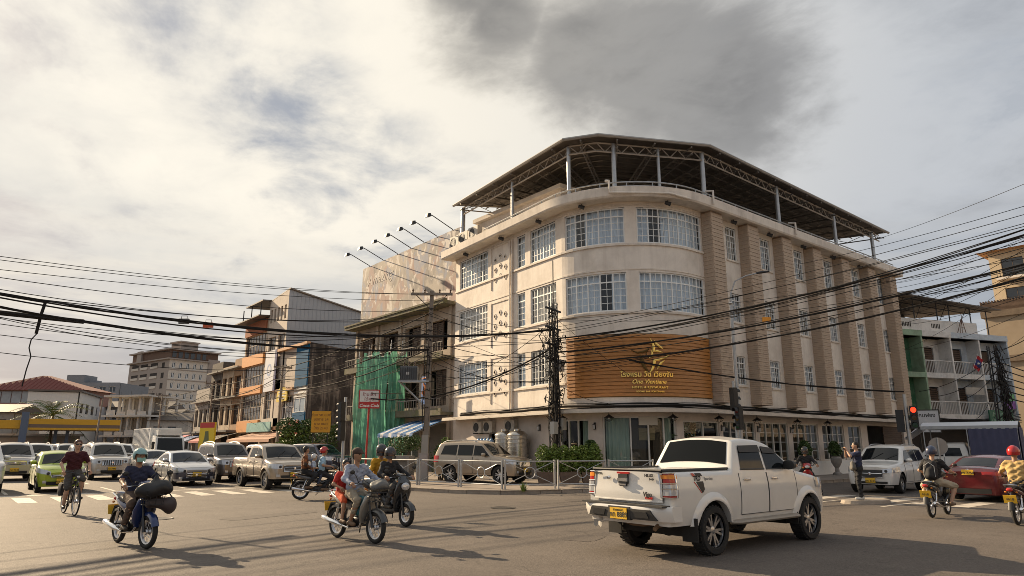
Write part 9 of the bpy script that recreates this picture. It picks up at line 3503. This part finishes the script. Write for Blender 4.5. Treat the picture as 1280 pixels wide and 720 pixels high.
# ---- overhead cables
CL = [((-2.07, 23.62, 6.11), (21.9, 23.8, 7.15), 0.9, 0.043), ((-2.01, 23.58, 5.81), (18.04, 28.65, 6.36), 0.6, 0.04), ((-2.2, 23.74, 6.97), (17.3, 29.3, 9.2), 0.3, 0.012), ((-2.19, 23.72, 6.86), (17.7, 29.0, 9.2), 0.35, 0.012),
  ((-2.14, 23.68, 6.54), (17.98, 28.69, 8.84), 0.3, 0.012), ((-2.12, 23.67, 6.45), (17.99, 28.69, 8.35), 0.5, 0.014), ((-2.09, 23.64, 6.23), (18.0, 28.68, 8.18), 0.8, 0.014), ((-2.03, 23.6, 5.94), (18.0, 28.68, 7.86), 0.5, 0.018),
  ((-2.02, 23.58, 5.85), (18.01, 28.67, 7.37), 1.0, 0.018), ((-1.96, 23.54, 5.51), (21.9, 23.8, 6.56), 0.7, 0.014), ((-1.92, 23.5, 5.22), (21.9, 23.8, 6.16), 0.8, 0.012), ((-1.86, 23.45, 4.85), (18.04, 28.65, 6.05), 0.5, 0.012),
  ((-2.06, 23.62, 6.06), (18.01, 28.67, 7.13), 0.7, 0.028), ((-1.78, 23.39, 4.4), (18.04, 28.64, 5.85), 0.7, 0.012), ((-1.94, 23.52, 5.39), (18.0, 28.67, 7.69), 0.9, 0.012), ((-2.0, 23.6, 5.7), (17.5, 30, 7.0), 1.2, 0.012), ((-2.0, 23.6, 5.6), (17.9, 28.8, 6.6), 0.9, 0.014)]
CR = [((21.9, 23.6, 6.02), (26.14, 3.2, 7.74), 0.55, 0.033), ((21.9, 23.6, 5.52), (26.09, 3.24, 7.4), 0.7, 0.031), ((21.9, 23.6, 6.68), (26.31, 3.06, 8.78), 0.6, 0.031), ((22.04, 23.6, 6.95), (26.35, 3.03, 9.03), 0.3, 0.013), ((22.04, 23.6, 7.26), (26.4, 2.99, 9.33), 0.3, 0.013),
  ((22.0, 23.6, 6.4), (26.27, 3.09, 8.48), 0.4, 0.015), ((22.0, 23.6, 6.21), (26.22, 3.13, 8.23), 0.35, 0.015), ((22.0, 23.6, 5.79), (26.13, 3.21, 7.64), 0.3, 0.018), ((22.0, 23.6, 5.33), (26.07, 3.26, 7.25), 0.5, 0.015), ((22.0, 23.6, 5.17), (26.04, 3.28, 7.11), 0.35, 0.015),
  ((22.0, 23.6, 4.95), (26.17, 3.18, 7.89), 0.5, 0.012), ((22.0, 23.6, 7.66), (26.11, 3.22, 7.54), 0.9, 0.012), ((50.0, 19.9, 16.2), (28.05, 2.93, 11.31), 0.2, 0.014), ((50.4, 19.07, 12.51), (27.64, 3.26, 8.84), 0.3, 0.014), ((50.4, 19.0, 11.93), (27.57, 3.32, 8.37), 0.3, 0.014),
  ((50.4, 19.0, 11.47), (27.53, 3.36, 8.11), 0.2, 0.014), ((36.93, 18.92, 11.96), (27.84, 3.1, 10.08), 0.2, 0.014), ((50.4, 19.0, 10.61), (27.34, 3.51, 6.96), 0.3, 0.014), ((50.4, 19.0, 9.9), (27.3, 3.5, 7.3), 0.4, 0.012), ((50.4, 19.0, 12.9), (27.4, 3.3, 9.4), 0.3, 0.012),
  ((56.5, 15.6, 8.2), (27.2, 2.7, 8.6), 0.9, 0.028), ((56.5, 15.6, 7.6), (27.2, 2.7, 8.0), 1.0, 0.028), ((56.5, 15.6, 7.9), (27.2, 2.7, 9.0), 0.6, 0.014)]
CD = [((22.03, 23.6, 6.4), (18.85, 36.25, 4.4), 0.9, 0.035), ((22.03, 23.6, 6.09), (18.85, 36.1, 4.68), 0.6, 0.018), ((22.0, 23.6, 6.25), (18.08, 28.61, 3.89), 0.3, 0.018), ((22.0, 23.6, 6.56), (18.01, 28.67, 7.37), 0.3, 0.016), ((22.0, 23.6, 6.87), (18.06, 28.63, 8.06), 0.3, 0.016),
  ((22.0, 23.6, 7.18), (18.05, 28.64, 8.47), 0.3, 0.014), ((22.0, 23.6, 5.9), (18.02, 28.66, 6.85), 0.4, 0.018), ((22.0, 23.6, 5.71), (18.04, 28.65, 6.24), 0.5, 0.018), ((22.0, 23.6, 7.66), (22.93, 19.8, 4.64), 0.1, 0.012), ((22.0, 23.6, 4.57), (23.3, 21.6, 3.6), 0.2, 0.012),
  ((24.15, 21.0, 5.6), (32.2, 12.4, 4.0), 0.25, 0.032), ((18.05, 28.7, 6.2), (23.9, 34.9, 4.2), 0.3, 0.014), ((18.05, 28.7, 5.8), (24.0, 41.0, 5.2), 0.5, 0.014), ((18.05, 28.7, 6.9), (24.0, 38.0, 6.8), 0.5, 0.014)]
def cable(pts, r, label, group, name='overhead_cable', n=4):
 o = MB().tube(pts, r, n).build(name, MT['cable'], None, smooth=60)
 return tag(o, label, 'cable', group)
def span(a, b, sag, n=18):
 a, b = Vector(a), Vector(b)
 return [a.lerp(b, k / n) - Vector((0, 0, 4 * sag * (k / n) * (1 - k / n))) for k in range(n + 1)]
for k in range(7):
 z1, z2 = rnd.uniform(5.8, 7.7), rnd.uniform(7.0, 9.6)
 CR.append(((22.0 + rnd.uniform(-.2, .3), 23.5, z1), (26.6 + rnd.uniform(-.5, .5), 2.9 + rnd.uniform(-.3, .3), z2), rnd.uniform(.2, 1.0), rnd.choice([0.012, 0.015, 0.02])))
for k in range(9):
 CR.append(((50.4, 19.0, rnd.uniform(7.5, 13.2)), (27.4, 3.3, rnd.uniform(7.0, 9.8)), rnd.uniform(.15, .6), rnd.choice([0.012, 0.016])))
for k in range(7):
 CD.append(((22.0, 23.6, rnd.uniform(4.6, 7.8)), (18.05, 28.65, rnd.uniform(4.5, 8.6)), rnd.uniform(.2, .8), rnd.choice([0.012, 0.016])))
names = {0: ['upper thick black cable bundle crossing the left street to the cable tower', 'lower thick black cable bundle crossing the left street to the concrete pole'],
   1: ['middle thick black cable bundle from the cable tower over the right street', 'lowest thick black cable bundle from the cable tower over the right street', 'topmost thick black cable bundle from the cable tower over the right street'],
   2: ['thick black cable bundle from the cable tower down to the red post sign', 'black cable bundle from the wooden sign to the red traffic light']}
for ci, (S, where, grp) in enumerate(((CL, 'crossing high above the left street', 'cables crossing the left street'), (CR, 'over the right of the junction', 'cables over the right street'), (CD, 'strung between the poles at the hotel corner', 'cables at the hotel corner'))):
 nb = 0
 for a, b, sg, r in S:
  if r > 0.03:
   pts = span(a, b, sg, 40)
   q = MB()
   for k in range(7):
    ph, w_ = rnd.uniform(0, 6.28), rnd.uniform(0.4, 1.3)
    q.tube([p + Vector((0.1, 0.35 * math.cos(ph + i * w_ * .5), math.sin(ph + i * w_ * .5))) * r * 0.8 for i, p in enumerate(pts)], r * 0.42, 4)
   tag(q.build('cable_bundle', MT['cable'], None, smooth=60), names[ci][nb], 'cable bundle', 'thick ' + grp)
   nb += 1
  else:
   t_ = 'thin black cable ' + where
   if ci == 1 and a[0] > 55:
    t_ = 'thin black cable from the far mast to the right edge'
   elif ci == 1 and a[0] > 30:
    t_ = 'thin black cable from the far right end of the hotel to the right edge'
   elif ci == 0 and b[2] > 8.9:
    t_ = 'thin black cable to the crossarm of the concrete pole from the left edge'
   elif ci == 0 and b[2] < 6.2:
    t_ = 'low slung thin black cable crossing the left street'
   cable(span(a, b, sg), r * 0.85, t_, grp)
# along the hotel front, lying on the awning
cs_ = [i * 0.6 for i in range(2, 68)]
for k in range(5):
 ph = rnd.uniform(0, 6)
 cable([P(s, 3.43 + 0.045 * k + 0.04 * math.sin(s * 0.9 + ph), 0.16 + 0.05 * (k % 3)) for s in cs_], 0.035 if k < 4 else 0.02, 'black cable sagging along the hotel front just above the awning', 'cables along the hotel front')
# down the left street
for k in range(9):
 z = 8.0 - k * 0.3
 x = 21.2 + rnd.uniform(-0.7, 0.7)
 pts = []
 nodes = [(18.05, 28.7, z + 0.2), (x, 56.5, z), (x + 0.1, 76, z - 0.1), (x, 98, z)]
 for a, b in zip(nodes[:-1], nodes[1:]):
  pts += span(a, b, 0.35 + 0.12 * (k % 4), 10)[:-1]
 cable(pts + [Vector(nodes[-1])], 0.015 if k % 3 else 0.035, 'black cable running from pole to pole down the left street', 'cables down the left street')
for v0, v1, z0, z1 in [(56.5, 48.5, 6.5, 6.8), (56.5, 50, 6.6, 6.9), (56.5, 60, 6.0, 5.0), (76, 62, 7, 6.2), (76, 70, 6.8, 6.6), (76, 81, 6.6, 4.2), (98, 90, 6.9, 5.5), (98, 88, 6.6, 6.2), (56.5, 62, 7.2, 3.6), (76, 67, 7.3, 3.3), (98, 92, 7.2, 3.8), (56.5, 58.4, 5.6, 6.5), (56.5, 58.4, 5.2, 4.4), (76, 86, 6.2, 7.6)]:
 cable(span((21.2, v0, z0), (24.1, v1, z1), 0.5, 10), 0.013, 'slack service wire from a street pole to the shophouses', 'service wires of the left street')
for k in range(6):
 cable(span((56.5, 15.6, 7.8 - k * 0.55), FB(0.6 + k * 1.8, 5.6 - 0.3 * k if k < 3 else 3.7, 0.2), 0.4, 10), 0.02, 'dark slack cable across the balcony shophouse front', 'cables on the balcony shophouse')
 cable([F_ for F_ in span(FB(-1.2, 3.55 + 0.1 * k, 0.25), FB(10.7, 3.5 + 0.12 * k, 0.25), 0.15 + 0.06 * k, 14)], 0.025, 'dark slack cable across the balcony shophouse front', 'cables on the balcony shophouse')
 cable(span((56.5, 15.6, 7.6 - k * 0.5), (120, 15.2, 8 - k * 0.4), 1.0, 14), 0.04, 'black cable running away down the right street', 'cables down the right street')
bt_ = thing('hanging_sleeve', 'short thick black cable sleeve hanging with a dangling wire at the left of the picture', 'cable sleeve', (0, 0, 0))
MB().tube([(-2.0, 23.2, 5.36), (0.36, 24.22, 5.43), (2.93, 25.36, 5.58)], 0.075, 8).build('sleeve', MT['cable'], bt_)
MB().tube([(1.82, 24.9, 6.05), (1.75, 24.87, 5.6), (1.70, 24.85, 5.0)], 0.05, 6).build('clamp', MT['cable'], bt_)
MB().tube([(1.72, 24.86, 5.0), (1.60, 24.8, 4.8), (1.58, 24.8, 4.55), (1.66, 24.83, 4.3), (1.60, 24.8, 3.9), (1.56, 24.8, 3.4)], 0.018, 5).build('dangling_wire', MT['cable'], bt_)
for (p, c, nm, lb) in [((5.9, 25.35, 6.02), (0.10, 0.10, 0.10), 'splice_box', 'grey splice box hanging on the crossing cables at the left'), ((6.75, 25.5, 6.0), (0.55, 0.10, 0.03), 'splice_box', 'orange splice box hanging on the crossing cables at the left'), ((26.0, 15.0, 6.95), (0.8, 0.33, 0.03), 'cable_tag', 'bright orange tag hanging on the cables before the brick piers')]:
 t = thing(nm, lb, 'cable box', p, R(-39))
 MB().box(-0.17, -0.05, -0.18, 0.17, 0.05, 0.0).build('box', mat(lb[:6] + '_box', c, 0.5), t)
 MB().tube([(-0.1, 0, 0), (-0.1, 0, 0.1), (0.1, 0, 0.1), (0.1, 0, 0)], 0.012, 4).build('hanger', MT['cable'], t)
# kerbside debris and manholes
for u, v, lb in ((12.4, 15.6, 'in the open junction'), (17.5, 13.4, 'near the kerb corner'), (4.2, 18.5, 'before the zebra crossing')):
 t = thing('manhole_cover', 'round dark iron manhole cover ' + lb, 'manhole cover', (u, v, 0.002), 0, 'manhole covers in the junction')
 q = MB()
 q.lathe([(0.36, 0.0), (0.36, 0.008), (0.33, 0.01), (0.32, 0.005), (0.001, 0.006)], 24)
 q.build('lid', mat('iron', (0.05, 0.045, 0.04), 0.6, 0.5), t)
